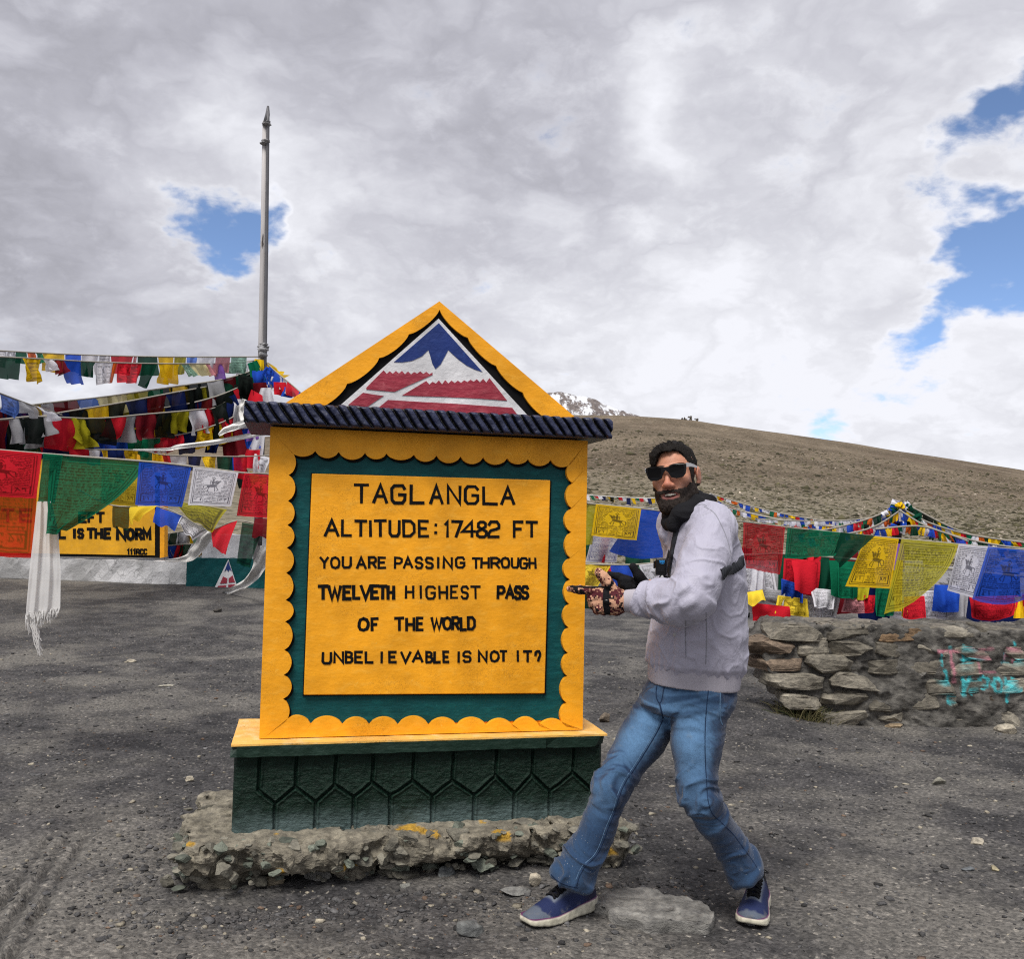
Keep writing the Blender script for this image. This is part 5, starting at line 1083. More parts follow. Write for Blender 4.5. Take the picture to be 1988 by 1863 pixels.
V, Q = g.mesh(); V = V + vnormals(V, Q) * (.008 * fbm(V * 45, 2))[:, None]
C = np.array([.105, .100, .092]) * (1 + .7 * fbm(V * 9, 4))[:, None].clip(.4, 2.0); C = graffiti(V, C)
mesh_obj('mortar', V, Q, M['stone'], wall, False, C)
# ---------------------------------------------------------------- loose stones and gravel
def stone(label, dx, dy, wpx, hpx, seed, col_, flat=.5, yaw=0, name='stone', sub=4, cuts=10, deep=.7):
    """a loose stone whose base centre is seen at (dx,dy)"""
    p = on_ground(dx, dy); w = wpx * p.y / F / 2; h = hpx * p.y / F
    v, f = rock_vf((w, w * deep, h * flat), seed, sub, cuts, .08); v = rotz(v, yaw); v[:, 2] += h * flat * .35
    c = np.array(col_) * (1 + .35 * fbm(v * 30 + seed, 4))[:, None].clip(.5, 1.6)
    o = mesh_obj(name, v, f, M['stone'], None, False, c, loc=p); return tag(o, label, 'stone')
GRY, TAN, PAL = (.145, .145, .142), (.30, .255, .185), (.40, .36, .29)
stone('small blocky grey stone lying alone in front of the footing', 914, 1812, 62, 34, 3, (.13, .135, .135), .62, .3)
stone('cream coloured stone just behind the toe of the left shoe', 1037, 1722, 34, 26, 5, PAL, .7, .5)
stone('flat grey slate leaning by the cream stone at the footing', 1000, 1735, 62, 22, 9, (.20, .20, .195), .35, .2)
stone('tan slab half buried under the footing', 534, 1716, 58, 22, 12, TAN, .45, -.25)
stone('angular grey block resting under the footing, centre left', 622, 1708, 66, 38, 15, (.22, .215, .20), .6, .3)
stone('dark wedge shaped stone under the footing, left of centre', 700, 1700, 44, 26, 17, (.12, .12, .115), .6, .8)
stone('small rounded stone at the left corner of the footing', 404, 1722, 24, 22, 19, (.26, .25, .22), .7, .1)
stone('grey slate standing at the centre of the footing', 868, 1702, 44, 26, 22, (.17, .18, .18), .6, 1.0)
stone('short grey stone right of centre under the footing', 786, 1724, 24, 14, 24, (.25, .25, .23), .6, .4)
stone('pale flat stone at the right foot of the stone wall', 1955, 1424, 62, 26, 27, PAL, .6, .1)
stone('pale upright stone touching the wall at the picture edge', 1988, 1402, 40, 38, 29, (.38, .31, .20), .8, .4)
stone('greenish grey stone on open gravel below the wall', 1822, 1523, 36, 22, 31, (.26, .25, .21), .55, .2)
stone('pale chipped stone on the gravel at far right', 1898, 1637, 38, 12, 33, PAL, .5, .1)
stone('small yellowish stone near the right picture edge', 1930, 1690, 26, 14, 35, (.34, .30, .20), .55, .6)
stone('dark slate chip beside the yellowish stone', 1878, 1690, 28, 12, 37, (.13, .14, .15), .4, .2)
stone('tan flat stone in front of the wall', 1734, 1412, 48, 14, 39, (.30, .23, .15), .4, .1)
stone('dark rounded stone on the gravel by the white wall', 424, 1190, 24, 12, 41, (.06, .055, .05), .6, .3)
stone('pale flat stone on the gravel left of the marker', 253, 1286, 22, 8, 43, PAL, .5, .1)
stone('pale stone on the gravel left of the marker, nearer than the flat one', 322, 1334, 32, 8, 45, (.40, .38, .32), .45, .4)
stone('round grey pebble behind the leg near the footing end', 1237, 1612, 22, 16, 47, (.30, .28, .25), .7, .2)
stone('brown stone behind the marker ledge', 1177, 1402, 28, 18, 49, (.17, .14, .11), .7, .3)
stone('small stone beside the footing, left of the corner', 368, 1516, 22, 12, 51, PAL, .5, .3)
# flat slab between the feet
out = [(1152, 1775), (1160, 1757), (1178, 1748), (1215, 1745), (1262, 1748), (1310, 1758), (1345, 1768), (1372, 1780), (1386, 1790), (1384, 1806), (1374, 1817), (1335, 1812), (1300, 1810), (1262, 1816), (1235, 1808), (1205, 1804), (1188, 1796), (1176, 1784)]
gp = [on_ground(x, y, .04) for x, y in out]; ctr = sum(gp, Vector()) / len(gp); rel = np.array([(p.x - ctr.x, p.y - ctr.y) for p in gp]); an = np.arctan2(rel[:, 1], rel[:, 0]); rd = np.hypot(*rel.T); o_ = np.argsort(an); an, rd = an[o_], rd[o_]
an = np.concatenate([an - 2 * np.pi, an, an + 2 * np.pi]); rd = np.tile(rd, 3); v, f = ico(5); th = np.arctan2(v[:, 1], v[:, 0]); e = np.hypot(v[:, 0], v[:, 1]); rr = np.interp(th, an, rd) * np.minimum(e ** .45, 1)
z = np.sign(v[:, 2]) * np.minimum(np.abs(v[:, 2]) * 4.5, 1) * .027
v = np.stack([np.cos(th) * rr, np.sin(th) * rr, z], 1); v = v + np.array([0, 0, 1]) * (.010 * fbm(v * np.array([6, 14, 1]), 4))[:, None] + .004 * fbm(v * 30, 3)[:, None]
c = np.array([.205, .20, .19]) * (1 + .45 * fbm(v * np.array([9, 22, 9]), 4))[:, None].clip(.55, 1.6)
so_ = mesh_obj('slate_slab', v, f, M['stone'], None, False, c, loc=(ctr.x, ctr.y, float(gh(ctr.x, ctr.y)) + .012)); tag(so_, 'long flat grey slate slab lying on the gravel between the feet of the man', 'stone')
# gravel
def gravel(n, seed):
    r_ = np.random.default_rng(seed); y = np.exp(r_.uniform(math.log(1.95), math.log(11), n)); x = (r_.uniform(-60, 2048, n) - 994) / 1800 * y
    s = .0016 * y ** .55 * np.exp(r_.normal(size=n) * .48 + .35); cl = fbm(np.stack([x, y, 0 * x], -1) * 1.1, 3); keep = r_.random(n) < .45 + .8 * np.clip(cl + .3, 0, 1); x, y, s = x[keep], y[keep], s[keep]
    # more debris round the footing
    k = 1400; t_ = r_.uniform(-1.15, 1.0, k); d_ = -.30 - np.abs(r_.normal(size=k)) * .16; sd_ = r_.random(k) < .3; d_ = np.where(sd_, r_.uniform(-.3, 1.2, k), d_); t_ = np.where(sd_, np.where(r_.random(k) < .5, -1.05 - np.abs(r_.normal(size=k)) * .15, 0.92 + np.abs(r_.normal(size=k)) * .2), t_)
    x = np.concatenate([x, SO.x + sx.x * t_ + sy.x * d_]); y = np.concatenate([y, SO.y + sx.y * t_ + sy.y * d_]); s = np.concatenate([s, .005 * np.exp(r_.normal(size=k) * .6)])
    s = np.minimum(s, .016); n = len(x); B, Fb = ico(1); vs = []; z = gh_fine(x, y)
    base = np.repeat(B[None], n, 0) * (1 + .35 * r_.normal(size=(n, len(B)))[..., None].clip(-1, 1)); sc_ = s[:, None] * np.stack([r_.uniform(.8, 1.7, n), r_.uniform(.7, 1.3, n), r_.uniform(.35, .8, n)], 1); base = base * sc_[:, None, :]
    a = r_.uniform(0, 6.28, n); ca, sa = np.cos(a)[:, None], np.sin(a)[:, None]; X = base[..., 0] * ca - base[..., 1] * sa + x[:, None]; Y = base[..., 0] * sa + base[..., 1] * ca + y[:, None]; Z = base[..., 2] + (z + s * .15)[:, None]
    V = np.stack([X, Y, Z], -1).reshape(-1, 3); Fc = (Fb[None] + (np.arange(n) * len(B))[:, None, None]).reshape(-1, 3)
    c = np.array([.078, .077, .079])[None] * np.exp(r_.normal(size=n) * .38)[:, None]; pal = r_.random(n) < .07; c[pal] = np.array([.36, .325, .26]) * r_.uniform(.6, 1.1, (pal.sum(), 1)); br = r_.random(n) < .05; c[br] = np.array([.17, .12, .09])
    return V, Fc, np.repeat(c, len(B), 0)
V, Fc, C = gravel(15000, 5); tag(mesh_obj('gravel', V, Fc, M['stone'], None, False, C), kind='stuff')
# grass tuft at the wall
tf = MB(); r_ = np.random.default_rng(9); p0 = on_ground(1562, 1396)
for i in range(420):
    x = r_.normal() * .075; y = r_.normal() * .05; L = r_.uniform(.05, .15); tx, ty = r_.normal() * .06 + x * .5, r_.normal() * .05; zb = float(gh(p0.x + x, p0.y + y)) - p0.z - .01
    pts = [(x, y, zb), (x + tx * .4, y + ty * .4, zb + L * .6), (x + tx, y + ty, zb + L * .9)]; g_ = r_.uniform(.5, 1.3); tf.add(*tube_vf(pts, [.003, .0022, .0006], 3), np.array([.085, .075, .032]) * g_ if r_.random() < .7 else np.array([.05, .065, .02]) * g_)
def grass_mat(q): return bsdf(q, attr(q, 'col'), .8)
M['grass'] = material('dry_grass', grass_mat)
tag(tf.build('grass_tuft', M['grass'], loc=p0), 'small dry grass tuft growing at the left foot of the stone wall', 'grass')
# cairn on the ridge
cr = MB(); r_ = np.random.default_rng(4); c0 = P(1338, 822, 186); c0.z = float(gh(c0.x, c0.y))
for i in range(14): v, f = rock_vf((r_.uniform(.16, .36),) * 3, 60 + i, 2, 8, .1); q = r_.random(); cr.add(v + np.array([r_.normal() * (1.8 - 1.5 * q), r_.normal() * .8, .05 + .6 * q ** 2]), f, np.array([.10, .09, .08]) * r_.uniform(.7, 1.3))
tag(cr.build('cairn', M['stone'], loc=c0), 'tiny dark pile of stones on the ridge line of the hill', 'cairn')
# ---------------------------------------------------------------- the man
def A(*p): return np.array(P(*p))
man_o = on_ground(1240, 1780); man = thing('person', 'man in grey jacket, blue jeans and sunglasses, legs apart, pointing gloved hands at the marker', 'person', (0, 0, 0))
HC = A(1311, 929, 3.40); a_, b_ = R(-8), R(-26)
RY_ = np.array([[math.cos(a_), 0, math.sin(a_)], [0, 1, 0], [-math.sin(a_), 0, math.cos(a_)]]); RZ_ = np.array([[math.cos(b_), -math.sin(b_), 0], [math.sin(b_), math.cos(b_), 0], [0, 0, 1]])
HM = RY_ @ RZ_
def H(x, y, z): return HC + HM @ np.array([x, y, z])
def hl_(p): return (p - HC) @ HM
def head(g):
    def e(c, r, k=.02, op='u'): g.ell(H(*c), r, k, op, HM)
    def c(a, b, ra, rb, k=.015, op='u'): g.cap(H(*a), H(*b), ra, rb, k, op)
    e((0, .012, .040), (.076, .096, .084)); e((0, -.030, -.030), (.063, .062, .080), .03); e((0, -.012, -.05), (.058, .06, .055), .03)
    c((-.022, -.070, -.098), (.022, -.070, -.098), .022, .022, .03); c((-.056, -.005, -.062), (-.02, -.068, -.096), .018, .018, .03); c((.056, -.005, -.062), (.02, -.068, -.096), .018, .018, .03)
    for s in (-1, 1):
        e((s * .044, -.064, -.012), (.024, .022, .020), .02); c((s * .010, -.090, .034), (s * .052, -.070, .036), .009, .007, .015)
        e((s * .032, -.098, .014), (.019, .014, .014), .012, 's'); e((s * .033, -.078, .013), (.013, .012, .013), .006)
        e((s * .014, -.102, -.026), (.010, .013, .009), .008); e((s * .083, .016, .000), (.009, .021, .034), .006); e((s * .094, .010, .004), (.008, .011, .018), .006, 's'); e((s * .081, .006, -.028), (.007, .009, .010), .006)
        e((s * .034, -.082, -.045), (.014, .012, .018), .015)
    c((0, -.090, .022), (0, -.112, -.020), .0080, .0108, .012); e((0, -.115, -.022), (.0115, .0105, .0100), .008)
    c((-.022, -.088, -.055), (.022, -.088, -.055), .009, .009, .012); c((-.026, -.086, -.072), (.026, -.086, -.072), .008, .008, .01)
    e((0, -.100, -.0625), (.030, .014, .0072), .004, 's')
    c((0, .020, -.06), (.0, .045, -.20), .056, .060, .03)
# skeleton under the clothes
LH, RH = A(1355, 1362, 3.36), A(1295, 1362, 3.50); LK, RK = A(1352, 1528, 3.31), A(1193, 1522, 3.42)
tR, hR = np.array(on_ground(1020, 1803)), np.array(on_ground(1150, 1763)); tL = np.array(on_ground(1457, 1806)); hL = tL + .285 * np.array([math.sin(R(21)), math.cos(R(21)), 0])
def footpt(t, h, u, w): d = (t - h) / np.linalg.norm(t - h); return h + d * u + np.array([0, 0, w])
LA, RA_ = footpt(tL, hL, .075, .12), footpt(tR, hR, .075, .12)
SL, EL, WL = A(1384, 1030, 3.25), A(1342, 1168, 3.14), A(1214, 1168, 3.27); SR, ER, WR = A(1318, 1020, 3.60), A(1345, 1160, 3.68), A(1262, 1141, 3.50)
fz = np.arange(1.33, 1.77, .0026); cz = np.arange(-.02, 1.33, .010)
fx_ = np.arange(HC[0] - .13, HC[0] + .13, .0026); fy_ = np.arange(HC[1] - .15, HC[1] + .14, .0028)
g = SDF(np.concatenate([np.arange(.0, fx_[0], .010), fx_, np.arange(fx_[-1] + .01, 1.02, .010)]), np.concatenate([np.arange(3.02, fy_[0], .010), fy_, np.arange(fy_[-1] + .01, 3.82, .010)]), np.concatenate([cz, fz]))
g.chain([LH, LK, LA], [.070, .048, .030], .03); g.chain([RH, RK, RA_], [.070, .048, .030], .03)
g.chain([LA + [0, 0, -.03], footpt(tL, hL, .2, .045)], [.030, .024], .02); g.chain([RA_ + [0, 0, -.03], footpt(tR, hR, .2, .045)], [.030, .024], .02)
pel = (LH + RH) / 2; chest = A(1368, 1090, 3.43)
g.chain([pel + [0, 0, .06], A(1350, 1250, 3.43), chest, A(1345, 1010, 3.44)], [.085, .10, .12, .07], .03)
g.chain([SL, EL, WL], [.048, .040, .028], .03); g.chain([SR, ER, WR], [.048, .040, .028], .03)
g.chain([WL, A(1170, 1162, 3.265)], [.024, .020], .02); g.chain([WR, A(1225, 1134, 3.47)], [.02, .018], .02)
head(g); V, Q = g.mesh(); V = smooth_v(V, Q, 1, .5)
L = hl_(V); C = np.tile(np.array([.50, .235, .148]), (len(V), 1)); C *= (1 + .16 * fbm(V * 28, 3))[:, None]
def blend(C, col_, k): return C + (np.array(col_) - C) * np.clip(k, 0, 1)[:, None]
fr_ = (L[:, 1] < -.05)
C = blend(C, (.46, .15, .10), fr_ * np.exp(-((L[:, 0]) / .022) ** 2 - ((L[:, 2] + .02) / .022) ** 2) * .6)
C = blend(C, (.46, .17, .11), np.exp(-((np.abs(L[:, 0]) - .084) / .02) ** 2 - ((L[:, 1] - .01) / .03) ** 2 - (L[:, 2] / .04) ** 2) * .5)
C = blend(C, (.42, .13, .115), fr_ * sstep(1.25, .85, np.hypot(L[:, 0] / .030, (L[:, 2] + .066) / .0155)))
C = blend(C, (.06, .018, .016), (L[:, 1] < -.06) * sstep(1.15, .85, np.hypot(L[:, 0] / .024, (L[:, 2] + .0625) / .0056)))
C = blend(C, (.006, .006, .007), sstep(.30, .25, V[:, 2]))
C = blend(C, (.035, .022, .018), fr_ * sstep(1.2, .8, np.hypot((np.abs(L[:, 0]) - .032) / .024, (L[:, 2] - .044) / .006)))
stub = sstep(.012, -.012, L[:, 2] - (-.040 + .8 * np.maximum(np.abs(L[:, 0]) - .03, 0))) * (L[:, 1] < .03) * (L[:, 2] > -.13); C = blend(C, (.10, .06, .05), stub * .55 * (C[:, 0] > .3))
def skin_mat(q):
    co = wpos(q); n = q.noise(co, 240, 4, .65); return bsdf(q, q.vmath('MULTIPLY', attr(q, 'col'), q.mix(q.noise(co, 130, 3), (.86, .83, .82), (1.12, 1.12, 1.12))), .5, n, .3, .003, .32, Subsurface_Weight=.12, Subsurface_Radius=(.012, .005, .003), Subsurface_Scale=.6)
M['skin'] = material('skin', skin_mat)
mesh_obj('body', V, Q, M['skin'], man, True, C)
# teeth
tb = MB(); 
for i in range(9):
    x = -.0232 + .0058 * i; c = np.array([x, -.0965 + abs(x) * .30, -.0600 + abs(x) * .10]); v, f = ico(2); v = np.sign(v) * np.abs(v) ** .6 * np.array([.0031, .002, .0042]); tb.add([H(*(p + c)) for p in v], f)
tb.build('teeth', plain('tooth_enamel', (.72, .68, .58), .3, .05), man, True)
# hair and beard
def hairmat(q):
    co = wpos(q); n = q.noise(q.vmath('MULTIPLY', co, (1, 1, .45)), 160, 4, .7); return bsdf(q, q.mix(n, (.003, .0026, .0024), (.018, .014, .012)), .75, n, 1.0, .006, .15)
M['hair'] = material('black_hair', hairmat)
hg = [np.arange(HC[i] - (.15, .16, .18)[i], HC[i] + (.15, .16, .18)[i], .0027) for i in range(3)]
g = SDF(*hg); g.ell(H(0, .016, .046), (.0780, .1020, .092), .01, 'u', HM); g.ell(H(-.012, -.030, .088), (.058, .060, .042), .02, 'u', HM); g.ell(H(-.046, -.060, .072), (.024, .026, .034), .016, 'u', HM)
def cut(p):
    l = hl_(p); x, y, z = l[..., 0], l[..., 1], l[..., 2]
    front = .098 - .055 * sstep(-.018, -.058, x) - .012 * sstep(.030, .055, x); side = -.022 + 0 * y; back = .022
    zl = np.where(y < -.050, front, np.where(y < -.016, front + (side - front) * sstep(-.050, -.034, y), side + (back - side) * sstep(.030, .075, y)))
    zl = np.where((np.abs(x) > .045) & (y > -.014) & (y < .070), np.maximum(zl, .040 - 1.2 * np.maximum(y - .045, 0)), zl)
    return zl - z + .005 * perlin(p * 70)
g.put(HC - .15, HC + .15, cut, .001, 'i'); V, Q = g.mesh(); nV = vnormals(V, Q); l = hl_(V)
V = V + nV * (.0045 * fbm(np.stack([l[:, 0] * 75 + l[:, 1] * 45, l[:, 1] * 12 - l[:, 0] * 8, l[:, 2] * 30], 1), 3))[:, None]
mesh_obj('hair', V, Q, M['hair'], man, True)
hs = MB(); r_ = np.random.default_rng(12)
sel = np.where((l[:, 2] > .055))[0]
for i in r_.choice(sel, 300):
    p = V[i]; d = HM @ np.array([-.7, -.55, .1]) if l[i, 2] > .06 else HM @ np.array([0, .5, -.8]); d = d + r_.normal(size=3) * .18; n_ = nV[i]; L_ = r_.uniform(.008, .015) if l[i, 2] > .06 else .008
    hs.add(*tube_vf([p - n_ * .002, p + d * L_ * .5 + n_ * .002, p + d * L_ + n_ * .0005], [.0012, .001, .0004], 3))
hs.build('hair_strands', M['hair'], man)
g = SDF(*hg); head(g); F0 = g.F.copy()
def bmask(p):
    l = hl_(p); x, y, z = np.abs(l[..., 0]), l[..., 1], l[..., 2]
    cheek = z - (-.043 + .10 * np.maximum(x - .028, 0) + 1.3 * np.maximum(x - .058, 0)); d = np.maximum(cheek, y - (.000 + .3 * np.maximum(-z - .06, 0)))
    d = np.maximum(d, np.where((x > .066) & (y > -.010), z + .028, -1)); d = np.maximum(d, -.128 - z); d = np.maximum(d, -(np.hypot(x / .038, (z + .0650 - .10 * np.maximum(x - .01, 0)) / .0125) - 1) * .012)
    side = np.maximum(np.maximum(z - .034, -(y + .024 + .25 * (z + .03))), np.maximum(y + .007, .045 - x)); side = np.maximum(np.maximum(side, -.05 - z), x - .077)
    return np.minimum(d, side) + .003 * perlin(p * 90)
g.F = g.F - .0038; g.cap(H(-.016, -.072, -.102), H(.016, -.072, -.102), .024, .024, .02); g.put(HC - .15, HC + .15, bmask, .001, 'i')
V, Q = g.mesh(); V = V + vnormals(V, Q) * (.0022 * fbm(V * np.array([150, 150, 70]), 3))[:, None]
M['beard'] = material('dark_beard', lambda q: bsdf(q, q.mix(q.noise(q.vmath('MULTIPLY', wpos(q), (1, 1, .4)), 260, 3, .7), (.004, .003, .003), (.045, .032, .026)), .7, q.noise(q.vmath('MULTIPLY', wpos(q), (1, 1, .4)), 260, 3, .7), 1.0, .004, .2))
mesh_obj('beard', V, Q, M['beard'], man, True)
# sunglasses
M['gloss'] = material('black_acetate', lambda q: bsdf(q, (.003, .003, .004), .25, None, spec=.3)); M['lens'] = material('dark_lens', lambda q: bsdf(q, (.003, .003, .004), .12, None, spec=.18)); M['arm'] = plain('pale_grey_plastic', (.42, .42, .43), .35, .2, 30)
sg = bpy.data.objects.new('sunglasses', None); COL.objects.link(sg); sg.parent = man
def face_plate(name, loops, y, th, mat, curve=.9):
    flat = [p for lp_ in loops for p in lp_]; tri = geometry.tessellate_polygon([[Vector((a, b, 0)) for a, b in lp_] for lp_ in loops]); n = len(flat)
    def pos(x, z, yy): return H(x, yy + curve * x * x * 1.6, z + .022)
    V = [pos(a, b, y) for a, b in flat] + [pos(a, b, y + th) for a, b in flat]; Fc = list(tri) + [tuple(i + n for i in t_[::-1]) for t_ in tri]; o = 0
    for lp_ in loops:
        k = len(lp_)
        for i in range(k): j = (i + 1) % k; Fc.append((o + i, o + j, n + o + j, n + o + i))
        o += k
    ob = mesh_obj(name, V, Fc, mat, sg); bm = bmesh.new(); bm.from_mesh(ob.data); bmesh.ops.recalc_face_normals(bm, faces=bm.faces); bm.to_mesh(ob.data); bm.free(); return ob
def lensp(s, k=0.0):
    pts = [(.014, .016), (.03, .021), (.05, .0225), (.066, .021), (.0685, .006), (.064, -.014), (.055, -.0215), (.036, -.0225), (.022, -.018), (.015, -.004)]
    cx, cz_ = .041, 0; pts = [(cx + (x - cx) * (1 - k), cz_ + (z - cz_) * (1 - k)) for x, z in pts]; return [(s * x, z) for x, z in pts][::s]
outl = [(-.076, .019), (-.066, .025), (-.05, .027), (-.03, .025), (-.012, .018), (.012, .018), (.03, .025), (.05, .027), (.066, .025), (.076, .019), (.0745, .008), (.069, -.014), (.058, -.025), (.036, -.027), (.018, -.021), (.010, -.003), (0, .006), (-.010, -.003), (-.018, -.021), (-.036, -.027), (-.058, -.025), (-.069, -.014), (-.0745, .008)][::-1]
face_plate('frame', [outl, lensp(1, .06), lensp(-1, .06)], -.116, .006, M['gloss'])
for s in (1, -1): face_plate('lens', [lensp(s, .05)], -.1145, .002, M['lens'])
for s in (1, -1):
    w = MB(); pts = [H(s * .0755, -.106, .038), H(s * .080, -.07, .038), H(s * .083, -.03, .034), H(s * .083, .005, .030), H(s * .082, .02, .018)]; hh = [.0075, .0065, .005, .004, .003]
    up_ = HM @ np.array([0, 0, 1]); ou = HM @ np.array([s, 0, 0]); Vv = []
    for p, h in zip(pts, hh): Vv += [p + up_ * h + ou * .002, p - up_ * h + ou * .002, p - up_ * h - ou * .0015, p + up_ * h - ou * .0015]
    Fc = [(4 * i + k, 4 * i + (k + 1) % 4, 4 * i + 4 + (k + 1) % 4, 4 * i + 4 + k) for i in range(4) for k in range(4)] + [(0, 1, 2, 3), (19, 18, 17, 16)]
    w.add(Vv, Fc); w.build('temple', M['arm'], sg)
# ---- cloth surfaces
def loft(rows, p=2.3, tilt=0.0, x0=0.0):
    """rows: (dy, xl, xr, half depth, Y) -> distance function"""
    T = []
    for dy, xl, xr, b, Y in rows: a = A(xl, dy, Y); c = A(xr, dy, Y); T.append(((a[2] + c[2]) / 2, (a[0] + c[0]) / 2, Y, (c[0] - a[0]) / 2, b))
    T = np.array(sorted(T))
    def fn(q):
        z = q[..., 2] + tilt * (q[..., 0] - x0); cx, cy, ax, by = [np.interp(z, T[:, 0], T[:, k]) for k in (1, 2, 3, 4)]
        d = ((np.abs((q[..., 0] - cx) / ax) ** p + np.abs((q[..., 1] - cy) / by) ** p) ** (1 / p) - 1) * np.minimum(ax, by)
        return np.maximum(d * .85, np.maximum(T[0, 0] - z, z - T[-1, 0]))
    return fn
def ridge(q): return 1 - 2.2 * np.abs(perlin(q))
def fold(q, w=.13): return np.exp(-(perlin(q) / w) ** 2)
class Surf:
    def __init__(s, V, Q): s.b = BVHTree.FromPolygons([tuple(v) for v in V], [tuple(int(i) for i in f) for f in Q])
    def hit(s, dx, dy): h = s.b.ray_cast(ORG, ray(dx, dy)); return h if h[0] is not None else None
    def strip(s, name, pts, w, mat, parent, lift=.0015, n=8, dash=False):
        sp = spline([tuple(p) + (0,) for p in pts], n); hs_ = [s.hit(p[0], p[1]) for p in sp]; hs_ = [h for h in hs_ if h]; V = []; m_ = len(hs_)
        for i, h in enumerate(hs_):
            tg = (hs_[min(i + 1, m_ - 1)][0] - hs_[max(i - 1, 0)][0]).normalized(); nn = h[1].normalized(); nn = nn if nn.y < 0.2 else -nn; sd_ = tg.cross(nn).normalized() * w / 2
            for a, k in ((-1, -.003), (-.9, lift), (.9, lift), (1, -.003)): V.append(h[0] + sd_ * a + nn * k)
        Fc = [(4 * i + k, 4 * i + k + 1, 4 * i + 5 + k, 4 * i + 4 + k) for i in range(m_ - 1) for k in range(3)]
        return mesh_obj(name, [tuple(v) for v in V], Fc, mat, parent, True)
    def patch(s, name, quad, mat, parent, lift=.003, n=8):
        V = []; tl_, tr_, bl2, br2 = [np.array(p, float) for p in quad]
        for i in range(n):
            for j in range(n):
                u, v = i / (n - 1), j / (n - 1); d = tl_ * (1 - u) * (1 - v) + tr_ * u * (1 - v) + bl2 * (1 - u) * v + br2 * u * v; h = s.hit(*d)
                e = -.003 if i in (0, n - 1) or j in (0, n - 1) else lift
                if h is None: V.append((0, 0, 0)); continue
                nn = h[1] if h[1].y < 0 else -h[1]; V.append(tuple(h[0] + nn * e))
        return mesh_obj(name, V, grid_faces(n, n), mat, parent, True)
# jacket
jk = [(990, 1332, 1388, .09, 3.42), (1002, 1314, 1406, .15, 3.42), (1022, 1300, 1420, .185, 3.42), (1048, 1293, 1432, .20, 3.42), (1080, 1291, 1439, .205, 3.42), (1120, 1291, 1443, .20, 3.42), (1160, 1284, 1444, .19, 3.42), (1205, 1271, 1444, .185, 3.42), (1262, 1257, 1445, .18, 3.42), (1288, 1257, 1443, .175, 3.42), (1303, 1264, 1434, .155, 3.42)]
xj = A(1346, 1300, 3.42)[0]
g = SDF(np.arange(.36, .92, .0045), np.arange(3.0, 3.80, .0048), np.arange(A(1346, 1306, 3.42)[2] - .02, 1.54, .0045))
g.put((.40, 3.15, .8), (.90, 3.7, 1.53), loft(jk, 2.3, .055, xj), .001)
g.chain([A(1345, 992, 3.40), A(1384, 1020, 3.28)], [.045, .075], .05); g.chain([A(1340, 995, 3.46), A(1318, 1022, 3.60)], [.045, .07], .05)
LS = [A(1384, 1026, 3.26), A(1368, 1088, 3.17), A(1350, 1140, 3.11), A(1339, 1163, 3.09), A(1318, 1167, 3.11), A(1288, 1166, 3.18), A(1264, 1167, 3.22), A(1252, 1168, 3.24)]; LR = [.078, .083, .080, .077, .070, .063, .053, .047]
g.chain(LS, LR, .014); g.chain([A(1318, 1022, 3.60), A(1345, 1150, 3.66), A(1290, 1143, 3.53)], [.075, .075, .05], .03)
g.cap(A(1296, 1036, 3.40), A(1330, 1008, 3.36), .035, .05, .03)
V, Q = g.mesh(); V = smooth_v(V, Q, 2); nV = vnormals(V, Q)
# distance along the near sleeve
def along(V, pts):
    best = np.full(len(V), 9.); tpos = np.zeros(len(V)); acc = 0
    for a, b in zip(pts[:-1], pts[1:]):
        ab = b - a; L_ = np.linalg.norm(ab); h = np.clip(((V - a) @ ab) / L_ ** 2, 0, 1); d = np.linalg.norm(V - a - h[:, None] * ab, axis=1); k = d < best; best[k] = d[k]; tpos[k] = acc + h[k] * L_; acc += L_
    return best, tpos, acc
bd_, tp, tot = along(V, LS); ks = sstep(.105, .075, bd_) ; zh = V[:, 2] + .055 * (V[:, 0] - xj) - A(1346, 1303, 3.42)[2]
el_ = sum(np.linalg.norm(b - a) for a, b in zip(LS[:3], LS[1:4])); pn = V * np.array([1, 1, 1])
wob = perlin(V * 9) * .5
f_ring = fold(np.stack([tp * 15 + wob * 2.4, V[:, 2] * 5 + V[:, 1] * 4, wob], 1), .16); f_ring2 = ridge(np.stack([tp * 46 + wob * 4, V[:, 2] * 11, V[:, 1] * 9 + 3], 1))
amp = .0050 + .011 * sstep(el_ - .06, el_ + .10, tp) + .004 * np.exp(-((tp - el_) / .07) ** 2)
disp = ks * (amp * f_ring + .0022 * f_ring2 * sstep(el_ - .05, tot, tp))
ang = np.arctan2(V[:, 1] - 3.42, V[:, 0] - xj); gath = np.sin(ang * 30 + 5 * perlin(V * 8)) * np.exp(-np.maximum(zh, 0) / .035)
dn_ = np.stack([V[:, 0] * 6 + V[:, 2] * 3.5, V[:, 1] * 6, V[:, 2] * 5 - V[:, 0] * 4], 1)
disp = disp + (1 - ks) * (.0060 * fold(dn_ * .8) + .0035 * fold(dn_ * 1.9 + 4, .10) + .004 * perlin(dn_ * .7 + 9) + .0045 * gath + .004 * ridge(np.stack([V[:, 0] * 4 - V[:, 2] * 9, V[:, 1] * 3, V[:, 2] * 2], 1)) * np.exp(-((zh - .22) / .12) ** 2))
disp = disp + .0008 * fbm(V * 38, 2)
V = smooth_v(V + nV * disp[:, None], Q, 1, .25)
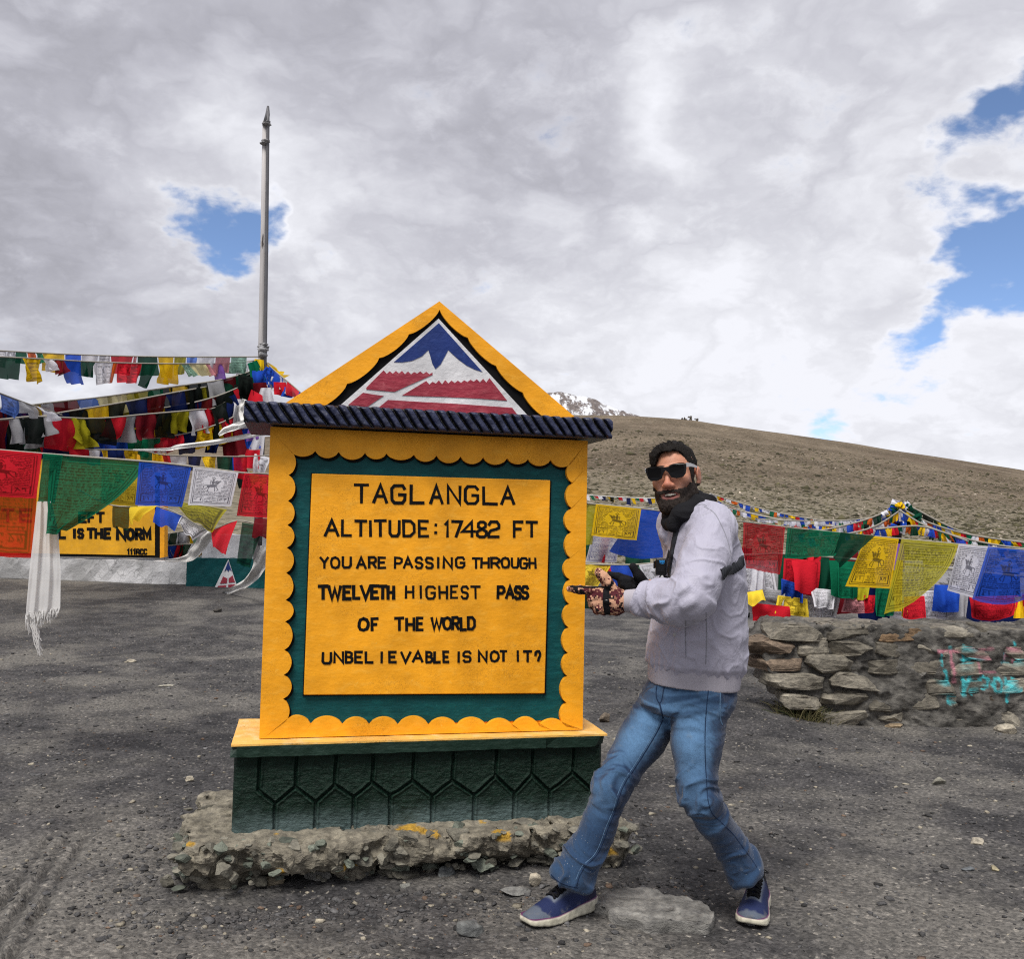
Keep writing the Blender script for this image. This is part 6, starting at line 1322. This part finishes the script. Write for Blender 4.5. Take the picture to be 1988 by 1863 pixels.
def nylon(q):
    co = wpos(q); wc = q.vmath('ADD', co, q.vmath('SCALE', q.noise(co, 7, 2, out=1)))
    r1 = q.math('ABSOLUTE', q.math('SUBTRACT', q.noise(q.vmath('MULTIPLY', co, (1.6, 1, .9)), 13, 3, .5, .6), .5)); r2 = q.math('ABSOLUTE', q.math('SUBTRACT', q.noise(co, 30, 3, .5, .5), .5))
    h = q.math('ADD', q.math('MULTIPLY', q.ramp(r1, .10, .0), 1.0), q.math('ADD', q.math('MULTIPLY', q.ramp(r2, .10, .0), .5), q.math('MULTIPLY', q.noise(co, 90, 3), .25)))
    return bsdf(q, q.mix(q.noise(co, 30, 4), (.345, .335, .415), (.395, .385, .465)), .5, h, .17, .007, .2, Sheen_Weight=.1)
M['nylon'] = material('grey_nylon', nylon); M['knit'] = plain('grey_rib_knit', (.38, .36, .405), .85, .08, 30, .4, .003, .2, 400); M['seam'] = plain('grey_thread', (.25, .25, .29), .8); M['webbing'] = plain('black_webbing', (.022, .024, .030), .7, .2, 60, .5, .003); M['blackk'] = plain('black_fleece', (.011, .011, .013), .9, .3, 40, .6, .006, .15)
jacket = mesh_obj('jacket', V, Q, M['nylon'], man, True); js = Surf(V, Q)
hem = [(1294, 1260, 1436, .162, 3.42), (1312, 1259, 1435, .160, 3.42), (1330, 1260, 1432, .158, 3.42)]
g = SDF(np.arange(.42, .90, .004), np.arange(3.2, 3.64, .005), np.arange(.79, .96, .004)); g.put((.42, 3.2, .8), (.9, 3.64, .95), loft(hem, 2.3, .065, xj), .001); V2, Q2 = g.mesh(); V2 = smooth_v(V2, Q2, 2); n2 = vnormals(V2, Q2)
an2 = np.arctan2((V2[:, 1] - 3.42) / .15, (V2[:, 0] - xj) / .16); V2 = V2 + n2 * (.0008 * np.sin(an2 * 110) + .002 * perlin(V2 * 14))[:, None]; mesh_obj('jacket_hem', V2, Q2, M['knit'], jacket, True)
g = SDF(np.arange(.33, .52, .003), np.arange(3.15, 3.36, .003), np.arange(1.04, 1.24, .003)); g.cap(A(1236, 1168, 3.252), A(1222, 1168, 3.268), .043, .041, .01); V2, Q2 = g.mesh(); mesh_obj('cuff', smooth_v(V2, Q2, 2), Q2, M['knit'], jacket, True)
js.strip('seam', [(1367, 984), (1386, 996), (1400, 1020), (1412, 1050), (1419, 1080), (1416, 1100)], .004, M['seam'], jacket, .0008); js.strip('seam', [(1371, 1190), (1372, 1240), (1370, 1290)], .004, M['seam'], jacket, .0008)
js.strip('seam', [(1345, 985), (1362, 980), (1372, 983)], .004, M['seam'], jacket, .0008)
js.patch('pocket_welt', [(1308, 1224), (1331, 1222), (1306, 1274), (1332, 1279)], M['nylon'], jacket, .0045); js.strip('seam', [(1331.5, 1206), (1331, 1240), (1332, 1277)], .0035, M['seam'], jacket, .001)
h = js.hit(1312, 1233); v, f = ico(2); mesh_obj('snap_button', v * .0075 * np.array([1, .5, 1]) + np.array(h[0]) + np.array(h[1]) * .005, f, M['arm'], jacket, True)
hn = bpy.data.objects.new('chest_harness', None); COL.objects.link(hn); hn.parent = man
js.strip('harness_strap', [(1401, 1117), (1412, 1110), (1425, 1103), (1436, 1095), (1443, 1089)], .040, M['webbing'], hn, .004); js.strip('harness_strap', [(1322, 1008), (1316, 1022), (1309, 1050), (1304, 1075), (1301, 1100), (1300, 1118)], .020, M['webbing'], hn, .004); js.strip('harness_strap', [(1300, 1070), (1296, 1090), (1297, 1112)], .014, M['webbing'], hn, .004)
# neck gaiter
g = SDF(np.arange(.46, .76, .004), np.arange(3.2, 3.64, .004), np.arange(1.36, 1.60, .004))
ring = [A(1374, 975, 3.43), A(1352, 981, 3.335), A(1325, 999, 3.295), A(1307, 1016, 3.305), A(1299, 1017, 3.36), A(1304, 1002, 3.44), A(1320, 984, 3.51), A(1350, 970, 3.515), A(1374, 975, 3.43)]
g.chain(ring, [.024, .027, .029, .025, .022, .026, .03, .028, .024], .02); g.chain([A(1366, 968, 3.45), A(1340, 972, 3.36), A(1314, 990, 3.335), A(1304, 1000, 3.36)], [.018, .020, .020, .018], .015); g.cap(A(1330, 975, 3.42), A(1335, 1010, 3.42), .062, .075, .03)
V2, Q2 = g.mesh(); n2 = vnormals(V2, Q2); V2 = V2 + n2 * (.006 * ridge(np.stack([V2[:, 0] * 7 + V2[:, 2] * 18, V2[:, 1] * 8, V2[:, 2] * 22], 1)))[:, None]; mesh_obj('neck_gaiter', smooth_v(V2, Q2, 1), Q2, M['blackk'], man, True)
# jeans
RLG = [A(1297, 1358, 3.47), A(1246, 1436, 3.45), A(1205, 1500, 3.42), A(1188, 1530, 3.41), A(1162, 1606, 3.42), A(1135, 1656, 3.42), A(1113, 1700, 3.415)]; RLR = [.095, .084, .066, .063, .061, .064, .070]
LLG = [A(1362, 1358, 3.36), A(1352, 1445, 3.33), A(1351, 1505, 3.31), A(1356, 1545, 3.31), A(1384, 1592, 3.36), A(1413, 1632, 3.41), A(1438, 1672, 3.44), A(1454, 1708, 3.45)]; LLR = [.104, .088, .068, .063, .061, .056, .057, .060]
g = SDF(np.arange(.06, .96, .005), np.arange(3.14, 3.66, .005), np.arange(.02, .92, .005))
g.put((.4, 3.2, .72), (.9, 3.6, .9), loft([(1312, 1275, 1418, .120, 3.42), (1328, 1268, 1424, .130, 3.42), (1345, 1254, 1427, .140, 3.42), (1372, 1244, 1420, .14, 3.42), (1384, 1262, 1405, .12, 3.42)], 2.4, .06, xj), .001)
g.chain(RLG, RLR, .018); g.chain(LLG, LLR, .018)
for Gp, dr, rr in ((RLG, A(1127, 1690, 3.34), .03), (LLG, A(1432, 1703, 3.42), .02)): pass
def hemcut(p):
    dR = (p - A(1117, 1712, 3.415)) @ np.array([.30, -.25, 1]); dL = (p - A(1456, 1703, 3.46)) @ np.array([-.40, .1, 1]); return -np.where(p[..., 0] < .55, dR, dL)
g.put((0, 3.1, .0), (1, 3.7, .3), hemcut, .001, 'i')
V, Q = g.mesh(); V = smooth_v(V, Q, 2); nV = vnormals(V, Q); bR, tR_, totR = along(V, RLG); bL, tL_, totL = along(V, LLG); isR = bR - .01 < bL
tq = np.where(isR, tR_, tL_); tt = np.where(isR, totR, totL); kz = np.where(isR, .37, .35); wob = perlin(V * 8)
low_ = sstep(tt * .62, tt, tq); knee = np.exp(-((tq - kz) / .07) ** 2); hipk = np.exp(-(tq / .10) ** 2)
r1 = fold(np.stack([tq * 13 + wob * 1.2 + V[:, 0] * 5, V[:, 0] * 3, V[:, 1] * 4], 1), .15); r2 = fold(np.stack([tq * 30 + wob * 2.5 - V[:, 0] * 10, V[:, 0] * 7, V[:, 1] * 8 + 3], 1))
disp = (.0025 + .012 * low_ + .010 * knee + .004 * hipk) * r1 + (.0015 + .004 * low_ + .004 * knee + .003 * hipk) * r2 + .003 * perlin(V * 13)
V = smooth_v(V + nV * disp[:, None], Q, 1, .4); nV = vnormals(V, Q)
ctr_ = np.where(isR[:, None], np.array([-.5, -.86, 0])[None], np.array([-.35, -.93, 0])[None]); fac = (nV * ctr_).sum(1)
fade = sstep(.42, 1.0, fac) * (np.exp(-((tq - .17) / .13) ** 2) * .80 + .30 * np.exp(-((tq - .40) / .10) ** 2) + .07) + .10 * low_
whisk = sstep(.3, .9, ridge(np.stack([V[:, 2] * 26 + V[:, 0] * 6 * np.where(isR, 1, -1), V[:, 0] * 3, V[:, 1] * 3], 1))) * np.exp(-((tq - .05) / .08) ** 2) * .45; fade = fade * (1 + .25 * fbm(V * 10, 3)) + whisk * sstep(.2, .7, fac)
def denim(q):
    co = wpos(q); f = attr(q, 'fade', 'Fac'); n = q.noise(q.vmath('MULTIPLY', co, (1, 1, .35)), 170, 4, .7); w = q.noise(co, 420, 2); d = q.noise(co, 22, 5, .65)
    c = q.mix(f, (.006, .022, .064), (.110, .228, .40)); c = q.mix(.75, c, q.vmath('MULTIPLY', c, q.mix(n, (.55, .58, .62), (1.5, 1.45, 1.4)))); c = q.mix(q.math('MULTIPLY', q.ramp(d, .60, .74), .22), c, (.22, .24, .26))
    sp = q.node('ShaderNodeTexVoronoi', out=0, Vector=co, Scale=75.0); z = q.node('ShaderNodeSeparateXYZ', out=2, i0=co); c = q.mix(q.math('MULTIPLY', q.ramp(sp, .16, .08), q.math('MULTIPLY', q.ramp(z, .5, .15), .5)), c, (.36, .38, .40))
    return bsdf(q, c, .85, q.math('ADD', q.math('ADD', q.math('MULTIPLY', n, .5), q.math('MULTIPLY', w, .4)), q.math('MULTIPLY', d, .8)), .6, .006, .2, Sheen_Weight=.2)
M['denim'] = material('faded_denim', denim); M['stitch'] = plain('dark_denim_seam', (.012, .030, .075), .85, .3, 120, .5, .003); M['stitch2'] = plain('pale_denim_seam', (.10, .18, .29), .85, .3, 120, .5, .003)
jeans = mesh_obj('jeans', V, Q, M['denim'], man, True, attrs=dict(fade=np.clip(fade, 0, 1))); jn = Surf(V, Q)
def kj(x, y): return (986.7 + x * .3075, 1273.2 + y * .3075)
def kk(*a): return [kj(*p) for p in a]
jn.strip('seam', kk((1268, 190), (1255, 300), (1245, 430), (1242, 560), (1245, 680), (1252, 800), (1262, 920), (1290, 1000), (1350, 1060), (1420, 1130), (1480, 1210), (1530, 1280), (1570, 1340)), .0035, M['stitch'], jeans, .0008)
jn.strip('seam', kk((975, 410), (930, 500), (870, 600), (800, 710), (740, 800), (700, 890), (675, 980), (630, 1090), (590, 1200), (550, 1270), (480, 1340), (440, 1420), (432, 1470)), .0045, M['stitch'], jeans, .0008); jn.strip('seam', kk((962, 410), (917, 500), (857, 600), (787, 710), (727, 800), (688, 890), (662, 980), (616, 1090), (576, 1200), (536, 1270), (466, 1335), (427, 1420)), .0025, M['stitch2'], jeans, .0006)
jn.strip('fly_seam', kk((945, 175), (935, 220), (938, 270), (955, 300), (970, 280), (985, 200)), .0045, M['stitch'], jeans, .0012); jn.strip('fly_seam', kk((955, 300), (966, 345), (978, 400)), .006, M['stitch'], jeans, .0014)
jn.strip('pocket_seam', kk((1340, 210), (1338, 300), (1340, 400), (1352, 440)), .005, M['stitch2'], jeans, .0012); jn.strip('pocket_seam', kk((1338, 212), (1390, 220), (1436, 232)), .005, M['stitch2'], jeans, .0012)
h = jn.hit(*kj(1258, 196))
if h: v, f = ico(2); mesh_obj('rivet', v * .005 + np.array(h[0]), f, M['arm'], jeans, True)
jn.strip('hem_seam', kk((272, 1385), (320, 1430), (380, 1455), (440, 1468)), .004, M['stitch'], jeans, .0012)
# shoes
def shoe(t_, h_, seed):
    d = t_ - h_; Ls = np.linalg.norm(d[:2]) + .004; d = np.array([d[0], d[1], 0]) / np.linalg.norm(d[:2]); sd_ = np.array([-d[1], d[0], 0]); o = h_.copy(); zb = min(t_[2], h_[2]) + .004
    us = np.array([0, .02, .06, .11, .16, .21, .25, Ls - .015, Ls])
    hw = np.interp; U_ = us; HWs = np.array([.028, .043, .049, .047, .054, .060, .058, .047, .028])
    def loc(p): q = p - np.array([o[0], o[1], zb]); return q @ d, q @ sd_, q[..., 2]
    def sole(p):
        u, v, w = loc(p); a = hw(u, U_, HWs); th = np.interp(u, [0, .06, .14, .22, Ls], [.052, .049, .038, .033, .036]); bt = np.interp(u, [0, .03, .2, .25, Ls], [.010, 0, 0, .003, .016])
        q1 = np.maximum(np.abs(v) - a, np.maximum(-u, u - Ls)); q2 = np.abs(w - (th + bt) / 2) - (th - bt) / 2; r = .008; return np.minimum(np.maximum(q1 + r, q2 + r), 0) + np.hypot(np.maximum(q1 + r, 0), np.maximum(q2 + r, 0)) - r + .0006 * np.sin(u * 210) * (w < .016)
    def upper(p):
        u, v, w = loc(p); a = hw(u, U_, HWs) - .003; ht = np.interp(u, [-.004, .01, .05, .085, .11, .14, .18, .22, .26, Ls], [.07, .140, .158, .160, .142, .122, .098, .076, .062, .040]); a = a * (1 - .25 * sstep(.03, .11, w))
        q = ((np.abs(v) / np.maximum(a, .004)) ** 2.4 + (np.maximum(w, 0) / ht) ** 2.4) ** (1 / 2.4) - 1; return np.maximum(q * np.minimum(a, ht) * .8, np.maximum(np.maximum(.018 - w, -u - .003), u - Ls + .004))
    lo = np.minimum(t_, h_) - .07; hi = np.maximum(t_, h_) + .07; lo[2] = zb - .02; hi[2] = zb + .19
    gr_ = [np.arange(lo[i], hi[i], .0032) for i in range(3)]; g = SDF(*gr_); g.put(lo, hi, sole, .001); V, Q = g.mesh(); V = smooth_v(V, Q, 1); u, v, w = loc(V)
    sh = bpy.data.objects.new('shoe', None); COL.objects.link(sh); sh.parent = man
    C = np.array([.56, .53, .42]) * (1 + .3 * fbm(V * 40, 3))[:, None]; C = blend(C, (.10, .03, .09), sstep(.0, .004, w - np.interp(u, [0, .06, .14, .22, Ls], [.046, .043, .033, .028, .032]))); C = blend(C, (.12, .11, .10), sstep(.012, .0, w) * .8)
    mesh_obj('sole', V, Q, M['rubber'], sh, True, C)
    g = SDF(*gr_); g.put(lo, hi, upper, .001); V, Q = g.mesh(); V = smooth_v(V, Q, 2); u, v, w = loc(V); nz_ = fbm(V * 45, 3)
    tng = (np.abs(v) < .021 - .05 * np.maximum(.12 - u, 0)) & (u > .075) & (u < .205) & (w > .06); V = V - vnormals(V, Q) * (.004 * tng)[:, None]
    C = np.tile(np.array([.013, .022, .078]), (len(V), 1)); C = blend(C, (.012, .012, .035), sstep(.10, .05, u)); cap_ = sstep(.262, .272, u + 1.1 * np.maximum(.052 - w, 0) + .004 * nz_); C = blend(C, (.095, .115, .15), cap_ * .95); C = blend(C, (.10, .12, .155), sstep(.034, .026, np.abs(np.abs(v) - .004)) * 0)
    rim = np.exp(-((np.abs(v) - .024) / .005) ** 2) * (u > .08) * (u < .215) * (w > .05) + np.exp(-((u - .210) / .006) ** 2) * (np.abs(v) < .026) * (w > .05); C = blend(C, (.13, .15, .19), rim); C = blend(C, (.010, .012, .028), tng * 1.0); C = blend(C, (.17, .165, .16), .5 * sstep(.1, .5, nz_) * sstep(.06, .03, w)); C = blend(C, (.004, .004, .006), sstep(.144, .154, w))
    ob = mesh_obj('upper', V, Q, M['mesh'], sh, True, C); bv = BVHTree.FromPolygons([tuple(x) for x in V], [tuple(int(i) for i in f) for f in Q]); lm = MB()
    def top(u_, v_):
        p = np.array([o[0], o[1], zb]) + d * u_ + sd_ * v_; h = bv.ray_cast(Vector(p) + Vector((0, 0, .3)), Vector((0, 0, -1))); return np.array(h[0]) + np.array([0, 0, .003]) if h[0] is not None else None
    for k in range(6):
        u0 = .098 + .019 * k
        for s in (-1, 1):
            pts = [top(u0, s * .024), top(u0 + .003, s * .010), top(u0 + .010, -s * .010), top(u0 + .014, -s * .022)]
            if all(p is not None for p in pts): pts[1][2] += .005; pts[2][2] += .005; lm.add(*tube_vf(pts, .0042, 6))
    for s in (-1, 1):
        b0 = top(.098, s * .006)
        if b0 is not None:
            lp_ = [b0 + np.array([0, 0, .004]) + (d * math.sin(q) * .012 + sd_ * s * (.018 - .018 * math.cos(q))) + np.array([0, 0, -.012 * (1 - math.cos(q)) / 2]) for q in np.linspace(0, 5.6, 12)]; lm.add(*tube_vf(lp_, .0026, 6))
    lm.build('laces', M['blackk'], sh, True)
def vcm(rough, sc_, bs, sp=.25):
    def fn(q): co = wpos(q); return bsdf(q, attr(q, 'col'), rough, q.noise(co, sc_, 3, .6), bs, .003, sp)
    return fn
M['rubber'] = material('cream_rubber', vcm(.6, 120, .4)); M['mesh'] = material('navy_knit', vcm(.75, 330, .8))
shoe(tR, hR, 1); shoe(tL, hL, 2)
# gloves
def camo(q):
    co = q.vmath('MULTIPLY', wpos(q), (1, 1, 1)); sn = q.node('ShaderNodeVectorMath', props=dict(operation='SNAP'), i0=co, i1=(.0055, .0055, .0055)); n = q.noise(sn, 30, 3, .7); n2 = q.noise(q.vmath('ADD', sn, (3, 1, 7)), 34, 3, .7)
    c = q.mix(q.node('ShaderNodeMath', props=dict(operation='GREATER_THAN'), i0=n, i1=.50), (.56, .31, .20), (.085, .016, .022)); c = q.mix(q.node('ShaderNodeMath', props=dict(operation='GREATER_THAN'), i0=n2, i1=.55), c, (.008, .006, .007)); c = q.mix(q.node('ShaderNodeMath', props=dict(operation='GREATER_THAN'), i0=q.noise(sn, 60, 2), i1=.62), c, (.26, .12, .08))
    return bsdf(q, c, .8, q.noise(wpos(q), 200, 3), .4, .003, .2)
M['camo'] = material('digital_camouflage', camo)
g = SDF(np.arange(.17, .44, .0027), np.arange(3.15, 3.40, .0027), np.arange(1.06, 1.30, .0027))
g.chain([A(1144, 1147, 3.245), A(1124, 1145.5, 3.24), A(1107, 1144, 3.24)], [.0145, .0130, .0115], .01)
g.chain([A(1200, 1165, 3.275), A(1172, 1158, 3.262), A(1155, 1155, 3.255)], [.032, .031, .024], .02, sq=((.2, 1, 0), .62)); g.chain([A(1195, 1176, 3.278), A(1168, 1174, 3.262)], [.030, .030], .02, sq=((.2, 1, 0), .62))
for k, (x, y) in enumerate([(1150, 1161), (1153, 1172), (1161, 1183)]):
    r = .0145 - .0012 * k; g.chain([A(x + 18, y + 1, 3.262), A(x, y, 3.25), A(x - 2, y + 3, 3.275), A(x + 12, y + 5, 3.30), A(x + 22, y + 4, 3.30)], [r, r, r, r * .95, r * .9], .007)
g.chain([A(1192, 1150, 3.262), A(1180, 1132, 3.248), A(1170, 1120, 3.242), A(1162, 1112, 3.24)], [.020, .0175, .0165, .0140], .012)
g.chain([A(1178, 1168, 3.268), A(1186, 1168, 3.270), A(1194, 1168, 3.272)], [.034, .042, .047], .015, sq=((0, 1, 0), .9))
V, Q = g.mesh(); V = smooth_v(V, Q, 1); nV = vnormals(V, Q); V = V + nV * (.0022 * ridge(np.stack([V[:, 0] * 40, V[:, 1] * 22, V[:, 2] * 26], 1)))[:, None]
gl = mesh_obj('glove', V, Q, M['camo'], man, True, label='camouflage glove pointing with its index finger'); gs = Surf(V, Q)
gs.strip('wrist_strap', [(1180, 1139), (1177, 1150), (1176, 1165), (1177, 1180), (1180, 1196)], .022, M['blackk'], gl, .003); gs.patch('buckle', [(1171, 1163), (1184, 1163), (1171, 1175), (1184, 1175)], M['gloss'], gl, .008, 6)
gs.strip('finger_edging', [(1107, 1139.5), (1124, 1140), (1142, 1141), (1160, 1141), (1184, 1140)], .008, M['blackk'], gl, .0012)
g = SDF(np.arange(.30, .56, .0027), np.arange(3.36, 3.62, .0027), np.arange(1.12, 1.32, .0027))
g.chain([A(1278, 1143, 3.51), A(1248, 1138, 3.48), A(1218, 1133, 3.465)], [.030, .030, .025], .015, sq=((0, .3, 1), .7)); g.chain([A(1222, 1127, 3.46), A(1200, 1120, 3.455), A(1183, 1116, 3.45)], [.0155, .0135, .0120], .01)
g.chain([A(1254, 1136, 3.45), A(1240, 1118, 3.44), A(1229, 1101, 3.435)], [.020, .0170, .0145], .012)
for k, (x, y) in enumerate([(1206, 1131), (1207, 1139), (1213, 1145)]): g.chain([A(x + 14, y, 3.47), A(x, y, 3.455), A(x + 4, y - 4, 3.435), A(x + 16, y - 4, 3.432)], [.0135, .0130, .0122, .0115], .006)
V, Q = g.mesh(); mesh_obj('glove', smooth_v(V, Q, 1), Q, M['blackk'], man, True, label='open black palmed glove with raised thumb')
# action camera on the chest
ac = thing('action_camera', 'small black action camera on a chest mount at the front of the grey jacket', 'camera', A(1284, 1102, 3.30)); al_ = np.array(ac.location); M['bluemark'] = material('blue_mark', lambda q: bsdf(q, (.02, .22, .55), .4))
def acb(name, x0, x1, y0, y1, z0, z1, mat, bw=.003, par=ac): 
    V, Fc = box_vf(x0, x1, y0, y1, z0, z1); V = rotz(V, R(-12)) * 1.15; o = mesh_obj(name, V, Fc, mat, par); bevel(o, bw); return o
acb('housing', -.017, .017, -.022, .030, -.024, .027, M['gloss'], .004); acb('lens_housing', -.024, -.0175, -.012, .014, -.004, .020, M['gloss'], .002); acb('side_door', -.008, .010, -.0245, -.0225, -.012, .004, M['blackk'], .0005)
bmk = MB()
for x0, x1, z0, z1 in ((-.006, .011, .0195, .0215), (-.003, .010, .0155, .0175), (-.001, .008, .0115, .0130), (-.004, -.002, .0135, .0195), (.003, .0045, .0130, .0195), (.008, .0098, .0130, .0195)): v, f = box_vf(x0, x1, -.0232, -.0224, z0, z1); bmk.add(rotz(v, R(-12)) * 1.15, f)
bmk.build('brand_mark', M['bluemark'], ac); v, f = tube_vf([(.004, -.022, -.030), (.004, .012, -.030)], .0095, 14); mesh_obj('thumb_screw', rotz(v, R(-12)) * 1.15, f, M['gloss'], ac, True); v, f = tube_vf([(.004, -.0245, -.030), (.004, -.0215, -.030)], .0052, 12); mesh_obj('screw_head', rotz(v, R(-12)) * 1.15, f, M['arm'], ac, True)
acb('mount', -.004, .040, -.006, .010, -.040, -.026, M['gloss'], .002)
